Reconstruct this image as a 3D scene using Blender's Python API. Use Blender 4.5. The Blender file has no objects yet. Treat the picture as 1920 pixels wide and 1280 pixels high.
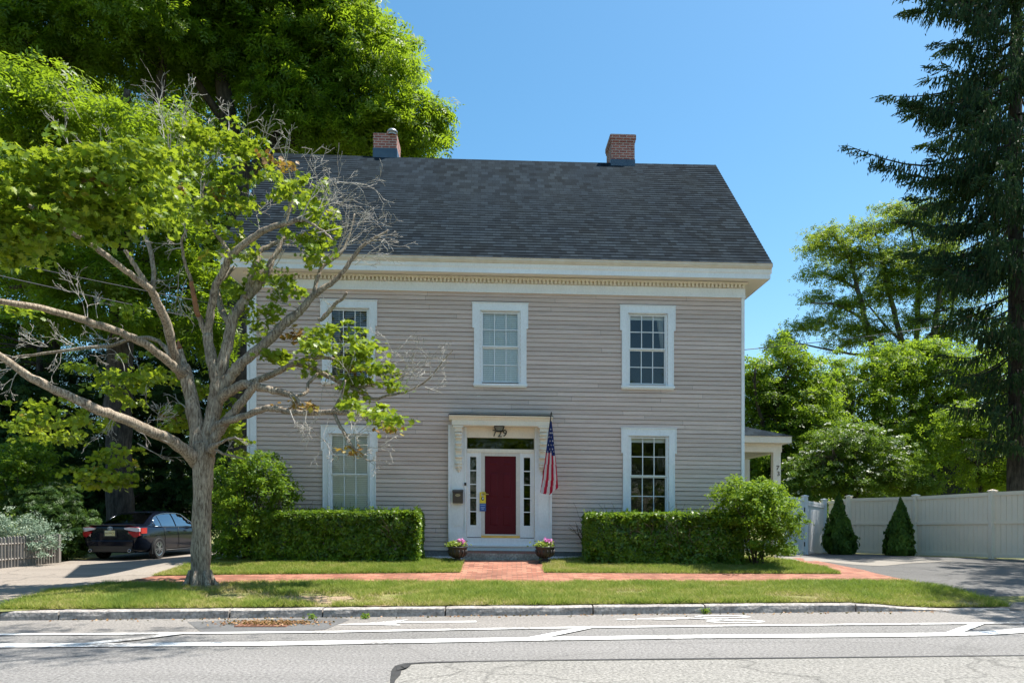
import bpy, bmesh, math, random
import numpy as np
from mathutils import Vector, Matrix, geometry

# ------------------------------------------------------------------ camera, sky, sun, exposure
sc = bpy.context.scene
COL = sc.collection
R = math.radians
FPX, CX, HY, EYE = 1400.0, 960.0, 960.0, 1.6      # focal length and horizon measured in photo pixels

cam_d = bpy.data.cameras.new("camera")
cam = bpy.data.objects.new("camera", cam_d)
COL.objects.link(cam)
cam.location = (0, 0, EYE)
cam.rotation_euler = (R(90), 0, 0)
cam_d.sensor_width = 36.0
cam_d.lens = 36.0 * FPX / 1920.0
cam_d.shift_y = (HY - 640.0) / 1920.0
cam_d.clip_end = 3000
sc.camera = cam

TO_SUN = Vector((0.43, 0.075, 1.0)).normalized()
SUN_EL = math.asin(TO_SUN.z)
SUN_AZ = math.atan2(TO_SUN.x, TO_SUN.y)
w_ = bpy.data.worlds.new("World")
sc.world = w_
w_.use_nodes = True
wn = w_.node_tree
bg = wn.nodes["Background"]
sky = wn.nodes.new("ShaderNodeTexSky")
sky.sky_type = 'NISHITA'
sky.sun_disc = False
sky.sun_elevation = SUN_EL
sky.sun_rotation = SUN_AZ
sky.altitude = 50
sky.air_density = 1.0
sky.dust_density = 1.1
sky.ozone_density = 2.0
hs = wn.nodes.new("ShaderNodeHueSaturation")
hs.inputs["Saturation"].default_value = 1.26
hs.inputs["Hue"].default_value = 0.485
wn.links.new(sky.outputs[0], hs.inputs["Color"])
wn.links.new(hs.outputs[0], bg.inputs[0])
bg.inputs[1].default_value = 0.10

sd = bpy.data.lights.new("sun", 'SUN')
sd.energy = 4.7
sd.angle = R(0.53)
sd.color = (1.0, 0.95, 0.87)
so = bpy.data.objects.new("sun", sd)
COL.objects.link(so)
so.rotation_euler = (-TO_SUN).to_track_quat('-Z', 'Y').to_euler()
so.location = (20, 5, 40)

sc.view_settings.view_transform = 'Standard'
sc.view_settings.look = 'None'
sc.view_settings.exposure = 1.14
sc.view_settings.gamma = 1.0

# ------------------------------------------------------------------ helpers
def W(px, py, Y):
    return Vector(((px - CX) / FPX * Y, Y, EYE - (py - HY) / FPX * Y))

def tag(o, label=None, cat=None, group=None, kind=None):
    if label: o["label"] = label
    if cat: o["category"] = cat
    if group: o["group"] = group
    if kind: o["kind"] = kind
    return o

def empty(name, loc=(0, 0, 0), rz=0.0):
    o = bpy.data.objects.new(name, None)
    o.empty_display_size = 0.3
    o.location = loc
    o.rotation_euler = (0, 0, rz)
    COL.objects.link(o)
    return o

def link(name, me, mat=None, parent=None):
    o = bpy.data.objects.new(name, me)
    COL.objects.link(o)
    if mat is not None:
        for m in (mat if isinstance(mat, (list, tuple)) else [mat]):
            me.materials.append(m)
    if parent: o.parent = parent
    return o

class MB:
    """collects faces, builds ONE mesh object; uv = box projection in metres"""
    def __init__(s):
        s.v, s.f, s.m, s.sm, s.uv = [], [], [], [], {}
    def face(s, pts, m=0, smooth=False, uv=None):
        b = len(s.v)
        s.v += [tuple(p) for p in pts]
        s.f.append(tuple(range(b, b + len(pts))))
        s.m.append(m); s.sm.append(smooth)
        if uv: s.uv[len(s.f) - 1] = uv
    def box(s, x0, x1, y0, y1, z0, z1, m=0):
        b = len(s.v)
        s.v += [(x0, y0, z0), (x1, y0, z0), (x1, y1, z0), (x0, y1, z0), (x0, y0, z1), (x1, y0, z1), (x1, y1, z1), (x0, y1, z1)]
        for q in ((0, 3, 2, 1), (4, 5, 6, 7), (0, 1, 5, 4), (1, 2, 6, 5), (2, 3, 7, 6), (3, 0, 4, 7)):
            s.f.append(tuple(b + i for i in q)); s.m.append(m); s.sm.append(False)
    def prism(s, prof, axis, a0, a1, m=0, smooth=False):
        """closed profile (p,q) extruded along axis 0/1/2"""
        def P(p, q, a):
            return (a, p, q) if axis == 0 else ((p, a, q) if axis == 1 else (p, q, a))
        n = len(prof); b = len(s.v)
        s.v += [P(p, q, a0) for p, q in prof] + [P(p, q, a1) for p, q in prof]
        for i in range(n):
            j = (i + 1) % n
            s.f.append((b + i, b + j, b + n + j, b + n + i)); s.m.append(m); s.sm.append(smooth)
        s.f.append(tuple(b + n - 1 - i for i in range(n))); s.m.append(m); s.sm.append(False)
        s.f.append(tuple(b + n + i for i in range(n))); s.m.append(m); s.sm.append(False)
    def tube(s, pts, rad, n=8, m=0, cap=True, jit=0.0, rng=None):
        pts = [Vector(p) for p in pts]
        if not isinstance(rad, (list, tuple)): rad = [rad] * len(pts)
        b = len(s.v); up = Vector((0.13, 0.07, 1.0))
        prev = None
        for i, p in enumerate(pts):
            d = (pts[min(i + 1, len(pts) - 1)] - pts[max(i - 1, 0)])
            d = d.normalized() if d.length > 1e-9 else Vector((0, 0, 1))
            if prev is None:
                a = d.cross(up)
                if a.length < 1e-3: a = d.cross(Vector((1, 0, 0)))
                a.normalize()
            else:
                a = prev - d * prev.dot(d)
                a = a.normalized() if a.length > 1e-6 else d.orthogonal().normalized()
            prev = a
            c = d.cross(a)
            for k in range(n):
                t = 2 * math.pi * k / n
                r = rad[i] * (1 + (rng.uniform(-jit, jit) if jit else 0))
                s.v.append(tuple(p + (a * math.cos(t) + c * math.sin(t)) * r))
        for i in range(len(pts) - 1):
            for k in range(n):
                k2 = (k + 1) % n
                s.f.append((b + i * n + k, b + i * n + k2, b + (i + 1) * n + k2, b + (i + 1) * n + k)); s.m.append(m); s.sm.append(True)
        if cap:
            s.f.append(tuple(b + k for k in reversed(range(n)))); s.m.append(m); s.sm.append(False)
            e = b + (len(pts) - 1) * n
            s.f.append(tuple(e + k for k in range(n))); s.m.append(m); s.sm.append(False)
    def lathe(s, prof, c=(0, 0, 0), n=20, m=0):
        b = len(s.v)
        for r, z in prof:
            for k in range(n):
                t = 2 * math.pi * k / n
                s.v.append((c[0] + r * math.cos(t), c[1] + r * math.sin(t), c[2] + z))
        for i in range(len(prof) - 1):
            for k in range(n):
                k2 = (k + 1) % n
                s.f.append((b + i * n + k, b + i * n + k2, b + (i + 1) * n + k2, b + (i + 1) * n + k)); s.m.append(m); s.sm.append(True)
    def build(s, name, mat, parent=None, xf=None, uv=True):
        me = bpy.data.meshes.new(name)
        vs = [xf(p) for p in s.v] if xf else s.v
        me.from_pydata(vs, [], s.f)
        me.polygons.foreach_set("material_index", s.m)
        me.polygons.foreach_set("use_smooth", s.sm)
        if uv:
            ul = me.uv_layers.new(name="UVMap")
            me.update()
            for p in me.polygons:
                nx, ny, nz = abs(p.normal.x), abs(p.normal.y), abs(p.normal.z)
                cu = s.uv.get(p.index)
                for q, li in enumerate(p.loop_indices):
                    if cu: ul.data[li].uv = cu[q]; continue
                    c = s.v[me.loops[li].vertex_index]
                    ul.data[li].uv = (c[1], c[2]) if nx >= ny and nx >= nz else ((c[0], c[2]) if ny >= nz else (c[0], c[1]))
        me.update()
        return link(name, me, mat, parent)

def npmesh(name, verts, faces_flat, nper, mat, parent=None, tint=None, smooth=False):
    """numpy mesh; every face has nper corners (int) or nper is an array of corner counts"""
    nf = len(faces_flat) // nper if isinstance(nper, int) else len(nper)
    me = bpy.data.meshes.new(name)
    me.vertices.add(len(verts)); me.vertices.foreach_set("co", np.ascontiguousarray(verts, dtype=np.float32).ravel())
    me.loops.add(len(faces_flat)); me.loops.foreach_set("vertex_index", np.ascontiguousarray(faces_flat, dtype=np.int32))
    me.polygons.add(nf)
    starts = np.arange(nf, dtype=np.int32) * nper if isinstance(nper, int) else np.concatenate([[0], np.cumsum(nper)[:-1]]).astype(np.int32)
    me.polygons.foreach_set("loop_start", starts)
    if smooth: me.polygons.foreach_set("use_smooth", np.ones(nf, dtype=bool))
    if tint is not None:
        a = me.attributes.new("tint", 'FLOAT', 'FACE')
        a.data.foreach_set("value", np.ascontiguousarray(tint, dtype=np.float32))
    me.update(calc_edges=True)
    return link(name, me, mat, parent)

# ---- materials
def nodes_of(name):
    m = bpy.data.materials.new(name); m.use_nodes = True
    nt = m.node_tree
    return m, nt, nt.nodes["Principled BSDF"]

def N(nt, t, **kw):
    n = nt.nodes.new(t)
    for k, v in kw.items():
        if isinstance(k, str) and k in n.inputs: n.inputs[k].default_value = v
        else: setattr(n, k, v)
    return n

def ramp(nt, stops):
    r = nt.nodes.new("ShaderNodeValToRGB")
    e = r.color_ramp.elements
    while len(e) < len(stops): e.new(0.5)
    for i, (p, c) in enumerate(stops):
        e[i].position = p; e[i].color = (*c, 1)
    return r

def mat(name, c1, c2=None, scale=4.0, rough=0.6, bump=0.0, bscale=60.0, metal=0.0, stretch=(1, 1, 1), spec=0.5, fine=0.0):
    m, nt, p = nodes_of(name)
    p.inputs["Roughness"].default_value = rough
    p.inputs["Metallic"].default_value = metal
    p.inputs["Specular IOR Level"].default_value = spec
    tc = N(nt, "ShaderNodeTexCoord")
    mp = N(nt, "ShaderNodeMapping"); mp.inputs["Scale"].default_value = stretch
    nt.links.new(tc.outputs["Object"], mp.inputs[0])
    if c2 is None:
        p.inputs["Base Color"].default_value = (*c1, 1)
    else:
        no = N(nt, "ShaderNodeTexNoise"); no.inputs["Scale"].default_value = scale; no.inputs["Detail"].default_value = 6; no.inputs["Roughness"].default_value = 0.65
        nt.links.new(mp.outputs[0], no.inputs["Vector"])
        r = ramp(nt, [(0.32, c1), (0.68, c2)])
        nt.links.new(no.outputs["Fac"], r.inputs[0])
        src = r.outputs[0]
        if fine:
            n2 = N(nt, "ShaderNodeTexNoise"); n2.inputs["Scale"].default_value = bscale; n2.inputs["Detail"].default_value = 3
            nt.links.new(mp.outputs[0], n2.inputs["Vector"])
            mr = N(nt, "ShaderNodeMapRange"); mr.inputs["From Min"].default_value = .3; mr.inputs["From Max"].default_value = .7
            mr.inputs["To Min"].default_value = 1 - fine; mr.inputs["To Max"].default_value = 1 + fine
            nt.links.new(n2.outputs["Fac"], mr.inputs[0])
            mx = N(nt, "ShaderNodeMix", data_type='RGBA', blend_type='MULTIPLY'); mx.inputs[0].default_value = 1
            nt.links.new(src, mx.inputs[6]); nt.links.new(mr.outputs[0], mx.inputs[7]); src = mx.outputs[2]
        nt.links.new(src, p.inputs["Base Color"])
    if bump:
        nb = N(nt, "ShaderNodeTexNoise"); nb.inputs["Scale"].default_value = bscale; nb.inputs["Detail"].default_value = 5
        nt.links.new(mp.outputs[0], nb.inputs["Vector"])
        b = N(nt, "ShaderNodeBump"); b.inputs["Strength"].default_value = bump; b.inputs["Distance"].default_value = 0.02
        nt.links.new(nb.outputs["Fac"], b.inputs["Height"]); nt.links.new(b.outputs[0], p.inputs["Normal"])
    return m

def leafmat(name, stops, trans=0.35, tcol=(0.25, 0.4, 0.03), rough=0.5, spec=0.35):
    m, nt, p = nodes_of(name)
    a = N(nt, "ShaderNodeAttribute"); a.attribute_name = "tint"
    r = ramp(nt, stops)
    nt.links.new(a.outputs["Fac"], r.inputs[0])
    nt.links.new(r.outputs[0], p.inputs["Base Color"])
    p.inputs["Roughness"].default_value = rough
    p.inputs["Specular IOR Level"].default_value = spec
    tr = N(nt, "ShaderNodeBsdfTranslucent")
    mx = N(nt, "ShaderNodeMix", data_type='RGBA'); mx.inputs[0].default_value = 0.6
    nt.links.new(r.outputs[0], mx.inputs[6]); mx.inputs[7].default_value = (*tcol, 1)
    nt.links.new(mx.outputs[2], tr.inputs["Color"])
    ms = N(nt, "ShaderNodeMixShader"); ms.inputs[0].default_value = trans
    nt.links.new(p.outputs[0], ms.inputs[1]); nt.links.new(tr.outputs[0], ms.inputs[2])
    nt.links.new(ms.outputs[0], nt.nodes["Material Output"].inputs["Surface"])
    return m

def glassmat(name, tint=(0.96, 0.98, 0.98), refl=0.03):
    m, nt, p = nodes_of(name)
    nt.nodes.remove(p)
    t = N(nt, "ShaderNodeBsdfTransparent"); t.inputs[0].default_value = (*tint, 1)
    g = N(nt, "ShaderNodeBsdfGlossy"); g.inputs["Roughness"].default_value = 0.02
    f = N(nt, "ShaderNodeFresnel"); f.inputs[0].default_value = 1.5
    ad = N(nt, "ShaderNodeMath", operation='ADD'); ad.inputs[1].default_value = refl
    nt.links.new(f.outputs[0], ad.inputs[0])
    tc = N(nt, "ShaderNodeTexCoord"); no = N(nt, "ShaderNodeTexNoise"); no.inputs["Scale"].default_value = 2.2
    nt.links.new(tc.outputs["Object"], no.inputs["Vector"])
    b = N(nt, "ShaderNodeBump"); b.inputs["Strength"].default_value = 0.08; b.inputs["Distance"].default_value = 0.05
    nt.links.new(no.outputs["Fac"], b.inputs["Height"]); nt.links.new(b.outputs[0], g.inputs["Normal"])
    ms = N(nt, "ShaderNodeMixShader")
    nt.links.new(ad.outputs[0], ms.inputs[0]); nt.links.new(t.outputs[0], ms.inputs[1]); nt.links.new(g.outputs[0], ms.inputs[2])
    nt.links.new(ms.outputs[0], nt.nodes["Material Output"].inputs["Surface"])
    return m

def brickmat(name, c1, c2, mortar, bw=0.2, bh=0.065, ms=0.010, rough=0.8, bump=0.4, rot=0.0, vary=0.25, offset=0.5, blotch=None):
    m, nt, p = nodes_of(name)
    p.inputs["Roughness"].default_value = rough
    uv = N(nt, "ShaderNodeUVMap")
    mp = N(nt, "ShaderNodeMapping"); mp.inputs["Rotation"].default_value = (0, 0, rot)
    nt.links.new(uv.outputs[0], mp.inputs[0])
    b = N(nt, "ShaderNodeTexBrick"); b.offset = offset
    b.inputs["Color1"].default_value = (*c1, 1); b.inputs["Color2"].default_value = (*c2, 1); b.inputs["Mortar"].default_value = (*mortar, 1)
    b.inputs["Scale"].default_value = 1.0; b.inputs["Mortar Size"].default_value = ms
    b.inputs["Brick Width"].default_value = bw; b.inputs["Row Height"].default_value = bh; b.inputs["Bias"].default_value = 0.0
    nt.links.new(mp.outputs[0], b.inputs["Vector"])
    no = N(nt, "ShaderNodeTexNoise"); no.inputs["Scale"].default_value = 1.3; no.inputs["Detail"].default_value = 8; no.inputs["Roughness"].default_value = .7
    nt.links.new(mp.outputs[0], no.inputs["Vector"])
    mr = N(nt, "ShaderNodeMapRange"); mr.inputs["From Min"].default_value = .3; mr.inputs["From Max"].default_value = .7
    mr.inputs["To Min"].default_value = 1 - vary; mr.inputs["To Max"].default_value = 1 + vary
    nt.links.new(no.outputs["Fac"], mr.inputs[0])
    mx = N(nt, "ShaderNodeMix", data_type='RGBA', blend_type='MULTIPLY'); mx.inputs[0].default_value = 1
    nt.links.new(b.outputs["Color"], mx.inputs[6]); nt.links.new(mr.outputs[0], mx.inputs[7])
    nt.links.new(mx.outputs[2], p.inputs["Base Color"])
    bp = N(nt, "ShaderNodeBump"); bp.inputs["Strength"].default_value = bump; bp.inputs["Distance"].default_value = 0.01; bp.invert = True
    nt.links.new(b.outputs["Fac"], bp.inputs["Height"]); nt.links.new(bp.outputs[0], p.inputs["Normal"])
    return m

def asphalt(name, lo, hi, crack=0.0, speck=0.35):
    m, nt, p = nodes_of(name)
    p.inputs["Roughness"].default_value = 0.85
    p.inputs["Specular IOR Level"].default_value = 0.3
    tc = N(nt, "ShaderNodeTexCoord")
    big = N(nt, "ShaderNodeTexNoise"); big.inputs["Scale"].default_value = 0.55; big.inputs["Detail"].default_value = 7; big.inputs["Roughness"].default_value = .6
    mp = N(nt, "ShaderNodeMapping"); mp.inputs["Scale"].default_value = (0.35, 1.6, 1)
    nt.links.new(tc.outputs["Object"], mp.inputs[0]); nt.links.new(mp.outputs[0], big.inputs["Vector"])
    r = ramp(nt, [(0.3, lo), (0.7, hi)])
    nt.links.new(big.outputs["Fac"], r.inputs[0])
    fn = N(nt, "ShaderNodeTexNoise"); fn.inputs["Scale"].default_value = 30; fn.inputs["Detail"].default_value = 4; fn.inputs["Roughness"].default_value = .8
    nt.links.new(tc.outputs["Object"], fn.inputs["Vector"])
    mr = N(nt, "ShaderNodeMapRange"); mr.inputs["From Min"].default_value = .34; mr.inputs["From Max"].default_value = .66
    mr.inputs["To Min"].default_value = 1 - speck; mr.inputs["To Max"].default_value = 1 + speck
    nt.links.new(fn.outputs["Fac"], mr.inputs[0])
    mx = N(nt, "ShaderNodeMix", data_type='RGBA', blend_type='MULTIPLY'); mx.inputs[0].default_value = 1
    nt.links.new(r.outputs[0], mx.inputs[6]); nt.links.new(mr.outputs[0], mx.inputs[7])
    src = mx.outputs[2]
    if crack:
        wv = N(nt, "ShaderNodeTexNoise"); wv.inputs["Scale"].default_value = 1.6; wv.inputs["Detail"].default_value = 3
        nt.links.new(tc.outputs["Object"], wv.inputs["Vector"])
        mixv = N(nt, "ShaderNodeMix", data_type='RGBA'); mixv.inputs[0].default_value = 0.35
        nt.links.new(tc.outputs["Object"], mixv.inputs[6]); nt.links.new(wv.outputs["Color"], mixv.inputs[7])
        vo = N(nt, "ShaderNodeTexVoronoi", feature='DISTANCE_TO_EDGE'); vo.inputs["Scale"].default_value = 0.6
        nt.links.new(mixv.outputs[2], vo.inputs["Vector"])
        cr = N(nt, "ShaderNodeMapRange"); cr.inputs["From Min"].default_value = 0.0; cr.inputs["From Max"].default_value = 0.012
        cr.inputs["To Min"].default_value = 1 - crack; cr.inputs["To Max"].default_value = 1.0
        nt.links.new(vo.outputs["Distance"], cr.inputs[0])
        m2 = N(nt, "ShaderNodeMix", data_type='RGBA', blend_type='MULTIPLY'); m2.inputs[0].default_value = 1
        nt.links.new(src, m2.inputs[6]); nt.links.new(cr.outputs[0], m2.inputs[7]); src = m2.outputs[2]
    nt.links.new(src, p.inputs["Base Color"])
    b = N(nt, "ShaderNodeBump"); b.inputs["Strength"].default_value = 0.35; b.inputs["Distance"].default_value = 0.01
    nt.links.new(fn.outputs["Fac"], b.inputs["Height"]); nt.links.new(b.outputs[0], p.inputs["Normal"])
    return m

def barkmat(name, lo, hi, zs=0.22, scale=26):
    m, nt, p = nodes_of(name)
    p.inputs["Roughness"].default_value = 0.9
    p.inputs["Specular IOR Level"].default_value = 0.2
    tc = N(nt, "ShaderNodeTexCoord")
    mp = N(nt, "ShaderNodeMapping"); mp.inputs["Scale"].default_value = (1, 1, zs)
    nt.links.new(tc.outputs["Object"], mp.inputs[0])
    no = N(nt, "ShaderNodeTexNoise"); no.inputs["Scale"].default_value = scale; no.inputs["Detail"].default_value = 5; no.inputs["Roughness"].default_value = .7
    nt.links.new(mp.outputs[0], no.inputs["Vector"])
    r = ramp(nt, [(0.36, lo), (0.5, tuple((a + b) / 2 for a, b in zip(lo, hi))), (0.64, hi)])
    nt.links.new(no.outputs["Fac"], r.inputs[0])
    n2 = N(nt, "ShaderNodeTexNoise"); n2.inputs["Scale"].default_value = 3.0; n2.inputs["Detail"].default_value = 4
    nt.links.new(tc.outputs["Object"], n2.inputs["Vector"])
    mr = N(nt, "ShaderNodeMapRange"); mr.inputs["From Min"].default_value = .3; mr.inputs["From Max"].default_value = .7; mr.inputs["To Min"].default_value = .7; mr.inputs["To Max"].default_value = 1.25
    nt.links.new(n2.outputs["Fac"], mr.inputs[0])
    mx = N(nt, "ShaderNodeMix", data_type='RGBA', blend_type='MULTIPLY'); mx.inputs[0].default_value = 1
    nt.links.new(r.outputs[0], mx.inputs[6]); nt.links.new(mr.outputs[0], mx.inputs[7])
    nt.links.new(mx.outputs[2], p.inputs["Base Color"])
    b = N(nt, "ShaderNodeBump"); b.inputs["Strength"].default_value = 0.8; b.inputs["Distance"].default_value = 0.03
    nt.links.new(no.outputs["Fac"], b.inputs["Height"]); nt.links.new(b.outputs[0], p.inputs["Normal"])
    return m

# ------------------------------------------------------------------ terrain
def kerb_y(x): return 11.58 + 0.073 * x
def smooth(a, b, x):
    t = min(1.0, max(0.0, (x - a) / (b - a))); return t * t * (3 - 2 * t)
def interp(t, tab):
    if t <= tab[0][0]: return tab[0][1]
    for (a, za), (b, zb) in zip(tab, tab[1:]):
        if t <= b: return za + (zb - za) * (t - a) / (b - a)
    return tab[-1][1]
MID = [(0, .135), (2.4, .25), (3.8, .35), (4.7, .48), (5.5, .55), (7, .58), (16, .5), (40, .4)]
LEFT = [(0, .135), (1.2, .17), (2.4, .2), (8, .17), (14, .2), (40, .3)]
RIGHT = [(0, .135), (2.4, .24), (5, .29), (8.4, .33), (12.6, .25), (40, .3)]
def gz(x, y):
    t = y - kerb_y(x)
    m = interp(t, MID)
    l = smooth(-9.4, -7.2, x); r = smooth(6.4, 9.2, x)
    z = (interp(t, LEFT) * (1 - l) + m * l) * (1 - r) + interp(t, RIGHT) * r
    return z - .10 * smooth(5.2, 7.0, x) * (1 - smooth(0.1, 1.6, t))
def G(px, py):
    """world point where a photo pixel meets the terrain"""
    dx, dz = (px - CX) / FPX, -(py - HY) / FPX
    Y = 6.0
    while Y < 80:
        if EYE + dz * Y <= (gz(dx * Y, Y) if Y > kerb_y(dx * Y) else 0.0): break
        Y += 0.02
    return (dx * Y, Y)

def sheet(name, poly, m, zoff=0.0, step=0.35, zf=None, kind='structure', parent=None):
    tris = geometry.tessellate_polygon([[Vector((p[0], p[1], 0)) for p in poly]])
    bm = bmesh.new()
    vs = [bm.verts.new((p[0], p[1], 0)) for p in poly]
    for t in tris:
        try: bm.faces.new([vs[i] for i in t])
        except ValueError: pass
    xs = [p[0] for p in poly]; ys = [p[1] for p in poly]
    for lo, hi, no in ((min(xs), max(xs), (1, 0, 0)), (min(ys), max(ys), (0, 1, 0))):
        k = lo + step
        while k < hi:
            bmesh.ops.bisect_plane(bm, geom=bm.verts[:] + bm.edges[:] + bm.faces[:], plane_co=(k * no[0], k * no[1], 0), plane_no=no)
            k += step
    for v in bm.verts:
        v.co.z = (zf or gz)(v.co.x, v.co.y) + zoff
    for f in bm.faces:
        if f.normal.z < 0: f.normal_flip()
        f.smooth = True
    bm.normal_update()
    for f in bm.faces:
        if f.normal.z < 0: f.normal_flip()
    me = bpy.data.meshes.new(name); 
    ul = bm.loops.layers.uv.new("UVMap")
    for f in bm.faces:
        for l in f.loops: l[ul].uv = (l.vert.co.x, l.vert.co.y)
    bm.to_mesh(me); bm.free()
    o = link(name, me, m, parent)
    if kind: tag(o, kind=kind)
    return o

M_soil = mat("soil", (0.05, 0.035, 0.02), (0.09, 0.065, 0.035), 6, 0.95, 0.6, 40, fine=.4)
M_turf = mat("turf", (0.10, 0.12, 0.03), (0.20, 0.19, 0.06), 1.6, 0.95, 0.6, 60, fine=.45)
M_road = asphalt("road_asphalt", (0.155, 0.15, 0.143), (0.205, 0.198, 0.19), crack=0.18, speck=0.6)
M_road2 = asphalt("road_aggregate", (0.180, 0.174, 0.160), (0.235, 0.226, 0.206), crack=0.35, speck=0.6)
M_bike = asphalt("lane_asphalt", (0.175, 0.163, 0.15), (0.225, 0.21, 0.195), crack=.12, speck=0.5)
M_patch = asphalt("patch_asphalt", (0.095, 0.095, 0.095), (0.13, 0.13, 0.13), speck=0.25)
M_drive = asphalt("old_driveway", (0.20, 0.172, 0.145), (0.28, 0.243, 0.205), crack=0.35, speck=0.3)
M_drive2 = asphalt("dark_driveway", (0.085, 0.083, 0.08), (0.14, 0.135, 0.128), crack=0.3, speck=0.35)
M_conc = asphalt("pale_concrete", (0.21, 0.19, 0.165), (0.28, 0.255, 0.22), speck=0.15)
M_paint = mat("road_paint", (0.62, 0.62, 0.60), (0.8, 0.8, 0.78), 9, 0.7, 0.2, 80, fine=.12)
def wear(m, ground):
    """worn flakes: the asphalt shows through the paint in spots"""
    nt = m.node_tree; p = nt.nodes["Principled BSDF"]; src = p.inputs["Base Color"].links[0].from_socket
    tc = N(nt, "ShaderNodeTexCoord"); n1 = N(nt, "ShaderNodeTexNoise"); n1.inputs["Scale"].default_value = 22; n1.inputs["Detail"].default_value = 6; n1.inputs["Roughness"].default_value = .8
    nt.links.new(tc.outputs["Object"], n1.inputs["Vector"])
    n2 = N(nt, "ShaderNodeTexNoise"); n2.inputs["Scale"].default_value = .9; n2.inputs["Detail"].default_value = 3; nt.links.new(tc.outputs["Object"], n2.inputs["Vector"])
    ad = N(nt, "ShaderNodeMath", operation='ADD'); nt.links.new(n1.outputs["Fac"], ad.inputs[0]); nt.links.new(n2.outputs["Fac"], ad.inputs[1])
    mr = N(nt, "ShaderNodeMapRange"); mr.inputs["From Min"].default_value = 1.03; mr.inputs["From Max"].default_value = 1.2; nt.links.new(ad.outputs[0], mr.inputs[0])
    mx = N(nt, "ShaderNodeMix", data_type='RGBA'); nt.links.new(mr.outputs[0], mx.inputs[0]); nt.links.new(src, mx.inputs[6]); mx.inputs[7].default_value = (*ground, 1)
    nt.links.new(mx.outputs[2], p.inputs["Base Color"])
wear(M_paint, (.22, .21, .2))
M_tar = mat("tar_seal", (0.025, 0.024, 0.024), (0.05, 0.05, 0.05), 8, 0.6, 0.3, 60)
M_granite = mat("granite", (0.22, 0.20, 0.185), (0.40, 0.37, 0.34), 5, 0.85, 0.7, 22, fine=.35)
M_brickwalk = brickmat("brick_paving", (0.20, 0.066, 0.038), (0.35, 0.155, 0.098), (0.13, 0.085, 0.06), bw=0.205, bh=0.105, ms=0.007, vary=0.35, bump=.4)

# base ground: one sheet to the horizon
def axis(lo, hi, step, far):
    a = list(np.arange(lo, hi + 1e-6, step)); s = step; x = hi
    while x < far: s *= 1.5; x += s; a.append(x)
    s = step; x = lo
    while x > -far: s *= 1.5; x -= s; a.insert(0, x)
    return np.array(a)
gx, gy = axis(-24, 24, 0.5, 900), axis(4, 50, 0.5, 1500)
XX, YY = np.meshgrid(gx, gy)
vv = np.zeros((XX.size, 3)); vv[:, 0] = XX.ravel(); vv[:, 1] = YY.ravel()
for i in range(len(vv)):
    t = vv[i, 1] - kerb_y(vv[i, 0])
    vv[i, 2] = -0.08 if t < 0.55 else gz(vv[i, 0], vv[i, 1]) - 0.035
nx_, ny_ = len(gx), len(gy)
I = (np.arange(ny_ - 1)[:, None] * nx_ + np.arange(nx_ - 1)[None, :]).ravel()
ff = np.stack([I, I + 1, I + nx_ + 1, I + nx_], 1).ravel()
tag(npmesh("ground", vv, ff, 4, M_turf, smooth=True), kind='structure')

zero = lambda x, y: 0.0
def kl(x, t): return (x, kerb_y(x) + t)
# road: travel lane, nearer aggregate strip beyond the tar seam, bike lane
road = sheet("road", [kl(-90, -16), kl(90, -16), kl(90, 0.02), kl(-90, 0.02)], M_road, 0.0, 40, zero)
def RP(px, py):                      # photo pixel on the road plane
    Y = EYE * FPX / (py - HY); return ((px - CX) / FPX * Y, Y)
def rpart(name, pts, m, off=0.004):
    return sheet(name, [RP(*p) for p in pts], m, off, 50, zero, kind=None, parent=road)
def strip(name, pts, width, m, off):
    """band of constant width along road points"""
    P = [Vector((*RP(*p), 0)) for p in pts]
    L, Rr = [], []
    for i, p in enumerate(P):
        d = (P[min(i + 1, len(P) - 1)] - P[max(i - 1, 0)]).normalized(); n = Vector((-d.y, d.x, 0))
        wd = width[i] if isinstance(width, (list, tuple)) else width
        L.append(p + n * wd / 2); Rr.append(p - n * wd / 2)
    b = MB()
    for i in range(len(P) - 1):
        b.face([(Rr[i].x, Rr[i].y, off), (Rr[i + 1].x, Rr[i + 1].y, off), (L[i + 1].x, L[i + 1].y, off), (L[i].x, L[i].y, off)])
    return b.build(name, m, road)
thin = [(-900, 1199), (0, 1190), (250, 1188.5), (620, 1185), (960, 1178.5), (1300, 1174), (1920, 1168), (2500, 1163)]
thick = [(-900, 1226), (0, 1211), (500, 1207.5), (960, 1199), (1300, 1194), (1640, 1191.5), (1760, 1190), (1840, 1188), (1900, 1184), (1960, 1177), (2010, 1168)]
sheet("bike_lane", [RP(*p) for p in thin] + [kl(12, 0.02), kl(-13, 0.02)], M_bike, 0.004, 50, zero, kind=None, parent=road)
rpart("aggregate_lane", [(700, 1290), (738, 1272), (746, 1252), (760, 1245), (820, 1242), (960, 1239), (1300, 1235.5), (1560, 1233), (1920, 1229), (2300, 1225), (2300, 1600), (700, 1600)], M_road2, 0.004)
rpart("asphalt_patch", [(352, 1166), (420, 1163), (545, 1160), (640, 1158), (655, 1162), (640, 1168), (610, 1180), (560, 1184), (380, 1187)], M_patch, 0.008)
strip("lane_line", thin, 0.13, M_paint, 0.012)
strip("lane_line", thick, 0.26, M_paint, 0.012)
rng0 = random.Random(3)
seam = [(735, 1285), (737, 1275), (742, 1266), (744, 1256), (749, 1249), (760, 1245), (800, 1242.5), (880, 1240.5), (960, 1239), (1100, 1237.5), (1300, 1235.5), (1560, 1233), (1920, 1229), (2300, 1225)]
strip("tar_seam", seam, [.03, .05, .09, .10, .09, .07, .06, .045, .04, .05, .06, .05, .045, .04], M_tar, 0.010)
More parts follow.
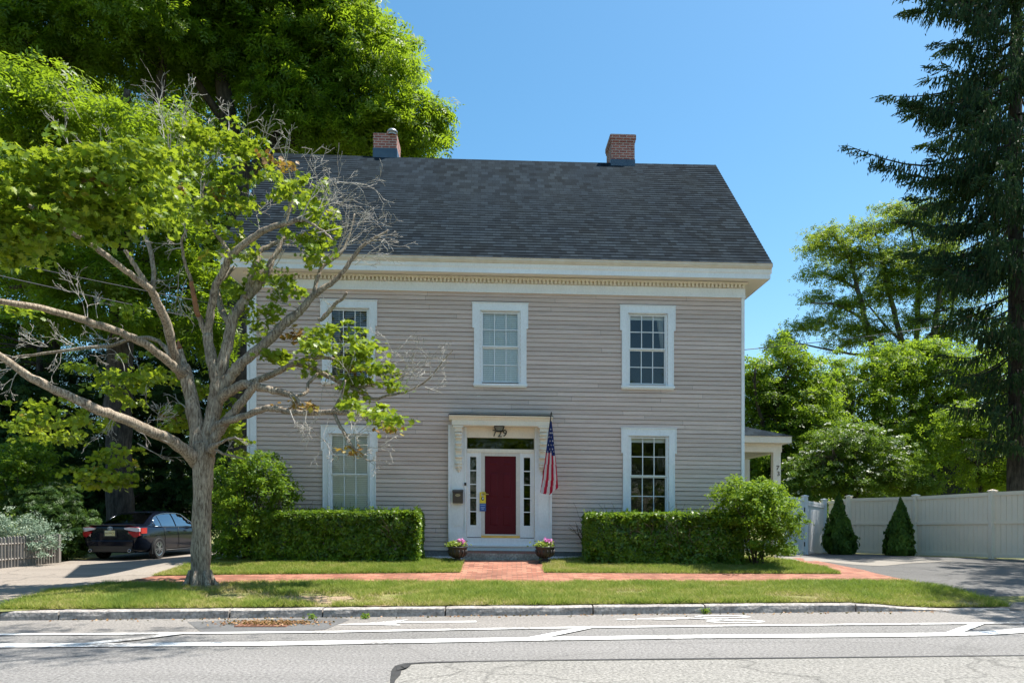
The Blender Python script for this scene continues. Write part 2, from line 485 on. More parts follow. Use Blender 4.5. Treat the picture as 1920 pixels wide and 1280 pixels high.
strip("tar_seam", [(748, 1250), (752, 1257), (758, 1252), (768, 1247)], [.05, .12, .08, .04], M_tar, 0.014)
rpart("lane_stripe", [(980, 1198), (1018, 1197.5), (1112, 1178), (1082, 1178.5)], M_paint, 0.016)
rpart("lane_stripe", [(1764, 1190), (1798, 1189), (1848, 1170), (1818, 1170.5)], M_paint, 0.016)
rpart("lane_stripe", [(120, 1210.5), (168, 1210), (262, 1200), (350, 1188.5), (318, 1188.7), (230, 1199)], M_paint, 0.016)
# direction arrow
rpart("lane_arrow", [(632, 1171.5), (700, 1167.5), (766, 1161.8), (748, 1166), (893, 1164.4), (893, 1167), (742, 1168.7), (752, 1173)], M_paint, 0.012)
# cyclist symbol, lying with its top to the left
def ring(name, c, rx, ry, wd):
    b = MB(); x, y = RP(*c); n = 36
    for k in range(n):
        a, a2 = 2 * math.pi * k / n, 2 * math.pi * (k + 1) / n
        b.face([(x + (rx - wd) * math.cos(a), y + (ry - wd * .7) * math.sin(a), .012), (x + rx * math.cos(a), y + ry * math.sin(a), .012),
                (x + rx * math.cos(a2), y + ry * math.sin(a2), .012), (x + (rx - wd) * math.cos(a2), y + (ry - wd * .7) * math.sin(a2), .012)])
    return b.build(name, M_paint, road)
ring("bicycle_symbol", (1354, 1156.3), .43, .155, .09)
ring("bicycle_symbol", (1379, 1165.3), .43, .165, .09)
strip("bicycle_symbol", [(1157, 1162), (1172, 1161.7), (1190, 1161.6)], [.09, .12, .05], M_paint, .012)
strip("bicycle_symbol", [(1194, 1161), (1240, 1160), (1290, 1159), (1330, 1161), (1366, 1160.5)], [.05, .14, .12, .05, .04], M_paint, .012)
strip("bicycle_symbol", [(1225, 1161.5), (1268, 1162.5)], [.06, .05], M_paint, .016)
strip("bicycle_symbol", [(1290, 1160), (1335, 1162), (1376, 1165)], .05, M_paint, .016)

# kerb of granite blocks
joints = [-900, -400, 0, 110, 430, 605, 835, 1112, 1322, 1605, 1895]
kb = MB(); rk = random.Random(5)
JX = []
for px in joints:
    Y = 11.5
    for _ in range(8): Y = kerb_y((px - CX) / FPX * Y)
    JX.append((px - CX) / FPX * Y)
for a, b_ in zip(JX, JX[1:]):
    n = max(2, int((b_ - a) / 0.18)); rows = []
    sh = rk.uniform(-.012, .012)
    for i in range(n + 1):
        x = a + .012 + (b_ - a - .024) * i / n
        drop = 0.0 if x < 5.2 else 0.10 * smooth(5.2, 7.0, x)
        if x > 6.9: drop = .105
        j = lambda s: rk.uniform(-s, s)
        y0 = kerb_y(x) + sh
        zt = .135 - drop + j(.004)
        rows.append([(x, y0 - .01 + j(.008), -.05), (x, y0 - .004 + j(.01), .06 - drop * .5), (x, y0 + j(.008), zt - .018), (x, y0 + .025 + j(.006), zt), (x, y0 + .15, zt + .002), (x, y0 + .20 + j(.01), zt - .002), (x, y0 + .2, -.05)])
    for i in range(n):
        for k in range(6):
            kb.face([rows[i][k], rows[i + 1][k], rows[i + 1][k + 1], rows[i][k + 1]], smooth=False)
    for e in (0, n):
        kb.face(rows[e] if e == 0 else rows[e][::-1])
tag(kb.build("kerb", M_granite), kind='structure')

# verge, brick pavement, lawns, driveways
def Gs(*pts): return [G(*p) for p in pts]
VBACK = [(-120, 1170), (0, 1140), (50, 1122), (100, 1109), (200, 1097), (350, 1093.5), (640, 1093), (900, 1092.5), (1300, 1092.5), (1690, 1092), (1760, 1101), (1830, 1119), (1895, 1137.5)]
verge_poly = Gs(*VBACK) + [kl(x, .17) for x in (7.6, 5, 2, -1, -4, -7, -8.3)]
sheet("verge", verge_poly, M_turf, 0.004, 0.3)
BACK = [(285, 1080), (420, 1077), (640, 1075), (862, 1073.5), (866, 1050), (1017, 1050), (1020, 1073.5), (1300, 1075), (1578, 1076), (1545, 1064), (1500, 1055), (1445, 1047), (1500, 1045.5), (1620, 1068), (1740, 1095)]
brick_poly = Gs(*BACK) + Gs((1650, 1097), (1300, 1097), (900, 1097), (400, 1097), (188, 1098.5))
sheet("brick_pavement", brick_poly, M_brickwalk, 0.002, 0.3)
lawnL = Gs((285, 1079), (312, 1070), (345, 1061), (372, 1054), (420, 1049), (640, 1047.5), (790, 1047), (868, 1052), (863, 1073), (640, 1075), (420, 1077))
lawnR = Gs((1020, 1073), (1016, 1052), (1090, 1047), (1300, 1047), (1445, 1046), (1500, 1055), (1545, 1064), (1578, 1075.5), (1300, 1075))
sheet("lawn", lawnL, M_turf, 0.008, 0.3)
sheet("lawn", lawnR, M_turf, 0.008, 0.3)
def gz_ap(x, y):
    t = y - kerb_y(x)
    return 0.012 + (gz(x, y) - 0.012) * smooth(-0.1, 1.6, t) if t < 1.6 else gz(x, y)
driveL = Gs((0, 1141), (50, 1123), (100, 1110), (200, 1098), (285, 1080), (312, 1071), (345, 1061.5), (372, 1054)) + [(-7.0, 17.6), (-6.9, 29), (-13.2, 29)] + Gs((108, 1053.5), (0, 1062)) + [(-30, 19), (-30, 10.4), (-9.2, 11.6)]
sheet("driveway", driveL, M_drive, -0.006, 0.4)
driveR = Gs((1445, 1046.5), (1500, 1046), (1620, 1068.5), (1740, 1094.5), (1830, 1119)) + [kl(7.7, 0.0), kl(22, 0.0)] + [(22, 22)] + Gs((1960, 1049), (1860, 1047), (1720, 1042), (1600, 1037), (1500, 1036))
sheet("driveway", driveR, M_drive2, -0.003, 0.4, gz_ap)
sheet("path", Gs((1450, 1046), (1500, 1044), (1690, 1046), (1790, 1051), (1700, 1056), (1600, 1058), (1500, 1051)), M_conc, 0.003, 0.4)
M_bare = mat("bare_dirt", (0.22, 0.155, 0.095), (0.33, 0.25, 0.165), 9, 0.95, 0.5, 45, fine=.3)
def soil_patch(px, py, rx, ry, seed):
    r_ = random.Random(seed); x, y = G(px, py)
    sheet("bare_soil", [(x + rx * math.cos(a) * r_.uniform(.6, 1.1), y + ry * math.sin(a) * r_.uniform(.6, 1.1)) for a in [2 * math.pi * k / 22 for k in range(22)]], M_bare, .010, .2)
soil_patch(583, 1124, .9, .48, 1); soil_patch(470, 1120, .3, .14, 2); soil_patch(376, 1099, .38, .28, 3); soil_patch(1838, 1133, .4, .12, 4); soil_patch(700, 1135, .3, .08, 5)
# mulch bed along the foundation, white gravel beside the step
sheet("mulch_bed", Gs((372, 1054), (420, 1048.5), (640, 1047), (790, 1046.5)) + [(-1.2, 16.9), (-1.2, 17.6), (-6.4, 17.6)], M_soil, 0.002, 0.4)
sheet("mulch_bed", Gs((1020, 1047), (1090, 1046.5), (1300, 1046.5), (1445, 1045.5)) + [(6.3, 17.8), (.9, 17.6)], M_soil, 0.002, 0.4)

# ------------------------------------------------------------------ grass
def poly_points(poly, n, rng):
    P = np.array(poly); lo, hi = P.min(0), P.max(0)
    out = []
    tot = 0
    while tot < n:
        q = rng.uniform(lo, hi, (n * 2, 2)); ins = np.zeros(len(q), bool)
        j = len(P) - 1
        for i in range(len(P)):
            c = ((P[i, 1] > q[:, 1]) != (P[j, 1] > q[:, 1])) & (q[:, 0] < (P[j, 0] - P[i, 0]) * (q[:, 1] - P[i, 1]) / (P[j, 1] - P[i, 1] + 1e-12) + P[i, 0])
            ins ^= c; j = i
        q = q[ins]; out.append(q); tot += len(q)
    return np.concatenate(out)[:n]

class VNoise:
    def __init__(s, seed, cell):
        s.r = np.random.default_rng(seed).uniform(0, 1, (64, 64)); s.c = cell
    def __call__(s, x, y):
        x, y = x / s.c, y / s.c
        i, j = np.floor(x).astype(int), np.floor(y).astype(int); fx, fy = x - i, y - j
        fx, fy = fx * fx * (3 - 2 * fx), fy * fy * (3 - 2 * fy)
        g = lambda a, b: s.r[a % 64, b % 64]
        return (g(i, j) * (1 - fx) + g(i + 1, j) * fx) * (1 - fy) + (g(i, j + 1) * (1 - fx) + g(i + 1, j + 1) * fx) * fy

M_grass = leafmat("grass_blades", [(0.0, (0.48, 0.38, 0.21)), (0.22, (0.42, 0.365, 0.13)), (0.45, (0.31, 0.335, 0.075)), (0.72, (0.20, 0.265, 0.045)), (1.0, (0.13, 0.20, 0.035))], 0.35, (0.3, 0.42, 0.05), 0.6, 0.25)
def grass(name, poly, n, h, seed, bare=None, zoff=0.004):
    rng = np.random.default_rng(seed)
    q = poly_points(poly, n, rng)
    n1, n2 = VNoise(seed, .22), VNoise(seed + 1, 1.1)
    a, b_ = n1(q[:, 0] + 50, q[:, 1] + 50), n2(q[:, 0] + 50, q[:, 1] + 50)
    tint = 0.02 + 0.5 * a + 0.55 * b_ + rng.normal(0, .16, len(q))
    t = q[:, 1] - kerb_y(q[:, 0])
    tint -= 0.18 * np.clip(1 - t / .6, 0, 1) * (name == 'grass') 
    hh = h * (0.45 + 0.5 * a + .5 * b_) * rng.uniform(.6, 1.25, len(q))
    if bare is not None:
        keep = np.ones(len(q), bool)
        for (x, y, rx, ry) in bare:
            d = ((q[:, 0] - x) / rx) ** 2 + ((q[:, 1] - y) / ry) ** 2 + (a - .5) * 1.4
            keep &= rng.uniform(0, 1, len(q)) < np.clip((d - .45) / .9, 0.02, 1)
            tint -= 0.5 * np.clip(1.5 - d, 0, 1)
        q, tint, hh = q[keep], tint[keep], hh[keep]
    tint = np.clip(tint, 0, 1)
    m = len(q)
    z = np.array([gz(x, y) for x, y in q]) + zoff
    ang = rng.uniform(0, 2 * math.pi, m); wd = rng.uniform(.004, .008, m)
    lean = rng.normal(0, .8, (m, 2)) * hh[:, None]
    ax, ay = np.cos(ang) * wd, np.sin(ang) * wd
    V = np.zeros((m, 3, 3))
    V[:, 0] = np.stack([q[:, 0] - ax, q[:, 1] - ay, z], 1)
    V[:, 1] = np.stack([q[:, 0] + ax, q[:, 1] + ay, z], 1)
    V[:, 2] = np.stack([q[:, 0] + lean[:, 0], q[:, 1] + lean[:, 1], z + hh], 1)
    o = npmesh("grass", V.reshape(-1, 3), np.arange(m * 3), 3, M_grass, tint=tint)
    return o
bx, by = G(580, 1124); tx, ty = G(376, 1098)
o = grass("grass", verge_poly, 190000, 0.085, 1, [(bx, by, 1.15, .62), (bx - 1.2, by + .25, .7, .4), G(730, 1118) + (.5, .25), G(1180, 1112) + (.4, .2), G(1500, 1120) + (.5, .2), (tx, ty, .45, .34), G(400, 1108) + (.5, .2), G(1840, 1133) + (.4, .15)])
tag(o, "short green and straw coloured grass on the verge behind the granite kerb", "grass", kind='stuff')
o = grass("lawn_grass", lawnL, 70000, 0.07, 2)
tag(o, "sunlit green grass in front of the left hedge", "grass", kind='stuff')
o = grass("lawn_grass", lawnR, 62000, 0.07, 4)
tag(o, "sunlit green grass in front of the right hedge", "grass", kind='stuff')

# fallen twigs, small weeds and white pebbles
M_peb = mat("white_pebbles", (0.45, 0.44, 0.42), (0.7, 0.7, 0.68), 30, 0.8, fine=.2)
def pebbles(poly, n, seed, r0, r1, m, label):
    rng = np.random.default_rng(seed); q = poly_points(poly, n, rng)
    T = np.array([(1, 0, 0), (0, 1, 0), (-1, 0, 0), (0, -1, 0), (0, 0, .7)]); F = np.array([(0, 1, 4), (1, 2, 4), (2, 3, 4), (3, 0, 4)])
    V = []; Fs = []
    for i, (x, y) in enumerate(q):
        a = rng.uniform(0, 6.28); r = rng.uniform(r0, r1); c, s = math.cos(a), math.sin(a)
        sq = rng.uniform(.6, 1)
        V.append(np.stack([x + r * (T[:, 0] * c - T[:, 1] * s * sq), y + r * (T[:, 0] * s + T[:, 1] * c * sq), gz(x, y) + .004 + T[:, 2] * r], 1)); Fs.append(F + i * 5)
    return tag(npmesh("gravel", np.concatenate(V), np.concatenate(Fs).ravel(), 3, m), label, "gravel", kind='stuff')
pebbles([(-2.05, 16.85), (-1.1, 16.75), (-1.1, 17.5), (-2.05, 17.5)], 1500, 3, .012, .024, M_peb, "white pebbles beside the front step, left of the door")
pebbles([(.75, 16.75), (1.55, 16.85), (1.55, 17.5), (.75, 17.5)], 1200, 4, .012, .024, M_peb, "white pebbles beside the front step, right of the door")

# ------------------------------------------------------------------ the house
YAW = R(1.7); HO = Vector((0, 17.55, 0.0)); HB = 0.5
SHEAR = 0.0125
cY, sY = math.cos(YAW), math.sin(YAW)
house = empty("house", (HO.x, HO.y, HB), YAW)
tag(house, "old two storey taupe clapboard house with white trim and dark shingle roof", "house")
def hx(p):                                # house drawing coordinates -> local coordinates (old sills have settled to the right)
    return (p[0], p[1], p[2] - SHEAR * p[0] - HB)
def fp(px, py, v=0.0):
    """photo pixel on the plane at depth v behind the facade -> (u, w)"""
    dx, dz = (px - CX) / FPX, -(py - HY) / FPX
    t = (v + HO.y * cY) / (-sY * dx + cY)
    X, Y = t * dx, t
    u = X * cY + (Y - HO.y) * sY
    return u, EYE + dz * t + SHEAR * u
def U(px, v=0.0): return fp(px, 960, v)[0]
def H2W(u, v, w):                          # drawing coords to world
    z = w - SHEAR * u
    return Vector((HO.x + u * cY - v * sY, HO.y + u * sY + v * cY, z))

def paintmat(name, c, dirt=0.12, scale=3.0):
    return mat(name, tuple(x * (1 - dirt) for x in c), c, scale, 0.55, 0.12, 35, stretch=(1, 1, .5), fine=.05)
M_side = mat("clapboard_paint", (0.57, 0.435, 0.372), (0.68, 0.54, 0.468), 2.3, 0.65, 0.25, 26, stretch=(.5, 1, 6), fine=.07)
def per_board(m, lo, hi):
    nt = m.node_tree; p = nt.nodes["Principled BSDF"]; src = p.inputs["Base Color"].links[0].from_socket
    g = N(nt, "ShaderNodeNewGeometry"); mr = N(nt, "ShaderNodeMapRange"); mr.inputs["To Min"].default_value = lo; mr.inputs["To Max"].default_value = hi
    nt.links.new(g.outputs["Random Per Island"], mr.inputs[0])
    mx = N(nt, "ShaderNodeMix", data_type='RGBA', blend_type='MULTIPLY'); mx.inputs[0].default_value = 1
    nt.links.new(src, mx.inputs[6]); nt.links.new(mr.outputs[0], mx.inputs[7]); nt.links.new(mx.outputs[2], p.inputs["Base Color"])
per_board(M_side, .87, 1.07)
M_white = paintmat("white_trim_paint", (0.80, 0.82, 0.84), 0.08)
M_cream = paintmat("cream_bounce_trim", (0.80, 0.74, 0.64), .08)  # cream trim; on the soffit the warm ground bounce is put into this colour
M_storm = paintmat("storm_door_paint", (0.66, 0.63, 0.58))
M_stone = mat("foundation_stone", (0.13, 0.13, 0.13), (0.22, 0.215, 0.21), 3, 0.9, 0.5, 25, fine=.2)
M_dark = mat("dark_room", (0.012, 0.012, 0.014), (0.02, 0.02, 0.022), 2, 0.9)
M_red = mat("dark_red_door_paint", (0.080, 0.0035, 0.009), (0.098, 0.005, 0.012), 2, 0.5, 0.05, 30, spec=.2)
M_brass = mat("brass", (0.62, 0.45, 0.16), (0.5, 0.36, 0.12), 8, 0.3, metal=0.9)
M_black = mat("black_metal", (0.012, 0.011, 0.01), (0.025, 0.022, 0.02), 9, 0.45)
M_bronze = mat("bronze_metal", (0.05, 0.035, 0.025), (0.08, 0.055, 0.04), 6, 0.45)
M_glass = glassmat("window_glass")
M_glassd = glassmat("dark_glass", (0.55, 0.6, 0.6), 0.03)
M_lead = mat("lead_flashing", (0.03, 0.055, 0.09), (0.06, 0.10, 0.15), 3, 0.45, 0.2, 15)
M_chim = brickmat("chimney_brick", (0.22, 0.055, 0.04), (0.33, 0.10, 0.07), (0.42, 0.34, 0.29), .205, .07, .010, vary=.3)
M_steptop = brickmat("step_brick", (0.25, 0.09, 0.065), (0.32, 0.13, 0.09), (0.25, 0.17, 0.13), .2, .1, .008)
M_blind = mat("blind_slats", (0.84, 0.85, 0.82), (0.90, 0.91, 0.88), 4, 0.5)
M_curtain = mat("sheer_curtain", (0.55, 0.56, 0.54), (0.75, 0.76, 0.74), 9, 0.8, stretch=(5, 1, .6))

def shinglemat(name, lo, hi):
    m, nt, p = nodes_of(name)
    p.inputs["Roughness"].default_value = 0.95; p.inputs["Specular IOR Level"].default_value = 0.04
    uv = N(nt, "ShaderNodeUVMap")
    b = N(nt, "ShaderNodeTexBrick"); b.offset = 0.37; b.offset_frequency = 2; b.squash = 1.0
    b.inputs["Color1"].default_value = (*lo, 1); b.inputs["Color2"].default_value = (*hi, 1); b.inputs["Mortar"].default_value = (*lo, 1)
    b.inputs["Scale"].default_value = 1; b.inputs["Brick Width"].default_value = .19; b.inputs["Row Height"].default_value = .143; b.inputs["Mortar Size"].default_value = 0.004
    nt.links.new(uv.outputs[0], b.inputs["Vector"])
    no = N(nt, "ShaderNodeTexNoise"); no.inputs["Scale"].default_value = 1.1; no.inputs["Detail"].default_value = 5
    nt.links.new(uv.outputs[0], no.inputs["Vector"])
    r = ramp(nt, [(.35, (.92, .94, 1.0)), (.65, (1.08, 1.03, 1.0))]); nt.links.new(no.outputs["Fac"], r.inputs[0])
    n2 = N(nt, "ShaderNodeTexNoise"); n2.inputs["Scale"].default_value = 70; n2.inputs["Detail"].default_value = 2
    nt.links.new(uv.outputs[0], n2.inputs["Vector"])
    mr = N(nt, "ShaderNodeMapRange"); mr.inputs["To Min"].default_value = .6; mr.inputs["To Max"].default_value = 1.4
    nt.links.new(n2.outputs["Fac"], mr.inputs[0])
    mx = N(nt, "ShaderNodeMix", data_type='RGBA', blend_type='MULTIPLY'); mx.inputs[0].default_value = 1
    nt.links.new(b.outputs["Color"], mx.inputs[6]); nt.links.new(r.outputs[0], mx.inputs[7])
    m2 = N(nt, "ShaderNodeMix", data_type='RGBA', blend_type='MULTIPLY'); m2.inputs[0].default_value = 1
    nt.links.new(mx.outputs[2], m2.inputs[6]); nt.links.new(mr.outputs[0], m2.inputs[7])
    nt.links.new(m2.outputs[2], p.inputs["Base Color"])
    return m
M_roof = shinglemat("roof_shingles", (0.0095, 0.0142, 0.0182), (0.0225, 0.0335, 0.043))

UL, UR = U(464), U(1395)
W_FOUND = fp(938, 1031)[1]
W_FRZ0 = fp(938, 549.5)[1]       # bottom of frieze board
DEPTH = 7.6
openings = []                    # (u0,u1,w0,w1) holes in the front wall

# --- windows: (centre px, top px, glass height, kind)
WSPEC = [(654.5, 562.5, 1.58, 'slats'), (938, 568, 1.58, 'closed'), (1214, 573, 1.58, 'shade'), (655.5, 797.5, 1.80, 'pale'), (1216, 802, 1.80, 'dark')]
def make_window(pc, pt, gh, kind):
    cu, wt = fp(pc, pt)
    gw, cw, ear = 0.815, 0.615, 0.655            # glass width, half casing, half ear
    g1 = wt - 0.245; g0 = g1 - gh                # glass top / bottom
    sill = g0 - 0.075
    earz = wt - 0.60
    openings.append((cu - .47, cu + .47, sill, wt - .16))
    b = MB()                                     # casing with eared head
    for s in (-1, 1):
        def bx(a0, a1, *r): b.box(min(s * a0, s * a1) + cu, max(s * a0, s * a1) + cu, *r)
        bx(.475, cw, -.045, .03, sill, earz)
        bx(.475, ear, -.045, .03, earz, wt - .17)
        bx(cw - .018, cw, -.062, -.045, sill, earz)            # outer bead
        bx(ear - .018, ear, -.062, -.045, earz, wt - .017)
        bx(.475, .495, -.058, -.045, sill, wt - .17)
        bx(.43, .475, -.012, .09, sill, wt - .16)              # jamb
    b.box(cu - ear, cu + ear, -.045, .03, wt - .17, wt - .017)
    b.box(cu - ear - .012, cu + ear + .012, -.066, .03, wt - .017, wt)
    b.box(cu - .475, cu + .475, -.058, -.045, wt - .19, wt - .17)
    b.box(cu - .475, cu + .475, -.012, .09, wt - .205, wt - .16)
    win = b.build("window", M_white, house, hx)
    b = MB(); b.box(cu - cw - .02, cu + cw + .02, -.085, .08, sill - .055, sill); b.box(cu - cw, cu + cw, -.05, .0, sill - .085, sill - .055)
    b.build("sill", M_white, win, hx)
    mid = (g0 + g1) / 2
    def sash(z0, z1, v):
        b = MB(); h = gw / 2
        b.box(cu - h - .022, cu - h, v, v + .04, z0 - .028, z1 + .028); b.box(cu + h, cu + h + .022, v, v + .04, z0 - .028, z1 + .028)
        b.box(cu - h, cu + h, v, v + .04, z0 - .028, z0); b.box(cu - h, cu + h, v, v + .04, z1, z1 + .028)
        for k in (1, 2): x = cu - h + gw * k / 3; b.box(x - .009, x + .009, v + .006, v + .034, z0, z1)
        m_ = (z0 + z1) / 2
        for k in range(3):
            b.box(cu - h + gw * k / 3 + .009 * (k > 0), cu - h + gw * (k + 1) / 3 - .009 * (k < 2), v + .008, v + .032, m_ - .009, m_ + .009)
        o = b.build("sash", M_white, win, hx)
        g = MB(); g.face([(cu - h, v + .02, z0), (cu + h, v + .02, z0), (cu + h, v + .02, z1), (cu - h, v + .02, z1)])
        g.build("pane", M_glass, win, hx)
    sash(mid + .03, g1, .008); sash(g0, mid - .03, .05)
    # room behind
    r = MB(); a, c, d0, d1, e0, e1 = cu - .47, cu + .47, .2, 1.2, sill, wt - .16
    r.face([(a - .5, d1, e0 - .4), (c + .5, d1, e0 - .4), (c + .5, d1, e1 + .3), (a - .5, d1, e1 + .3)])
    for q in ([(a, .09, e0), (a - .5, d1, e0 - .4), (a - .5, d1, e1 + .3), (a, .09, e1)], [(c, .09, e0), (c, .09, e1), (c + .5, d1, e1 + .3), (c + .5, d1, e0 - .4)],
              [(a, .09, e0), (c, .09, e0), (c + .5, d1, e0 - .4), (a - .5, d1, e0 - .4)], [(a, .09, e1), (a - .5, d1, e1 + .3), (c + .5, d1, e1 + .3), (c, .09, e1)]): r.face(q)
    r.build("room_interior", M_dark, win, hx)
    h = gw / 2 + .01
    def slats(z0, z1, pitch, tilt, v=.098):
        b = MB(); z = z1
        while z > z0:
            dd = .022 if tilt < .03 else .009
            b.face([(cu - h, v, z), (cu + h, v, z), (cu + h, v + dd, z + tilt), (cu - h, v + dd, z + tilt)]); z -= pitch
        for x in (cu - .25, cu + .25): b.box(x - .004, x + .004, v - .004, v - .002, z0, z1)
        b.build("blind", M_blind, win, hx)
    def cloth(x0, x1, z0, z1, name="curtain", m=None, v=.14, amp=.02, x0b=None):
        b = MB(); n = 24
        P = []
        for i in range(n + 1):
            f = i / n; P.append((x0 + (x1 - x0) * f, (x0 if x0b is None else x0b) + (x1 - (x0 if x0b is None else x0b)) * f, v + amp * math.sin(f * 26 + pc)))
        for i in range(n):
            b.face([(cu + P[i][1], P[i][2], z0), (cu + P[i + 1][1], P[i + 1][2], z0), (cu + P[i + 1][0], P[i + 1][2], z1), (cu + P[i][0], P[i][2], z1)], smooth=True)
        b.build(name, m or M_curtain, win, hx)
    if kind == 'slats': slats(g0 - .02, g1 + .02, .05, -.012)
    elif kind == 'closed': slats(g0 - .02, g1 + .02, .045, .041); 
    elif kind == 'pale':
        slats(g0 - .02, g1 + .02, .045, .042)
    elif kind == 'shade':
        cloth(-h, h, g1 - .07, g1 + .02, "roller_shade", M_blind, .12, .001); cloth(.25, h, g0 + .78, g1, x0b=.36)
    else:
        cloth(-h, h, g1 - .09, g1 + .02, "roller_shade", M_blind, .12, .001)
        cloth(.29, h, g1 - .75, g1 - .2, m=mat("dim_lace", (0.06, .06, .06), (.12, .12, .12), 9, .8), v=.3)
    return win
for w in WSPEC: make_window(*w)

# --- door opening
DU0, DU1 = U(875), U(1002)
W_TR1, W_STEP = fp(938, 819)[1], fp(938, 1029)[1]
openings.append((DU0 - .02, DU1 + .02, W_STEP - .05, W_TR1 + .03))

# --- clapboards: lapped wedge boards, cut round the openings
b = MB(); EXP = .1045; rb = random.Random(11)
w = W_FOUND - .015; row = 0
CB0, CB1 = U(481), U(1389.5)
while w < W_FRZ0 + .02:
    w1 = w + EXP; mid = w + EXP / 2
    cuts = [(CB0, CB1)]
    for (a, c, z0, z1) in openings:
        if z0 < mid < z1:
            new = []
            for s0, s1 in cuts:
                if a > s0 and c < s1: new += [(s0, a), (c, s1)]
                else: new.append((s0, s1))
            cuts = new
    for s0, s1 in cuts:
        x = s0
        while x < s1 - 1e-6:                                     # board lengths, slight wander
            L = rb.uniform(1.8, 4.2); e = min(s1, x + L)
            if s1 - e < .5: e = s1
            d = rb.uniform(-.0025, .0025); d2 = rb.uniform(-.002, .002)
            n = 1
            for k in range(n):
                a0, a1 = x + (e - x) * k / n, x + (e - x) * (k + 1) / n
                j0 = d + .0012 * math.sin(a0 * 5 + row) ; j1 = d + .0012 * math.sin(a1 * 5 + row)
                b.face([(a0, -.024 + d2, w + j0), (a1, -.024 + d2, w + j1), (a1, -.006, w1 - .011), (a0, -.006, w1 - .011)])
                b.face([(a0, .003, w + j0), (a1, .003, w + j1), (a1, -.024 + d2, w + j1), (a0, -.024 + d2, w + j0)])
                b.face([(a0, -.006, w1 - .011), (a1, -.006, w1 - .011), (a1, .003, w1 - .011), (a0, .003, w1 - .011)])
            x = e + (.005 if e < s1 else 0)
    w = w1; row += 1
b.build("clapboard_siding", M_side, house, hx)
# wall core with holes, gables, back
b = MB(); ws = sorted({W_FOUND - .02, W_FRZ0 + .75} | {z for o in openings for z in o[2:]})
for z0, z1 in zip(ws, ws[1:]):
    cuts = [(UL + .02, UR - .02)]; m_ = (z0 + z1) / 2
    for (a, c, q0, q1) in openings:
        if q0 < m_ < q1: cuts = [y for s0, s1 in cuts for y in ([(s0, a), (c, s1)] if a > s0 and c < s1 else [(s0, s1)])]
    for s0, s1 in cuts: b.box(s0, s1, .004, .09, z0, z1)
W_EAVE = fp(1200, 495, -.5)[1]
W_RIDGE = fp(1260, 308.5, 3.8)[1]
VR = 3.8
for x0, x1 in ((UL + .02, UL + .12), (UR - .12, UR - .02)):
    b.prism([(.09, W_FOUND - .02), (DEPTH, W_FOUND - .02), (DEPTH, W_EAVE), (VR, W_RIDGE - .25), (.09, W_EAVE)], 0, x0, x1)
b.box(UL + .12, UR - .12, DEPTH - .1, DEPTH, W_FOUND - .02, W_EAVE)
b.build("wall", M_stone, house, hx)
# foundation
b = MB(); b.box(UL + .03, UR - .03, .0, DEPTH, -.3, W_FOUND - .016); b.build("foundation", M_stone, house, hx)
# peeled paint on the siding, bare pale wood showing
b = MB(); rp = random.Random(12)
for (px, py, n_) in ((1147, 662, 6), (1152, 661, 4), (905, 741, 3), (1098, 845, 3), (760, 900, 3), (1330, 880, 2), (820, 690, 2)):
    for q in range(n_):
        u, w = fp(px + rp.uniform(-9, 9), py + rp.uniform(-1.5, 1.5)); k = (w - (W_FOUND - .015)) / EXP; f = k - int(k)
        if .12 < f < .75:
            v = -.0245 + .018 * f / .89 - .0035; l = rp.uniform(.02, .05)
            b.face([(u - l, v, w - .006), (u + l * .8, v, w - .009), (u + l, v, w + .007), (u - l * .7, v, w + .009)])
if b.f: tag(b.build("peeled_paint", mat("bare_wood", (.62, .57, .5), (.75, .7, .63), 30, .8), house, hx), kind='stuff')
# corner boards
b = MB(); b.box(UL, U(468.5), -.045, .10, W_FOUND, W_FRZ0); b.box(U(470), CB0 + .004, -.04, .0, W_FOUND, W_FRZ0); b.box(U(468.5), U(470), -.025, 0, W_FOUND, W_FRZ0)
b.build("corner_board", M_white, house, hx)
b = MB(); b.box(CB1 - .002, UR, -.045, .12, W_FOUND, W_FRZ0); b.build("corner_board", M_white, house, hx)

# cornice
wf_t = fp(1200, 538.5)[1]                 # top of frieze / bottom of dentils
wd_t = fp(1200, 526.5, -.06)[1]
ws0 = fp(1200, 518.5, -.42)[1]             # underside of fascia
ws1 = fp(1200, 500.5, -.42)[1]
wg0, wg1 = fp(1200, 499.5, -.5)[1], fp(1200, 489.5, -.56)[1]
b = MB(); b.box(UL - .01, UR + .01, -.05, .02, W_FRZ0, wf_t); b.box(UL - .02, UR + .02, -.065, -.05, W_FRZ0 - .005, W_FRZ0 + .03)
for s, x in ((-1, UL), (1, UR)): b.box(min(x, x + s * .04), max(x, x + s * .04), .02, DEPTH, W_FRZ0, wf_t)
b.build("frieze_board", M_white, house, hx)
b = MB(); x = UL + .03
b.box(UL - .02, UR + .02, -.035, .02, wf_t, wd_t - .045); b.box(UL - .05, UR + .05, -.13, .02, wd_t - .045, wd_t + .02)
while x < UR - .03:
    b.box(x, x + .050, -.115, -.035, wf_t + .012, wd_t - .045); x += .0925
b.build("dentil_course", M_cream, house, hx)
SO = .44
b = MB(); b.box(UL - SO, UR + SO, -SO, .02, ws0 + .012, ws0 + .03)
for s, x in ((-1, UL), (1, UR)): b.box(min(x, x + s * SO), max(x, x + s * SO), .02, DEPTH, ws0 + .012, ws0 + .03)
b.prism([(-.13, wd_t + .02), (-.13, ws0 + .012), (-.22, ws0 + .012)], 0, UL - .05, UR + .05)
b.build("soffit", M_cream, house, hx)  # yellowish ground bounce painted in through the cream colour
b = MB(); b.box(UL - SO - .02, UR + SO + .02, -SO - .02, -SO, ws0, ws1 + .02)
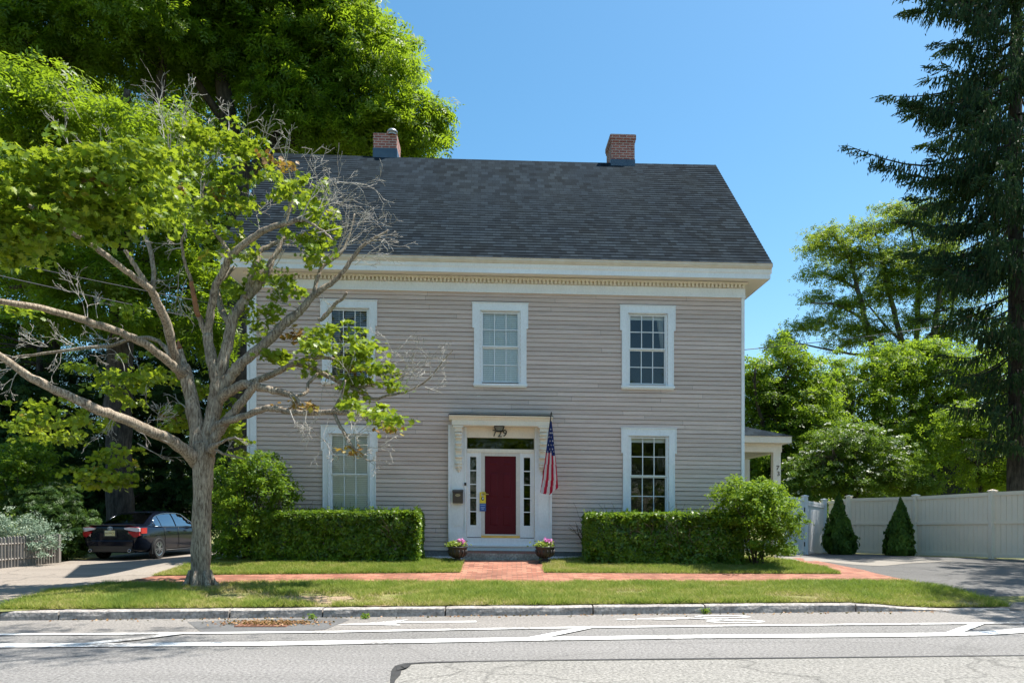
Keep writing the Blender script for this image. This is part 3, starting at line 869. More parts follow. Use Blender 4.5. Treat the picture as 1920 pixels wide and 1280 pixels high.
b.prism([(-SO - .02, ws0 + .1), (-SO - .02, ws1 + .02), (-SO - .06, ws1 + .02), (-SO - .05, ws0 + .14)], 0, UL - SO - .02, UR + SO + .02)
for s, x in ((-1, UL - SO), (1, UR + SO)): b.box(min(x, x + s * .02), max(x, x + s * .02), -SO, DEPTH, ws0, ws1 + .02)
b.build("fascia", M_white, house, hx)
b = MB()
b.prism([(-.47, wg0), (-.53, wg0 + .005), (-.575, wg0 + .06), (-.575, wg1 - .02), (-.59, wg1), (-.57, wg1), (-.56, wg0 + .06), (-.52, wg0 + .02), (-.48, wg0 + .015), (-.48, wg1), (-.47, wg1)], 0, U(404, -.55), U(1448, -.55))
for xx in (U(404, -.55), U(1448, -.55) - .006): b.box(xx, xx + .006, -.572, -.475, wg0 + .02, wg1 - .012)
b.build("gutter", mat("beige_gutter_shade", (.56, .50, .41), (.66, .61, .53), 4, .5), house, hx)  # beige, darkened to stand in for the shade under the gutter

# roof: lapped shingle courses
RU0, RU1 = UL - .5, UR + .49
b = MB()
ev, ew = -.53, wg1 + .005
L = math.hypot(VR - ev, W_RIDGE - ew); dv, dw = (VR - ev) / L, (W_RIDGE - ew) / L
nv, nw = -dw, dv
k = 0; s = 0.0; rr = random.Random(8)
while s < L - .01:
    e = min(L, s + .143); th = .014
    for i in range(24):
        a0, a1 = RU0 + (RU1 - RU0) * i / 24, RU0 + (RU1 - RU0) * (i + 1) / 24
        sag = lambda a: -.035 * math.sin(math.pi * (a - RU0) / (RU1 - RU0)) * (s / L)
        p = lambda a, q, h: (a, ev + dv * q + nv * h, ew + dw * q + nw * h + sag(a))
        b.face([p(a0, s, th), p(a1, s, th), p(a1, e, .002), p(a0, e, .002)], uv=[(a0, k * .143 + .001), (a1, k * .143 + .001), (a1, k * .143 + .142), (a0, k * .143 + .142)])
        b.face([p(a0, s, .0), p(a1, s, .0), p(a1, s, th), p(a0, s, th)], uv=[(a0, k * .143 + .001), (a1, k * .143 + .001), (a1, k * .143 + .003), (a0, k * .143 + .003)])
    s = e; k += 1
roof = b.build("roof", M_roof, house, hx)
b = MB()
bw_ = ew - .0
b.prism([(ev, ew - .004), (VR, W_RIDGE - .004), (2 * VR - ev, ew - .004), (2 * VR - ev, ew - .06), (VR, W_RIDGE - .09), (ev, ew - .06)], 0, RU0, RU1)
b.build("roof_deck", M_roof, roof, hx)
for (q0, q1) in ((RU0 + .001, RU0 + .04), (RU1 - .04, RU1 - .001)):
    b = MB()
    b.prism([(ev + .06, ew - .062), (VR, W_RIDGE - .095), (2 * VR - ev - .06, ew - .062), (2 * VR - ev - .06, ew - .2), (VR, W_RIDGE - .3), (ev + .06, ew - .2)], 0, q0, q1)
    b.build("rake_board", M_white, house, hx)
b = MB()
x = RU0; 
while x < RU1:
    e = min(RU1, x + .3); sg = -.035 * math.sin(math.pi * (x - RU0) / (RU1 - RU0))
    b.prism([(VR - .14, W_RIDGE - .125 + sg), (VR, W_RIDGE + .026 + sg), (VR + .14, W_RIDGE - .125 + sg), (VR + .13, W_RIDGE - .15 + sg), (VR, W_RIDGE + .004 + sg), (VR - .13, W_RIDGE - .15 + sg)], 0, x, e - .004); x = e
b.build("ridge_cap", M_roof, roof, hx)

# chimneys
def chimney(p0, p1, pt, pflash, pbase, corb, vf, name="chimney"):
    v0, v1 = VR - vf, VR - vf + .84
    u0, u1 = U(p0, v0), U(p1, v0)
    wt = fp((p0 + p1) / 2, pt, v0)[1]; wfl = fp((p0 + p1) / 2, pflash, v0)[1]; wb = fp((p0 + p1) / 2, pbase, v0)[1]
    b = MB(); b.box(u0, u1, v0, v1, wb - .2, wt - .22)
    b.box(u0 - corb * .5, u1 + corb * .5, v0 - corb * .5, v1 + corb * .5, wt - .22, wt - .15); b.box(u0 - corb, u1 + corb, v0 - corb, v1 + corb, wt - .15, wt - .02)
    b.box(u0 - corb * .3, u1 + corb * .3, v0 - corb * .3, v1 + corb * .3, wt - .02, wt)
    c = b.build(name, M_chim, house, hx)
    f = MB(); f.box(u0 - .012, u1 + .012, v0 - .012, v1 + .012, wb - .2, wfl)
    f.build("flashing", M_lead, c, hx)
    return c, (u0 + u1) / 2, wt
c1, cu_, ct_ = chimney(700, 744, 250, 278, 296, .006, .02)
c2, _, _ = chimney(1146, 1190, 252, 299, 310, .035, .12)
f = MB(); f.lathe([(.0, .10), (.10, .09), (.15, .04), (.15, 0), (.12, -.0), (.12, -.06)], (cu_ + .2, VR, ct_ + .02), 16); f.build("flue_cap", mat("steel", (.3, .31, .33), (.45, .46, .48), 4, .4, metal=.8), c1, hx)

# --- entrance
ent = MB()
b = ent
PL0, PL1, PR0, PR1 = U(842), U(874), U(1003), U(1033)
zc = fp(938, 798, -.1)[1]; zp = fp(938, 997, -.1)[1]; zb = fp(938, 1030)[1] - .03
for a, c in ((PL0, PL1), (PR0, PR1)):
    b = MB()
    b.box(a, c, -.10, .0, zp, zc)
    b.box(a - .01, c + .01, -.125, .0, zb, zp); b.box(a + .01, c - .01, -.135, -.125, zb + .02, zp - .06)
    b.box(a - .012, a + .03, -.13, -.10, zp, zc); b.box(c - .03, c + .012, -.13, -.10, zp, zc)
    # raised long panel with a rounded foot
    pz0, pz1 = zp + .14, zp + 1.27
    cxm, hw = (a + c) / 2, (c - a) / 2 - .07
    prof = [(cxm - hw, pz1), (cxm - hw, pz0 + .08), (cxm - hw * .6, pz0), (cxm + hw * .6, pz0), (cxm + hw, pz0 + .08), (cxm + hw, pz1), (cxm + hw * .6, pz1 + .07), (cxm - hw * .6, pz1 + .07)]
    b.prism(prof, 1, -.112, -.10)
    b.build("pilaster", M_white, house, hx)
b = MB()
b.box(PL1, PR0, -.06, .0, W_TR1, zc)                                   # frieze above transom
b.box(PL1 + .012, DU0 + .012, -.062, .02, W_STEP - .02, W_TR1 - .0); b.box(DU1 - .012, PR0 - .012, -.062, .02, W_STEP - .02, W_TR1)
tz0, tz1 = fp(938, 842)[1], fp(938, 821)[1]
b.box(DU0 + .012, DU1 - .012, -.05, .04, tz1, W_TR1)
dz1 = fp(938, 848.5)[1]
b.box(DU0 + .012, DU1 - .012, -.075, .04, dz1, tz0)                      # transom bar
b.build("door_surround", M_cream, house, hx)
g = MB(); g.face([(DU0, .0, tz0), (DU1, .0, tz0), (DU1, .0, tz1), (DU0, .0, tz1)]); g.build("transom_window", M_glassd, house, hx)
# sidelights
DF0, DF1 = U(902), U(975)
zs_b = fp(938, 1006.6)[1]
def sidelight(p0, p1, x0, x1):
    a, c = U(p0), U(p1); gb, gt = fp(938, 984.5)[1], fp(938, 857)[1]
    b = MB(); b.box(x0, a, -.04, .03, zs_b, dz1); b.box(c, x1, -.04, .03, zs_b, dz1); b.box(a, c, -.04, .03, zs_b, gb); b.box(a, c, -.04, .03, gt, dz1)
    for q in ((a - .028, a - .012), (c + .012, c + .028)): b.box(*q, -.05, -.04, gb - .03, gt + .03)
    b.box(a - .012, c + .012, -.05, -.04, gt + .014, gt + .03); b.box(a - .012, c + .012, -.05, -.04, gb - .03, gb - .014)
    for k in range(1, 5): z = gb + (gt - gb) * k / 5; b.box(a, c, -.03, .02, z - .011, z + .011)
    o = b.build("sidelight", M_white, house, hx)
    g = MB(); g.face([(a, .0, gb), (c, .0, gb), (c, .0, gt), (a, .0, gt)]); g.build("pane", M_glassd, o, hx)
    return a, c, gb, gt
SLA = sidelight(881.5, 893, DU0 + .012, DF0 - .03)
SLB = sidelight(982, 994, DF1 + .03, DU1 - .012)
lace = mat("lace_curtain", (0.03, .032, .03), (.32, .33, .32), 7, .85, stretch=(1.6, 1, 1))
b = MB(); b.face([(SLA[0] - .03, .16, SLA[2] + .3), (SLA[1] + .03, .16, SLA[2] + .3), (SLA[1] + .03, .16, SLA[3]), (SLA[0] - .03, .16, SLA[3])]); b.build("lace_curtain", lace, house, hx)
b = MB(); b.box(DF0 - .03, DF0, -.055, .03, zs_b, dz1); b.box(DF1, DF1 + .03, -.055, .03, zs_b, dz1); b.build("door_jamb", M_white, house, hx)
# hall behind glass
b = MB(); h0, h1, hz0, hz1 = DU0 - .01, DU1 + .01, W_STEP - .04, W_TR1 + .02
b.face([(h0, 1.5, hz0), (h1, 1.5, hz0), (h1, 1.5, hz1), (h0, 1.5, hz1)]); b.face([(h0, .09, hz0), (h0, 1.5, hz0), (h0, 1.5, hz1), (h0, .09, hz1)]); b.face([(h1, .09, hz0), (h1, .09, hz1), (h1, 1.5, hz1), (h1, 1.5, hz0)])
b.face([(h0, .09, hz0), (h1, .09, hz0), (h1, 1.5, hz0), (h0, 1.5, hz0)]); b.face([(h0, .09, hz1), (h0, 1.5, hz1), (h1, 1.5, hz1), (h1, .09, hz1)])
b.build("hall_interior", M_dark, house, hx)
# storm door frame and red door
dr0, dr1, drb, drt = U(909), U(967.5), fp(938, 1001)[1], fp(938, 855)[1]
kb_ = fp(938, 1007.5)[1]
b = MB(); b.box(DF0, dr0, -.05, .03, kb_, dz1); b.box(dr1, DF1, -.05, .03, kb_, dz1); b.box(dr0, dr1, -.05, .03, drt, dz1); b.box(dr0, dr1, -.05, .03, kb_ + .05, drb)
b.box(DF0 + .004, dr0 - .02, -.056, -.05, kb_ + .06, dz1 - .02)
storm = b.build("storm_door_frame", M_storm, house, hx)
b = MB(); b.box(DF0 + .005, DF1 - .005, -.062, .03, kb_ - .005, kb_ + .05); b.build("threshold", M_brass, house, hx)
b = MB(); b.box(dr0, dr1, .0, .04, drb, drt)
pw = (dr1 - dr0); hh_ = drt - drb
for c0, c1_ in ((.13, .45), (.55, .87)):
    for r0, r1 in ((.10, .37), (.46, .80), (.875, .95)):
        a0, a1, z0, z1 = dr0 + pw * c0, dr0 + pw * c1_, drb + hh_ * r0, drb + hh_ * r1
        b.prism([(a0, z0), (a1, z0), (a1, z1), (a0, z1)], 1, -.004, .0)
        i = .028
        A = [(a0 + i, -.004, z0 + i), (a1 - i, -.004, z0 + i), (a1 - i, -.004, z1 - i), (a0 + i, -.004, z1 - i)]; j = .05
        Bq = [(a0 + j, -.014, z0 + j), (a1 - j, -.014, z0 + j), (a1 - j, -.014, z1 - j), (a0 + j, -.014, z1 - j)] if z1 - z0 > .12 else None
        if Bq:
            for q in range(4): b.face([A[q], A[(q + 1) % 4], Bq[(q + 1) % 4], Bq[q]])
            b.face(Bq)
door = b.build("front_door", M_red, house, hx)
hz = fp(906, 926)[1]; hu = U(906)
b = MB(); b.box(hu - .025, hu + .025, -.062, -.05, hz - .02, hz + .06); b.tube([(hu, -.05, hz + .01), (hu, -.11, hz + .01), (hu + .13, -.115, hz - .005)], .011, 8); b.build("door_handle", M_brass, door, hx)
# sill boards under the door
b = MB(); z1 = kb_ - .006; z0 = fp(938, 1021)[1]
b.box(PL1 + .012, PR0 - .012, -.07, .03, z0, z1); b.box(PL1 - .0, PR0 + .0, -.14, .03, z0 - .035, z0); b.box(PL1, PR0, -.09, .03, W_STEP - .08, z0 - .035)
b.build("door_sill", M_white, house, hx)
# hood
vh = -.46
ha, hc = fp(840, 788, vh)[0], fp(1040, 788, vh)[0]
hz1_, hz2, hz3 = fp(938, 778.8, vh)[1], fp(938, 787, vh)[1], fp(938, 796.5, vh)[1]
i1, i2 = fp(847, 788, vh + .1)[0], fp(1031, 788, vh + .1)[0]
b = MB(); b.box(i1, i2, vh + .09, .0, hz3, hz2)
steps = [(0, hz2), (.02, hz2 + .01), (.028, hz2 + .035), (.055, hz2 + .065), (.085, hz2 + .075), (.088, hz1_)]
prof = [(0.0, hz2)] + [(vh + .09 - d, z) for d, z in steps] + [(0.0, hz1_)]
b.prism(prof, 0, i1 - .06, i2 + .06)
b.box(i1 + .03, i2 - .03, vh + .12, -.01, hz3 - .012, hz3)                # soffit panel
hood = b.build("door_hood", M_cream, house, hx)
b = MB(); b.prism([(vh - .01, hz1_ + .004), (.0, hz1_ + .09), (0, hz1_ + .07), (0, hz1_ + .003)], 0, i1 - .075, i2 + .075); b.build("hood_roof", M_roof, hood, hx)
# carved brackets
def bracket(p0, p1, ptop, pbot):
    a, c = U(p0, -.3), U(p1, -.3); m_ = (a + c) / 2; hw = (c - a) / 2
    zt, zz = fp((p0 + p1) / 2, ptop, -.25)[1], fp((p0 + p1) / 2, pbot, -.15)[1]
    Hh = zt - zz; b = MB()
    def blk(f0, f1, w, d): b.box(m_ - hw * w, m_ + hw * w, -.10 - d, -.0, zt - Hh * f1, zt - Hh * f0)
    def roll(f, r, w, d): b.tube([(m_ - hw * w, -.10 - d, zt - Hh * f), (m_ + hw * w, -.10 - d, zt - Hh * f)], r, 12)
    blk(-.02, .02, 1.45, .27); blk(.02, .11, 1.05, .24)
    for sx in (-1, 1):
        for sz in (-1, 1): b.box(m_ + sx * hw * .5 - .022, m_ + sx * hw * .5 + .022, -.35, -.34, zt - Hh * .065 + sz * .022 - .013, zt - Hh * .065 + sz * .022 + .013)
    roll(.16, .045, .95, .19); blk(.13, .22, .75, .19); roll(.235, .03, 1.05, .18); blk(.25, .36, .8, .14); roll(.37, .03, 1.0, .15); blk(.38, .46, .75, .12)
    roll(.48, .028, 1.05, .12); roll(.53, .022, 1.0, .11); blk(.54, .66, .85, .075); roll(.67, .028, 1.1, .085); blk(.69, .80, .9, .055)
    roll(.81, .026, 1.1, .06); roll(.87, .05, .95, .03); roll(.94, .035, .6, .02); roll(.985, .02, .3, .01)
    b.build("bracket", M_cream, house, hx)
bracket(853, 866, 800, 884); bracket(1012, 1026, 801, 886)
# text helper
def text(name, s, size, m, parent, frame, ext=.006, align='CENTER', xf=None):
    cu_ = bpy.data.curves.new(name, 'FONT'); cu_.body = s; cu_.size = size; cu_.extrude = ext; cu_.align_x = align; cu_.align_y = 'CENTER'; cu_.resolution_u = 4
    t = bpy.data.objects.new(name, cu_); COL.objects.link(t)
    dg = bpy.context.evaluated_depsgraph_get(); me = bpy.data.meshes.new_from_object(t.evaluated_get(dg))
    bpy.data.objects.remove(t)
    for v in me.vertices:
        q = frame @ v.co; v.co = Vector(xf(q)) if xf else q
    me.name = name
    return link(name, me, m, parent)
nu, nwz = fp(937, 812.5, -.06)
for k, ch in enumerate("729"):
    fr = Matrix.Translation((nu + (k - 1) * .118, -.068, nwz - (.012 if k == 1 else 0))) @ Matrix.Rotation(R(90), 4, 'X') @ Matrix.Rotation(R((4, 0, -6)[k]), 4, 'Z')
    text("house_number", ch, .225, M_black, house, fr, .010, xf=hx)
# hanging lantern under the hood
lu, lw = fp(936, 798, -.22)
b = MB(); T = [(-.115, -.115), (.115, -.115), (.115, .115), (-.115, .115)]; Bq = [(x * .62, y * .62) for x, y in T]
lz0, lz1 = lw - .125, lw - .02
for k in range(4):
    k2 = (k + 1) % 4
    b.tube([(lu + T[k][0], -.22 + T[k][1], lz1), (lu + Bq[k][0], -.22 + Bq[k][1], lz0)], .011, 5)
    b.tube([(lu + T[k][0], -.22 + T[k][1], lz1), (lu + T[k2][0], -.22 + T[k2][1], lz1)], .011, 5); b.tube([(lu + Bq[k][0], -.22 + Bq[k][1], lz0), (lu + Bq[k2][0], -.22 + Bq[k2][1], lz0)], .011, 5)
b.box(lu - .12, lu + .12, -.34, -.10, lz1, lz1 + .018); b.box(lu - .05, lu + .05, -.27, -.17, lz1 + .018, hz3 - .01)
lamp = b.build("lantern", M_black, house, hx)
b = MB()
for k in range(4):
    k2 = (k + 1) % 4; b.face([(lu + Bq[k][0], -.22 + Bq[k][1], lz0), (lu + Bq[k2][0], -.22 + Bq[k2][1], lz0), (lu + T[k2][0], -.22 + T[k2][1], lz1), (lu + T[k][0], -.22 + T[k][1], lz1)])
b.build("lamp_glass", mat("frosted_glass", (.10, .10, .09), (.18, .18, .16), 6, .3), lamp, hx)
# doorbell
du, dw_ = fp(872.5, 907, -.1); b = MB(); b.box(du - .025, du + .025, -.15, -.13, dw_ - .035, dw_ + .03); b.build("doorbell", M_black, house, hx)
# steps
su0, su1 = U(868, -.6), U(1010, -.6)
wtop = fp(938, 1036, -.62)[1]; wbot = fp(938, 1053, -.62)[1]
b = MB(); b.box(su0, su1, -.64, .02, wbot - .15, wtop - .012); b.build("granite_step", M_granite, house, hx)
b = MB(); b.box(su0 + .02, su1 - .02, -.60, -.1, wtop - .012, wtop + .002); b.box(PL1 - .02, PR0 + .02, -.26, -.1, wtop + .002, W_STEP - .03); b.build("brick_tread", M_steptop, house, hx)
# side porch at the back right
pv0, pv1 = 2.5, 5.4
pc0, pc1 = U(1450, pv0), U(1464, pv0)
pe = U(1490, pv0 - .35)
pz_e, pz_f = fp(1440, 817, pv0 - .3)[1], fp(1440, 829.5, pv0 - .28)[1]
pz_b = fp(1440, 843, pv0)[1]
pr_top = fp(1396, 793, 2.2)[1] + .25
b = MB(); b.box(UR, pe - .06, pv0 - .3, pv1 + .3, pz_f, pz_e)
b.box(UR, pc1 + .03, pv0, pv0 + .2, pz_b - .06, pz_f - .004); b.box(pc0, pc1 + .03, pv0 + .2, pv1, pz_b - .06, pz_f - .004)
porch = b.build("side_porch", M_cream, house, hx)
b = MB(); A = (UR, pv0 - .34, pz_e + .004); Bp = (pe, pv0 - .34, pz_e + .004); Cp = (pe, pv1 + .34, pz_e + .004); Dp = (UR, pv1 + .34, pz_e + .004); E1 = (UR, pv0 + .9, pr_top); E2 = (UR, pv1 - .9, pr_top)
b.face([A, Bp, E1]); b.face([Bp, Cp, E2, E1]); b.face([Cp, Dp, E2]); b.build("porch_roof", M_roof, porch, hx)
b = MB(); b.box(UR, pc1 + .03, pv0 - .02, pv1, .2, .55); b.build("porch_floor", M_cream, porch, hx)
b = MB(); b.box(pc0, pc1, pv0 + .0, pv0 + .18, .2, pz_b - .06); b.build("post", M_cream, porch, hx)
fp0 = U(1398, pv1 - .2); b = MB(); b.box(fp0 - .02, fp0 + .13, pv1 - .2, pv1 - .02, .2, pz_b - .06); b.build("post", M_cream, porch, hx)
for ch, px, py in (("7", 1458, 877), ("3", 1459.5, 888)):
    tu, tw = fp(px, py, pv0); fr = Matrix.Translation((tu, pv0 - .008, tw)) @ Matrix.Rotation(R(90), 4, 'X'); text("house_number", ch, .17, M_bronze, porch, fr, xf=hx)

# --- things at the door
def hthing(name, u, v, w):
    o = empty(name, H2W(u, v, w), YAW); return o
# mailbox
mu, mz0 = fp(858.5, 943, -.2); mz1 = fp(858.5, 917, -.2)[1]; mw = .118; mh = mz1 - mz0
mb_ = hthing("mailbox", mu, -.131, mz0)
b = MB(); b.prism([(-.0, 0), (-.13, 0), (-.13, mh * .78), (-.115, mh * .86), (0, mh * .92)], 0, -mw, mw)
b.build("mailbox_body", M_bronze, mb_)
b = MB(); b.prism([(0, mh * .925), (-.12, mh * .865), (-.145, mh * .80), (-.15, mh * .80), (-.125, mh * .89), (0, mh)], 0, -mw - .008, mw + .008); b.build("lid", M_bronze, mb_)
b = MB(); n = 20
b.face([(.06 * math.cos(2 * math.pi * k / n), -.1325, mh * .58 + .03 * math.sin(2 * math.pi * k / n)) for k in range(n)]); b.build("nameplate", mat("dull_brass", (.42, .34, .2), (.5, .42, .28), 12, .4, metal=.4), mb_)
text("lettering", "MAIL", .042, M_bronze, mb_, Matrix.Translation((0, -.135, mh * .58)) @ Matrix.Rotation(R(90), 4, 'X'), .001)
tag(mb_, "small brown metal mailbox with oval plate left of the front door", "mailbox")
# door hanger
tu, tz1 = fp(905, 922, -.13); tz0 = fp(905, 958, -.13)[1]; tzm = fp(905, 943, -.13)[1]
dh = hthing("door_hanger", tu, -.075, tz0)
M_yel = mat("yellow_card", (.75, .56, .02), (.8, .62, .05), 20, .5); M_blu = mat("blue_card", (.02, .085, .30), (.03, .11, .36), 20, .5)
hw = .072; b = MB(); y0 = tzm - tz0; y1 = tz1 - tz0
hole = [(.026 * math.cos(a), -.002, y1 - .05 + .026 * math.sin(a)) for a in [2 * math.pi * k / 16 for k in range(16)]]
b.box(-hw, hw, -.004, .0, y0, y1 - .09); b.box(-hw, -.03, -.004, 0, y1 - .09, y1); b.box(.03, hw, -.004, 0, y1 - .09, y1); b.box(-.03, .03, -.004, 0, y1 - .018, y1)
b.build("yellow_card", M_yel, dh)
b = MB(); b.box(-hw, hw + .004, -.005, .0, 0, y0 - .001); b.build("blue_card", M_blu, dh)
b = MB(); b.face([(.034 * math.cos(2 * math.pi * k / 16), -.0055, y0 + .11 + .045 * math.sin(2 * math.pi * k / 16)) for k in range(16)]); b.build("emblem", M_black, dh)
b = MB(); b.face([(.013 * math.cos(2 * math.pi * k / 12) + .006, -.0065, y0 + .115 + .03 * math.sin(2 * math.pi * k / 12)) for k in range(12)]); b.build("emblem_centre", M_white, dh)
b = MB()
for z, x0, x1 in ((y0 - .035, -.055, .06), (y0 - .095, -.045, .05), (y0 - .13, -.03, .03)): b.box(x0, x1, -.0065, -.005, z - .008, z + .005)
b.build("print_line", mat("pale_blue_print", (.3, .45, .7), (.35, .5, .75), 20, .5), dh)
tag(dh, "yellow and blue card hanging from the front door handle", "door hanger")

# flag
bu, bw0 = fp(1020, 884, -.14); tu_, tw_ = fp(1033.5, 776, -.85)
fl = hthing("flag", bu, -.14, bw0)
def FL(u, v, w): return (u - bu, v + .14, w - bw0 - SHEAR * (u - bu))
b = MB(); b.tube([FL(bu, -.13, bw0 - .02), FL(tu_, -.85, tw_)], .014, 8); b.tube([FL(tu_, -.85, tw_ - .01), FL(tu_ + .002, -.87, tw_ + .05)], [.02, .012], 8)
b.build("flag_pole", M_black, fl)
b = MB(); b.box(-.03, .03, -.02, .02, -.07, .03); b.tube([(0, 0, -.01), (0, -.06, .05)], .02, 8); b.build("bracket", M_bronze, fl)
M_cl = [mat("flag_red", (.52, .008, .045), (.6, .014, .06), 10, .7), mat("flag_white", (.84, .82, .84), (.88, .86, .88), 10, .7), mat("flag_blue", (.018, .035, .17), (.025, .05, .22), 10, .7)]
def translucent(m, f):
    nt = m.node_tree; p = nt.nodes["Principled BSDF"]; src = p.inputs["Base Color"].links[0].from_socket
    tr = N(nt, "ShaderNodeBsdfTranslucent"); nt.links.new(src, tr.inputs["Color"]); ms = N(nt, "ShaderNodeMixShader"); ms.inputs[0].default_value = f
    nt.links.new(p.outputs[0], ms.inputs[1]); nt.links.new(tr.outputs[0], ms.inputs[2]); nt.links.new(ms.outputs[0], nt.nodes["Material Output"].inputs["Surface"])
for m_ in M_cl: translucent(m_, .5)
fb = MB()
Lft = [(789, 1032), (815, 1028), (843, 1024.5), (870, 1020.5), (900, 1016.5), (916, 1014), (924, 1012.5)]
Rgt = [(789, 1034.2), (815, 1037.5), (843, 1039.8), (870, 1043), (900, 1045.5), (908, 1046.2), (913, 1046.6)]
def edge(tab, f):
    g = f * (len(tab) - 1); i = min(int(g), len(tab) - 2); h = g - i
    return tab[i][0] + (tab[i + 1][0] - tab[i][0]) * h, tab[i][1] + (tab[i + 1][1] - tab[i][1]) * h
def flagpt(s, f):
    (yl, xl), (yr, xr) = edge(Lft, f), edge(Rgt, f)
    x = xl + (xr - xl) * s; y = yl + (yr - yl) * s
    if f > .72: y += 9 * (f - .72) / .28 * max(0, 1 - abs(s - .52) / .52)
    v = -.78 + .30 * (1 - s) * min(1, f * 1.4) + .05 * math.sin(s * 15 + f * 2) * min(1, f * 2) 
    u, w = fp(x, y, v); return FL(u, v, w)
NS, NF = 36, 30
for i in range(NS):
    for j in range(NF):
        s0, s1, f0, f1 = i / NS, (i + 1) / NS, j / NF, (j + 1) / NF
        fm = (f0 + f1) / 2
        sm_ = (s0 + s1) / 2 + .18 * (fm - .4)
        m_ = 2 if fm < .365 + .03 * s0 else (0 if int(sm_ * 6 + 10.3) % 2 == 0 else 1)
        fb.face([flagpt(s0, f0), flagpt(s1, f0), flagpt(s1, f1), flagpt(s0, f1)], m_, True)
fb.build("flag_cloth", M_cl, fl, uv=False)
sb = MB()
for f, ss in ((.10, (.5,)), (.145, (.35, .75)), (.19, (.2, .6)), (.235, (.4, .8)), (.28, (.22, .6, .9)), (.325, (.4, .75)), (.355, (.2, .57, .9))):
    for s in ss:
        c = Vector(flagpt(s, f)); c.y -= .012; pts = []
        for k in range(10):
            r = .026 if k % 2 == 0 else .011; a = math.pi / 2 + k * math.pi / 5 + s
            pts.append((c.x + r * .8 * math.cos(a), c.y, c.z + r * math.sin(a)))
        sb = MB(); sb.face(pts); sb.build("star", M_cl[1], fl, uv=False)
tag(fl, "american flag hanging limp from a black pole beside the front door", "flag")

# ------------------------------------------------------------------ urn planters with flowers
M_urn = mat("black_urn", (0.018, 0.016, 0.015), (0.04, 0.034, 0.03), 8, 0.5, 0.2, 30)
def leafquads(name, pos, nrm, size, mat_, tint, parent=None, rng=None, tmpl=None, aspect=.5, droop=0.0, along=None):
    """leaves: template polygon(s) placed at pos (n,3), facing nrm (n,3)"""
    n = len(pos)
    if tmpl is None:
        T = np.array([(0, -.5, 0), (aspect * .5, .0, .06), (0, .5, 0), (-aspect * .5, .0, .06)]); TF = [(0, 1, 2, 3)]
    else: T, TF = np.array(tmpl[0], float), tmpl[1]
    nrm = nrm / (np.linalg.norm(nrm, axis=1, keepdims=True) + 1e-9)
    if along is None: r = rng.normal(0, 1, (n, 3)); r[:, 2] -= droop
    else: r = along + rng.normal(0, .25, (n, 3))
    b_ = r - nrm * (r * nrm).sum(1, keepdims=True); b_ /= (np.linalg.norm(b_, axis=1, keepdims=True) + 1e-9)
    a = np.cross(b_, nrm)
    sz = size if isinstance(size, np.ndarray) else np.full(n, size)
    V = pos[:, None, :] + sz[:, None, None] * (T[None, :, 0:1] * a[:, None, :] + T[None, :, 1:2] * b_[:, None, :] + T[None, :, 2:3] * nrm[:, None, :])
    k = len(T); F = []; cnt = []
    base = np.arange(n) * k
    per = [np.array(f) for f in TF]
    allf = np.concatenate([base[:, None] + f[None, :] for f in per], 1).ravel()
    cnt = np.tile(np.array([len(f) for f in per]), n)
    return npmesh(name, V.reshape(-1, 3), allf, cnt, mat_, parent, tint=np.clip(np.repeat(tint, len(per)), 0, 1))

M_flowerleaf = leafmat("flower_leaves", [(0, (.12, .2, .02)), (1, (.3, .34, .04))], .3)
M_petal = leafmat("pink_petals", [(0, (.42, .04, .25)), (.5, (.62, .18, .48)), (1, (.75, .45, .66))], .3, (.7, .2, .5))
def urn(px, py, label1, label2):
    gxx, gyy = G(px, py)
    o = empty("urn_planter", (gxx, gyy, gz(gxx, gyy) - .01)); tag(o, label1, "planter", "black urns beside the front step")
    b = MB(); b.box(-.15, .15, -.15, .15, 0, .035)
    b.lathe([(.13, .035), (.12, .055), (.075, .075), (.06, .10), (.085, .12), (.15, .15), (.19, .21), (.203, .28), (.203, .32), (.222, .335), (.226, .36), (.21, .365), (.195, .34), (.0, .33)], n=28)
    b.build("urn_bowl", M_urn, o)
    b = MB()
    for k in range(14):
        a = 2 * math.pi * k / 14; b.tube([(.095 * math.cos(a), .095 * math.sin(a), .125), (.17 * math.cos(a), .17 * math.sin(a), .165), (.203 * math.cos(a), .203 * math.sin(a), .22), (.207 * math.cos(a), .207 * math.sin(a), .29)], .014, 5)
    b.build("fluting", M_urn, o)
    p = empty("flowering_plant", (gxx, gyy, gz(gxx, gyy) + .33)); tag(p, label2, "flowers", "flowers in the two black urns")
    rng = np.random.default_rng(int(px))
    n = 420; q = rng.normal(0, 1, (n, 3)) * (.095, .095, .05); q[:, 2] = np.abs(q[:, 2]) + .03; q[:, 0] -= .03
    leafquads("leaves", q, rng.normal(0, .6, (n, 3)) + (0, -.3, .8), .07, M_flowerleaf, rng.uniform(0, 1, n), p, rng)
    n = 200; c = np.array([(.06, -.02, .13), (.11, .0, .12), (.02, .03, .14), (.09, -.06, .10)])[rng.integers(0, 4, n)]; q = c + rng.normal(0, .028, (n, 3))
    leafquads("blossom", q, rng.normal(0, .5, (n, 3)) + (0, -.5, .7), .042, M_petal, rng.uniform(0, 1, n), p, rng, aspect=.9)
urn(858, 1054, "black urn planter on the left of the front step, below the mailbox", "pink and yellow flowers in the urn left of the step")
urn(1022, 1054, "black urn planter on the right of the front step, below the flag", "pink and yellow flowers in the urn right of the step")

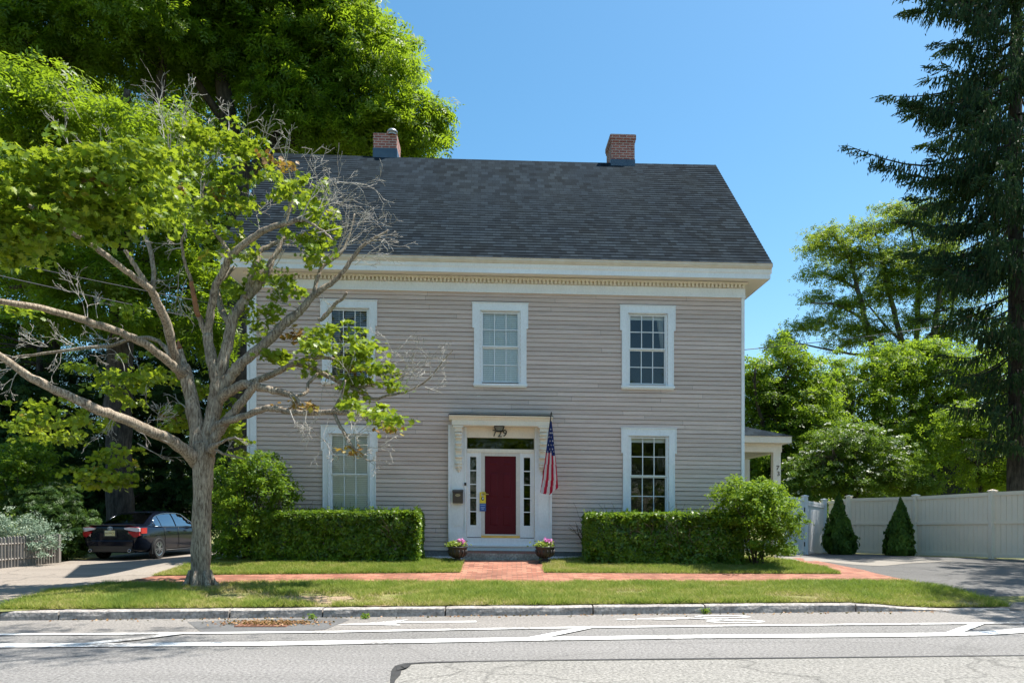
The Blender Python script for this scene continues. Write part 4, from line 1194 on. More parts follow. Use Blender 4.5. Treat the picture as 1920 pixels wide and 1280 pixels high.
# ------------------------------------------------------------------ foliage helpers
def blobpoints(rng, blobs, nsub, subr, nleaf, flat=.4, inner=.55, up=1.0, shell=True):
    """blobs (cx,cy,cz,rx,ry,rz): leaf positions, normals, tints grouped in flattened clumps"""
    B = np.array(blobs, float); wgt = (B[:, 3] * B[:, 5] + B[:, 3] * B[:, 4] + B[:, 4] * B[:, 5]); wgt /= wgt.sum()
    which = rng.choice(len(B), nsub, p=wgt)
    strag = rng.uniform(0, 1, nsub) < .16
    d = rng.normal(0, 1, (nsub, 3)); d /= np.linalg.norm(d, axis=1, keepdims=True)
    rad = rng.uniform(inner, 1.0, nsub) ** .6
    ph = rng.uniform(0, 6.28, (len(B), 3))[which]
    rad = rad * (1 + .20 * np.sin(3.1 * d[:, 0] + ph[:, 0] + 2.3 * d[:, 2]) + .14 * np.sin(5.3 * d[:, 2] + ph[:, 1]) * np.cos(4.1 * d[:, 0] + ph[:, 2]) + rng.normal(0, .06, nsub))
    rad = np.where(strag, rng.uniform(.98, 1.28, nsub), rad)
    C = B[which, :3] + d * rad[:, None] * B[which, 3:]
    sr = subr * rng.uniform(.55, 1.3, nsub) * np.where(strag, .6, 1)
    cl = np.repeat(np.arange(nsub), nleaf)
    g = rng.normal(0, .5, (len(cl), 3)); g = np.clip(g, -1.15, 1.15)
    # clumps droop outward
    out = d[cl]
    P = C[cl] + g * sr[cl][:, None] * (1, 1, flat)
    hor = np.linalg.norm(g[:, :2], axis=1)
    P[:, 2] -= .22 * sr[cl] * hor ** 2
    Nn = rng.normal(0, .6, (len(cl), 3)) + out * .45 + np.array((0, 0, up * .75))
    ctint = rng.uniform(0, 1, nsub)
    tint = .62 * ctint[cl] ** 1.3 + .38 * rng.uniform(0, 1, len(cl))
    return P, Nn, tint, C, sr

def pb(px, py, Y, rx, ry, rd):
    """blob from a photo ellipse at distance Y; rd = depth radius in metres"""
    c = W(px, py, Y); k = Y / FPX
    return (c.x, c.y, c.z, rx * k, rd, ry * k)

# leaf templates
def compound(n=5, L=1.0, w=.2):
    """pinnate spray: paired leaflets along a stalk, plus one at the tip"""
    V, Fc = [], []
    def leaf(x, y, ang, l, dz):
        c, s = math.cos(ang), math.sin(ang); b = len(V)
        for u, v, z in ((0, 0, 0), (w * .5, .5, .05), (0, 1, -.06), (-w * .5, .5, .05)):
            uu, vv = u * l * 1.6, v * l
            V.append((x + uu * c + vv * s, y - uu * s + vv * c, dz + z * l)); 
        Fc.append((b, b + 1, b + 2, b + 3))
    for k in range(n // 2):
        y = -.45 + .7 * k / max(1, n // 2 - 1) if n > 3 else -.1
        for sgn in (-1, 1): leaf(0, y, sgn * 1.05, .48, 0)
    leaf(0, .2, 0, .5, -.02)
    return V, Fc
def maple_leaf():
    half = [(0, -.42), (.10, -.34), (.30, -.36), (.24, -.2), (.52, -.1), (.33, .06), (.46, .32), (.2, .2), (.16, .3), (0, .62)]
    R_ = [(x, y, .12 * abs(x)) for x, y in half]; L_ = [(-x, y, .12 * abs(x)) for x, y in half[1:-1]]
    V = R_ + L_; n = len(half); m = len(L_)
    F = [tuple(range(n)), tuple([0, n - 1] + [n + m - 1 - i for i in range(m)])]
    return V, F
MAPLE = maple_leaf(); PINN = compound(7); PINN5 = compound(5); TRI = compound(3, w=.34)
def sprig(n=6, w=.42, step=.17):
    """short shoot with leaves set in pairs"""
    V, Fc = [], []
    for k in range(n):
        sgn = -1 if k % 2 else 1; y = -.5 + step * (k // 2 * 2) * .9; ang = sgn * .75; c, s = math.cos(ang), math.sin(ang); b = len(V); l = .42
        for u, v, z in ((0, 0, 0), (w * .5, .5, .06), (0, 1, .02), (-w * .5, .5, .06)):
            uu, vv = u * l, v * l; V.append((uu * c + vv * s, y + vv * c - uu * s, z * l + .05 * k))
        Fc.append((b, b + 1, b + 2, b + 3))
    return V, Fc
SPRIG = sprig()

def twig(mb, p, d, L, r, depth, rng, nb=4, spread=.7, grav=0.0, mi=0):
    """crooked branching twig"""
    pts = [Vector(p)]; d = Vector(d).normalized(); seg = 4
    rads = [r]
    for i in range(seg):
        d = (d + Vector((rng.uniform(-1, 1), rng.uniform(-1, 1), rng.uniform(-1, 1) + grav)) * .28).normalized()
        pts.append(pts[-1] + d * L / seg); rads.append(r * (1 - .62 * (i + 1) / seg))
    mb.tube(pts, [max(q, .0032) for q in rads], 4 if r < .012 else 6, mi, cap=False)
    if depth > 0:
        for k in range(nb):
            f = rng.uniform(.25, 1.0); i = min(seg - 1, int(f * seg)); q = pts[i].lerp(pts[i + 1], f * seg - i)
            dd = (pts[i + 1] - pts[i]).normalized(); s = Vector((rng.uniform(-1, 1), rng.uniform(-1, 1), rng.uniform(-1, 1)))
            s = (s - dd * s.dot(dd)).normalized()
            twig(mb, q, dd + s * spread * rng.uniform(.6, 1.4), L * rng.uniform(.42, .7), rads[i] * .62, depth - 1, rng, max(2, nb - (depth > 1)), spread, grav, mi)

def spline(pts, n=4):
    """Catmull-Rom through (vec, r)"""
    out = []
    P = [pts[0]] + pts + [pts[-1]]
    for i in range(1, len(P) - 2):
        for k in range(n):
            t = k / n; a, b_, c, d = (np.array(P[i + j]) for j in (-1, 0, 1, 2))
            out.append(.5 * (2 * b_ + (c - a) * t + (2 * a - 5 * b_ + 4 * c - d) * t * t + (3 * b_ - a - 3 * c + d) * t ** 3))
    out.append(np.array(P[-2])); return out

def limb(mb, pix, Y0, Y1, rng, n=9, wob=.012, jit=.07):
    """limb traced as (px,py,r_px), distance from Y0 to Y1"""
    P = []; m = len(pix)
    for i, (px, py, r) in enumerate(pix):
        Y = Y0 + (Y1 - Y0) * (i / max(1, m - 1)); w = W(px, py, Y); P.append((w.x, w.y, w.z, r * Y / FPX * (.90 if Y < 18 else 1)))
    S = spline(P, 4)
    pts = [Vector((s[0] + rng.uniform(-wob, wob), s[1] + rng.uniform(-wob, wob), s[2] + rng.uniform(-wob, wob))) for s in S]
    mb.tube(pts, [max(.003, s[3]) * rng.uniform(.95, 1.07) for s in S], n, 0, True, jit, rng)
    return pts, [s[3] for s in S]

# ------------------------------------------------------------------ street maple, half of it dead
M_bark = barkmat("maple_bark", (0.11, 0.078, 0.055), (0.47, 0.40, 0.31), .16, 42)
M_twig = barkmat("bare_twigs", (0.28, 0.26, 0.225), (0.54, 0.51, 0.46), 1, 20)
M_wood = mat("torn_wood", (0.32, 0.14, 0.06), (0.2, 0.09, 0.045), 9, .9)
M_maple = leafmat("maple_leaves", [(0, (.085, .155, .012)), (.45, (.15, .24, .015)), (.86, (.235, .305, .017)), (.95, (.30, .31, .02)), (1, (.42, .28, .03))], .45, (.42, .52, .03), .42)
M_brown = leafmat("withered_leaves", [(0, (.10, .05, .025)), (.5, (.22, .12, .03)), (1, (.26, .28, .03))], .35, (.5, .3, .05))
mx_, my_ = G(375, 1099)
maple = empty("street_tree", (mx_, my_, gz(mx_, my_)))
tag(maple, "half dead maple with bare grey limbs on the verge by the kerb", "tree")
inv = Vector((mx_, my_, gz(mx_, my_)))
mpx = lambda p: tuple(Vector(p) - inv)
rg = random.Random(21); tb = MB(); TY = my_
limb(tb, [(375, 1106, 25), (375.5, 1094, 22.5), (376, 1075, 20), (377, 1030, 19), (378, 980, 18.5), (380, 920, 18.5), (381, 880, 20), (381, 852, 23), (378, 828, 20)], TY, TY, rg, 20, .003, .03)
for k in range(7):                                                        # root flare
    a = k * .9 + .2; tb.tube([inv + Vector((.30 * math.cos(a), .30 * math.sin(a), -.02)), inv + Vector((.22 * math.cos(a), .22 * math.sin(a), .09)), inv + Vector((.17 * math.cos(a), .17 * math.sin(a), .3))], [.06, .055, .03], 8)
LIMBS = {
 'A': ([(372, 868, 17), (350, 846, 13), (318, 824, 11.5), (280, 807, 11), (245, 791, 10.5), (210, 777, 10), (175, 764, 9.5), (109, 733, 9), (57, 707, 8), (0, 667, 7), (-60, 628, 6), (-130, 590, 4)], 0, -3.0),
 'B': ([(374, 850, 20), (367, 794, 15), (358, 745, 14), (350, 705, 13), (343, 682, 12)], 0, .1),
 'Bs': ([(345, 695, 10), (339, 668, 8), (336, 646, 3)], .1, .15),
 'B1': ([(342, 705, 11), (330, 680, 9.5), (321, 640, 9), (310, 600, 9), (297, 571, 8.5), (283, 545, 7.5), (255, 522, 6.5), (227, 501, 6), (175, 462, 5.5), (140, 440, 5), (87, 405, 4.5), (44, 379, 3.5), (0, 350, 2.5)], .1, -3.2),
 'B2': ([(286, 552, 5.5), (288, 525, 5), (287, 497, 4.8), (280, 462, 4.5), (268, 435, 4), (262, 422, 3.5), (250, 380, 2.5), (235, 330, 1.8)], .0, .5),
 'B3': ([(278, 538, 5.5), (262, 512, 5), (249, 492, 4.5), (240, 478, 4), (234, 468, 3.5)], -.1, -.3),
 'C': ([(344, 700, 10), (330, 689, 9), (300, 665, 8.5), (271, 645, 8.2), (227, 624, 7.8), (175, 606, 7.5), (109, 586, 7), (57, 573, 6.5), (0, 565, 6), (-70, 552, 5)], 0, -2.8),
 'D': ([(322, 672, 5), (317, 663, 5), (302, 643, 4.6), (280, 634, 4.2), (245, 635, 4), (206, 648, 3.8), (144, 654, 3.2), (79, 663, 2.8), (22, 670, 2)], .1, .5),
 'E': ([(386, 850, 19), (394, 803, 15.5), (402, 760, 15), (407, 715, 14), (400, 685, 12), (394, 660, 11), (389, 628, 10)], 0, .2),
 'E1': ([(389, 628, 8), (381, 612, 7), (372, 590, 5.5), (366, 568, 5), (361, 545, 4.5)], .2, .1),
 'E1b': ([(359, 527, 3.6), (352, 508, 3.5), (346, 488, 3.2), (342, 468, 3), (341, 450, 2.6), (352, 430, 2)], .1, -.1),
 'E2': ([(390, 632, 9), (393, 600, 8.5), (398, 562, 8), (405, 535, 7.5), (416, 514, 7.2), (425, 495, 7), (433, 479, 7), (449, 464, 7), (469, 449, 6.8), (488, 437, 6.5), (506, 428, 6), (525, 422, 5.5), (540, 418, 5), (567, 412, 4), (585, 420, 3), (607, 434, 2.4), (625, 450, 1.6)], .2, -.7),
 'E3': ([(434, 482, 5), (424, 465, 4.5), (407, 440, 4), (395, 425, 3.5), (385, 412, 3), (378, 380, 2.2), (384, 340, 1.6)], .0, .2),
 'F': ([(406, 722, 12), (420, 672, 11.5), (430, 630, 11), (437, 597, 11), (450, 576, 10.5), (464, 556, 10), (482, 536, 9), (498, 515, 8), (506, 500, 7), (511, 486, 6), (522, 468, 5), (528, 450, 4), (534, 420, 3), (548, 380, 2.2), (552, 340, 1.5)], .1, .9),
 'F2': ([(462, 560, 8), (468, 535, 7.5), (474, 512, 7.5), (482, 490, 7), (487, 472, 5.5), (505, 461, 4.5), (530, 449, 3.5), (555, 440, 2.5)], .3, .8),
 'F3': ([(430, 606, 6), (420, 590, 6.5), (413, 572, 6.5), (409, 552, 5.5), (412, 530, 4.5), (440, 500, 3.5)], .2, 1.0),
 'G': ([(408, 748, 13), (420, 722, 12), (434, 702, 11.5), (448, 686, 11), (470, 666, 10.5), (492, 648, 10), (516, 624, 9.5), (532, 608, 9), (546, 597, 9.5), (556, 588, 8), (565, 581, 7.5), (584, 559, 6.5), (600, 545, 6), (615, 535, 5.5), (632, 522, 5), (646, 506, 4.5), (657, 490, 4.2), (676, 465, 3.6), (697, 449, 2.6), (729, 431, 1.5)], .1, .3),
 'G2': ([(588, 556, 4.5), (592, 535, 4.5), (597, 515, 4), (605, 500, 3.8), (622, 488, 3), (640, 473, 2.4), (655, 440, 1.8), (665, 400, 1.2)], .2, .6),
 'Gs': ([(598, 600, 4), (606, 596, 4), (620, 580, 4), (630, 568, 3.6), (642, 560, 3), (650, 548, 2.5)], .0, -.3),
 'H': ([(410, 752, 11), (418, 742, 10.5), (432, 733, 10), (448, 724, 9.5), (460, 720, 9), (478, 724, 8), (495, 728, 7.5), (513, 732, 7), (532, 737, 6.5), (546, 741, 6), (558, 750, 4.5), (562, 760, 3.5)], .1, -.6),
 'H2': ([(462, 722, 6.5), (485, 712, 6.5), (513, 700, 6.5), (530, 692, 6.2), (546, 684, 6), (573, 674, 5), (600, 670, 4), (632, 675, 3), (650, 690, 2)], .1, .3),
 'H3': ([(552, 682, 5.5), (570, 686, 5), (586, 690, 5), (600, 697, 5), (632, 713, 5), (650, 722, 4.6), (665, 730, 4.2), (690, 743, 3.6), (706, 749, 3), (719, 743, 2.6), (740, 739, 2.4), (760, 735, 2.2), (782, 724, 2), (800, 713, 1.8), (815, 698, 1.6), (827, 681, 1.4), (838, 668, 1.2), (849, 656, .8)], .2, -.2),
 'H4': ([(650, 724, 3.4), (668, 726, 3.2), (690, 723, 2.8), (706, 720, 2.4), (726, 717, 2), (746, 711, 1.6), (766, 700, 1)], .1, .2),
 'H5': ([(596, 700, 3.4), (588, 708, 3.4), (578, 720, 3.4), (575, 735, 3.2), (562, 741, 3), (548, 742, 3)], .1, -.5),
 'I': ([(392, 850, 13), (402, 824, 12), (414, 802, 10.5), (427, 784, 9.5), (444, 765, 9), (459, 746, 8.5), (472, 730, 7.5), (484, 716, 6)], -.05, -.3),
 'I2': ([(398, 812, 9), (408, 797, 8.5), (430, 788, 7.5), (454, 781, 7), (473, 774, 7), (492, 767, 7), (512, 765, 6.8), (530, 769, 6.5), (550, 773, 6), (570, 774, 6), (597, 773, 5.6), (624, 772, 5.5), (645, 773, 5), (665, 776, 4.6), (692, 783, 4), (719, 791, 3)], -.1, -1.2),
 'I3': ([(626, 774, 3.6), (632, 788, 3.6), (638, 800, 3.5), (646, 812, 3.3), (655, 827, 3), (665, 841, 2.6), (677, 852, 2), (689, 862, 1.5), (710, 862, 1)], -.9, -1.4),
 'I4': ([(625, 770, 3), (632, 757, 3), (638, 746, 2.8), (643, 732, 2.4), (648, 712, 1.6)], -.9, -.9),
 'J': ([(394, 845, 9), (398, 838, 7), (404, 834, 5), (416, 829, 3), (429, 822, 2.6), (440, 821, 2.2), (456, 824, 1.5)], -.2, -.6),
 'J2': ([(398, 838, 5), (405, 843, 3.2), (418, 850, 2.8), (435, 854, 2.4), (450, 858, 1.8), (459, 860, 1.2)], -.2, -.5),
}
LP = {}
for k, (px_, d0, d1) in LIMBS.items():
    LP[k] = limb(tb, px_, TY + d0, TY + d1, rg, 12 if px_[0][2] > 9 else 8, .010 if px_[0][2] > 6 else .007)
tb.build("trunk", M_bark, maple, mpx, uv=False)
for pts_, d0, d1 in (([(372, 592, 5.2), (366, 568, 5.3), (361, 545, 4.9), (358, 527, 4.3)], .08, .06), ([(337, 655, 6), (335, 645, 3), (333, 636, .8)], .12, .12), ([(606, 597, 4.6), (622, 578, 4.3)], -.02, -.1)):
    b = MB(); limb(b, pts_, TY + d0, TY + d1, rg, 8); b.build("torn_wood", M_wood, maple, mpx, uv=False)
# bare twigs: (px,py, dY, dx,dy in px, length px, how many)
tw = MB(); rt = random.Random(4)
def twigs_at(px, py, dY, dx, dy, L, n, r=.011, depth=3, nb=3, spread=.75):
    for _ in range(max(1, round(n * .72))):
        Y = TY + dY + rt.uniform(-.4, .4); k = Y / FPX
        j = L * .12
        r *= 1.0
        twig(tw, W(px + rt.uniform(-j, j), py + rt.uniform(-j, j), Y), (dx + rt.uniform(-.3, .3) * L, rt.uniform(-.5, .5) * L, -dy + rt.uniform(-.3, .3) * L), L * k * rt.uniform(.7, 1.15), r * 1.0 * rt.uniform(.7, 1.2), depth, rt, nb, spread)
for a in [(552, 340, .7, 8, -50, 75, 3), (540, 415, .6, 30, -60, 95, 4), (567, 410, -.5, 50, -60, 100, 4), (600, 430, -.6, 60, -40, 95, 3), (606, 500, .4, 40, -60, 90, 3), (640, 470, .6, 40, -60, 80, 4), (657, 490, .2, 50, -40, 80, 3), (676, 465, .2, 50, -20, 65, 3), (697, 449, .2, 40, -10, 45, 3), (610, 440, .1, 40, -70, 110, 3), (590, 380, 0, 50, -30, 80, 3), (630, 340, .3, 30, -10, 60, 2),
          (500, 460, .8, 20, 10, 60, 3, .009), (480, 440, .8, -20, -50, 70, 2), (520, 500, .7, 40, -20, 55, 2), (470, 510, .6, 30, -20, 45, 2),
          (345, 450, 0, -10, -60, 80, 3), (341, 460, 0, -50, -10, 45, 3), (378, 380, .2, 10, -60, 80, 3), (384, 340, .2, -10, -60, 90, 3), (330, 330, .3, 10, -60, 100, 3), (320, 270, .3, -10, -70, 100, 3), (345, 300, .3, 20, -70, 90, 2), (300, 300, .2, -40, -40, 70, 2), (395, 300, .3, 10, -90, 110, 1), (420, 250, .5, 5, -60, 70, 2), (440, 280, .5, 30, -60, 60, 2), (390, 260, .5, -10, -50, 60, 2), (480, 290, .5, 20, -50, 70, 2),
          (500, 300, .6, 20, -40, 60, 2), (130, 290, -.4, -30, -60, 70, 2), (185, 320, -.3, -20, -80, 90, 1), (235, 330, .3, -20, -50, 60, 2), (150, 230, .2, -20, -30, 60, 1),
          (340, 500, .1, -8, 50, 60, 3, .008), (352, 520, .1, -12, 60, 70, 2, .008), (330, 560, .1, -15, 30, 45, 2, .008), (168, 600, -.6, -10, -50, 65, 3, .009), (180, 596, -.6, 10, -50, 50, 1, .009),
          (140, 650, .4, -60, -30, 50, 3, .009), (90, 655, .4, -50, -20, 60, 3, .009), (206, 645, .3, -40, -20, 55, 3, .009), (240, 636, .2, -30, -30, 40, 2, .009), (110, 660, .5, 10, 50, 45, 3, .008), (60, 668, .5, -40, 20, 50, 2, .008), (175, 655, .3, 0, 40, 35, 2, .008), (240, 640, .3, -4, 50, 40, 2, .008), (235, 700, -.2, 4, -60, 40, 2, .008), (40, 690, -.9, -30, 30, 60, 3, .009),
          (300, 800, .2, 20, -40, 40, 3, .009), (320, 790, .2, -30, -20, 45, 3, .009), (280, 790, -.2, 50, -10, 50, 2, .009), (215, 780, -.5, -20, 30, 40, 3, .008), (240, 790, -.4, 30, 20, 45, 2, .008), (255, 830, -.2, 50, 20, 60, 2, .009), (352, 760, .2, -25, -25, 40, 3, .010), (310, 742, .2, 10, 40, 40, 2, .012),
          (746, 711, .2, 50, -50, 60, 4, .009), (720, 718, .2, 30, -60, 60, 4, .009), (690, 722, .2, 20, -50, 60, 3, .009), (660, 726, .1, -20, -60, 60, 3, .009), (760, 735, -.1, 50, -30, 60, 3, .008), (800, 713, -.2, 25, -50, 55, 3, .008), (827, 681, -.2, 15, -40, 35, 3, .006), (800, 722, -.2, 45, -10, 45, 2, .007), (630, 690, .2, 20, 40, 50, 3, .009), (610, 700, .2, -15, 50, 60, 3, .009), (650, 735, 0, 20, 40, 40, 3, .008),
          (546, 742, -.5, 15, 30, 30, 3, .008), (470, 728, 0, 20, -30, 40, 2, .007), (570, 774, -.7, 10, 40, 45, 3, .009), (600, 774, -.8, -40, 30, 50, 3, .009), (540, 770, -.7, 20, 40, 35, 2, .009), (575, 790, -.8, 60, 40, 95, 2, .010), (610, 780, -.9, -10, 50, 60, 2, .009), (665, 841, -1.3, 30, 5, 45, 3, .007), (655, 827, -1.2, 30, -40, 45, 3, .007), (689, 862, -1.4, 30, 2, 35, 3, .006), (655, 780, -1, 20, 50, 60, 2, .008), (700, 785, -1.1, 20, 20, 40, 2, .007),
          (440, 821, -.5, 20, 10, 35, 2, .007), (425, 850, -.3, 5, -30, 28, 2, .007), (530, 560, .5, 10, -20, 30, 2, .007), (600, 545, .1, 25, 25, 40, 2, .007), (560, 580, .2, -25, -20, 45, 2, .009), (500, 640, .1, -20, -30, 40, 2, .007)]:
    twigs_at(*a)
tw.build("bare_twig", M_twig, maple, mpx, uv=False)
# leaf clusters: (px,py,rx,ry, dY, weight)
rng = np.random.default_rng(7)
def maple_clumps(lst, dens, m, name, lo=0.0, hi=1.0, sz=.108):
    Ps, Ns, Ts = [], [], []
    for (px, py, rx, ry, dY) in lst:
        if px < 372 and py < 465: dY -= 3.0 * smooth(372, 250, px) if False else 3.0 * (1 - smooth(250, 372, px))
        Y = TY + dY; bl = [pb(px, py, Y, rx, ry, .35 + rx * Y / FPX * .7)]
        n = max(4, int(dens * rx * ry / 150)); P, Nn, t, C, sr = blobpoints(rng, bl, n, .26, 22 if dens >= 1 else 6, .32, .15, 1.1)
        Ps.append(P); Ns.append(Nn); Ts.append(lo + (hi - lo) * np.clip(t + rng.normal(0, .08, len(t)), 0, 1))
    P, Nn, T = np.concatenate(Ps), np.concatenate(Ns), np.concatenate(Ts)
    o = leafquads(name, P, Nn, sz * rng.uniform(.7, 1.25, len(P)), m, T, maple, rng, MAPLE, droop=.5)
    for v in (o,): v.location = -inv
    return o
MC = [(40, 330, 90, 40, -.6), (150, 305, 85, 40, -.3), (60, 375, 75, 45, -.7), (140, 350, 85, 50, -.5), (235, 330, 75, 50, -.3), (305, 345, 55, 45, 0), (250, 390, 70, 35, -.3), (340, 370, 38, 25, 0), (110, 420, 70, 32, -.7), (20, 430, 60, 40, -.8), (190, 400, 60, 35, -.4), (60, 460, 50, 25, -.6), (270, 300, 60, 25, .2),
      (-60, 400, 80, 90, -.8), (350, 300, 35, 25, .2), (215, 285, 40, 18, .1),
      (420, 265, 50, 28, .4), (395, 285, 40, 30, .4), (462, 295, 45, 30, .5), (500, 325, 28, 26, .5), (425, 345, 45, 28, .5), (455, 360, 30, 28, .5), (375, 235, 16, 9, .4), (350, 250, 14, 10, .4), (440, 320, 50, 20, .4), (355, 400, 24, 20, 0), (380, 390, 30, 14, .1), (440, 400, 20, 12, .3), (430, 250, 30, 12, .4),
      (558, 358, 26, 24, .1), (590, 372, 30, 30, .1), (600, 410, 26, 26, .0), (585, 395, 34, 26, 0), (612, 435, 26, 24, -.1), (590, 455, 34, 26, 0), (600, 480, 22, 18, 0), (565, 440, 22, 16, .1), (542, 350, 20, 12, .1),
      (440, 430, 32, 22, .3), (400, 455, 30, 22, .2), (410, 490, 30, 26, .3), (455, 490, 34, 26, .4), (440, 530, 34, 22, .5), (500, 520, 22, 16, .6), (535, 525, 22, 20, .6), (520, 550, 30, 22, .6), (545, 545, 14, 14, .6), (490, 585, 28, 22, .5), (520, 590, 28, 20, .5), (455, 560, 30, 14, .7), (480, 620, 25, 20, .6),
      (575, 618, 28, 12, .2), (600, 635, 40, 20, .2), (640, 632, 38, 22, .1), (668, 648, 36, 18, .0), (700, 655, 30, 16, 0), (640, 665, 45, 18, .1), (600, 660, 40, 18, .2), (668, 680, 30, 14, .1), (715, 690, 24, 12, .1), (695, 702, 20, 9, .1), (660, 710, 22, 8, .1), (735, 722, 14, 6, .1), (520, 665, 26, 14, .2), (500, 665, 20, 10, .2), (670, 736, 20, 8, .1), (690, 764, 28, 10, -1), (715, 776, 26, 11, -1.1), (735, 790, 14, 6, -1.1), (660, 758, 14, 7, -.9), (580, 690, 15, 7, .2),
      (110, 765, 70, 25, .3), (40, 790, 60, 25, .3), (120, 800, 55, 24, .4), (70, 815, 50, 18, .4), (165, 790, 30, 18, .3), (190, 700, 50, 22, .5), (240, 715, 50, 25, .5), (285, 715, 45, 22, .5), (205, 735, 50, 20, .5), (300, 685, 35, 20, .6), (270, 690, 30, 20, .6), (340, 715, 30, 20, .4), (390, 720, 25, 20, .7), (230, 840, 38, 18, .2), (200, 860, 34, 12, .2), (140, 885, 40, 12, .1), (235, 890, 16, 8, .1), (205, 893, 16, 5, .1), (215, 905, 18, 5, .1), (165, 905, 12, 6, .1), (175, 880, 22, 8, .1), (330, 800, 24, 12, .3), (330, 770, 20, 8, .3), (250, 580, 22, 12, .5), (40, 590, 16, 12, -.6),
      (430, 770, 24, 22, .6), (440, 800, 22, 22, .6), (415, 740, 20, 16, .7), (450, 830, 16, 22, .6), (365, 740, 14, 20, .5), (380, 790, 10, 14, .6)]
cr = maple_clumps(MC, 1.0, M_maple, "leaves")
maple_clumps([(548, 628, 26, 11, .2), (565, 640, 16, 7, .2), (545, 755, 10, 6, -.5), (592, 762, 10, 5, -.7), (335, 352, 14, 7, .1), (520, 300, 18, 7, .5), (530, 318, 16, 8, .5), (395, 360, 20, 8, .3), (665, 695, 14, 7, .1), (320, 780, 14, 5, .3), (728, 800, 10, 4, -1.1), (655, 848, 10, 6, -1.2), (185, 345, 8, 4, -.6)], .7, M_brown, "withered_leaves")

# ------------------------------------------------------------------ hedges and shrubs
M_hedge = leafmat("hedge_leaves", [(0, (.02, .05, .008)), (.5, (.10, .19, .013)), (1, (.24, .36, .022))], .42, (.3, .45, .03), .38, .5)
M_privet = leafmat("privet_leaves", [(0, (.05, .11, .010)), (.5, (.11, .21, .014)), (1, (.20, .31, .02))], .45, (.36, .5, .03), .5, .25)
M_stem = barkmat("shrub_stems", (.05, .04, .03), (.13, .10, .075), .4, 30)
def hedge(px0, px1, ptop, Yf, depth, label, seed):
    x0, x1 = (px0 - CX) / FPX * Yf, (px1 - CX) / FPX * Yf
    zt = EYE - (ptop - HY) / FPX * (Yf + .15); zb = gz((x0 + x1) / 2, Yf)
    cx = (x0 + x1) / 2; o = empty("hedge", (cx, Yf + depth / 2, zb)); tag(o, label, "hedge", "clipped hedges along the front of the house")
    rng = np.random.default_rng(seed); Lx, Lz = (x1 - x0) / 2, zt - zb
    n = 23000
    P = rng.uniform((-Lx, -depth / 2, 0.02), (Lx, depth / 2, Lz), (n, 3))
    f = rng.integers(0, 10, n); ed = np.abs(rng.normal(0, .10, n))
    P[:, 1] = np.where(f < 5, -depth / 2 + ed, P[:, 1]); P[:, 2] = np.where((f >= 5) & (f < 8), Lz - ed, P[:, 2])
    P[:, 0] = np.where(f == 8, -Lx + ed, np.where(f == 9, Lx - ed, P[:, 0]))
    nz = VNoise(seed, .35); nz2 = VNoise(seed + 5, .12)
    bump = (nz(P[:, 0] + 30, P[:, 2] + 30) - .5) * .20 + (nz2(P[:, 0] + 30, P[:, 2] + 9) - .5) * .16
    P[:, 1] += np.where(f < 5, bump, 0)
    tb_ = (nz(P[:, 0] + 70, P[:, 1] + 30) - .5) * .14 + (nz2(P[:, 0] + 10, P[:, 1] + 9) - .5) * .12 + np.maximum(0, rng.normal(-.06, .05, n)) * 2
    P[:, 2] += np.where((f >= 5) & (f < 8), tb_, 0)
    # rounded shoulders and a foot that draws in
    r = .16; ex = np.maximum(0, np.abs(P[:, 0]) - (Lx - r)); ez = np.maximum(0, P[:, 2] - (Lz - r)); ey = np.maximum(0, np.abs(P[:, 1]) - (depth / 2 - r))
    d = np.sqrt(ex ** 2 + ez ** 2 + ey ** 2); s = np.where(d > r, r / (d + 1e-9), 1)
    P[:, 0] = np.sign(P[:, 0]) * (np.minimum(np.abs(P[:, 0]), Lx - r) + ex * s); P[:, 2] = np.minimum(P[:, 2], Lz - r) + ez * s; P[:, 1] = np.sign(P[:, 1]) * (np.minimum(np.abs(P[:, 1]), depth / 2 - r) + ey * s)
    out = np.stack([P[:, 0] / Lx * (f >= 8) * 1.2, np.where(f < 5, -1.0, 0), np.where((f >= 5) & (f < 8), 1.0, .35)], 1)
    Nn = out + rng.normal(0, .75, (n, 3)) + np.array((0, 0, .35))
    t = .5 * nz2(P[:, 0] + 40, P[:, 2] + P[:, 1] + 40) + .5 * rng.uniform(0, 1, n)
    leafquads("foliage", P, Nn, .10 * rng.uniform(.6, 1.35, n), M_hedge, t, o, rng, aspect=.42)
    ns = 90; Ps = np.stack([rng.uniform(-Lx, Lx, ns), rng.uniform(-depth / 2, depth / 2 - .1, ns), np.full(ns, Lz) + rng.uniform(-.03, .05, ns)], 1)
    sh_ = leafquads("new_shoot", Ps, rng.normal(0, 1, (ns, 3)) * (1, 1, .2), .16 * rng.uniform(.6, 1.3, ns), M_hedge, rng.uniform(.6, 1, ns), o, rng, SPRIG, along=np.tile((0, 0, 2.0), (ns, 1))); tag(sh_, kind='stuff')
    b = MB(); rr = random.Random(seed)
    for k in range(46):
        x = rr.uniform(-Lx + .1, Lx - .1); y = rr.uniform(-depth / 2 + .2, depth / 2 - .15)
        twig(b, (x, y, -.03), (rr.uniform(-.4, .4), rr.uniform(-.3, .3), 1), Lz * .85, .016, 1, rr, 4)
    b.build("stem", M_stem, o, uv=False)
hedge(470, 787, 957, 16.15, 1.0, "clipped dark green hedge left of the front door", 31)
hedge(1098, 1398, 961, 16.25, 1.0, "clipped dark green hedge right of the front door", 33)

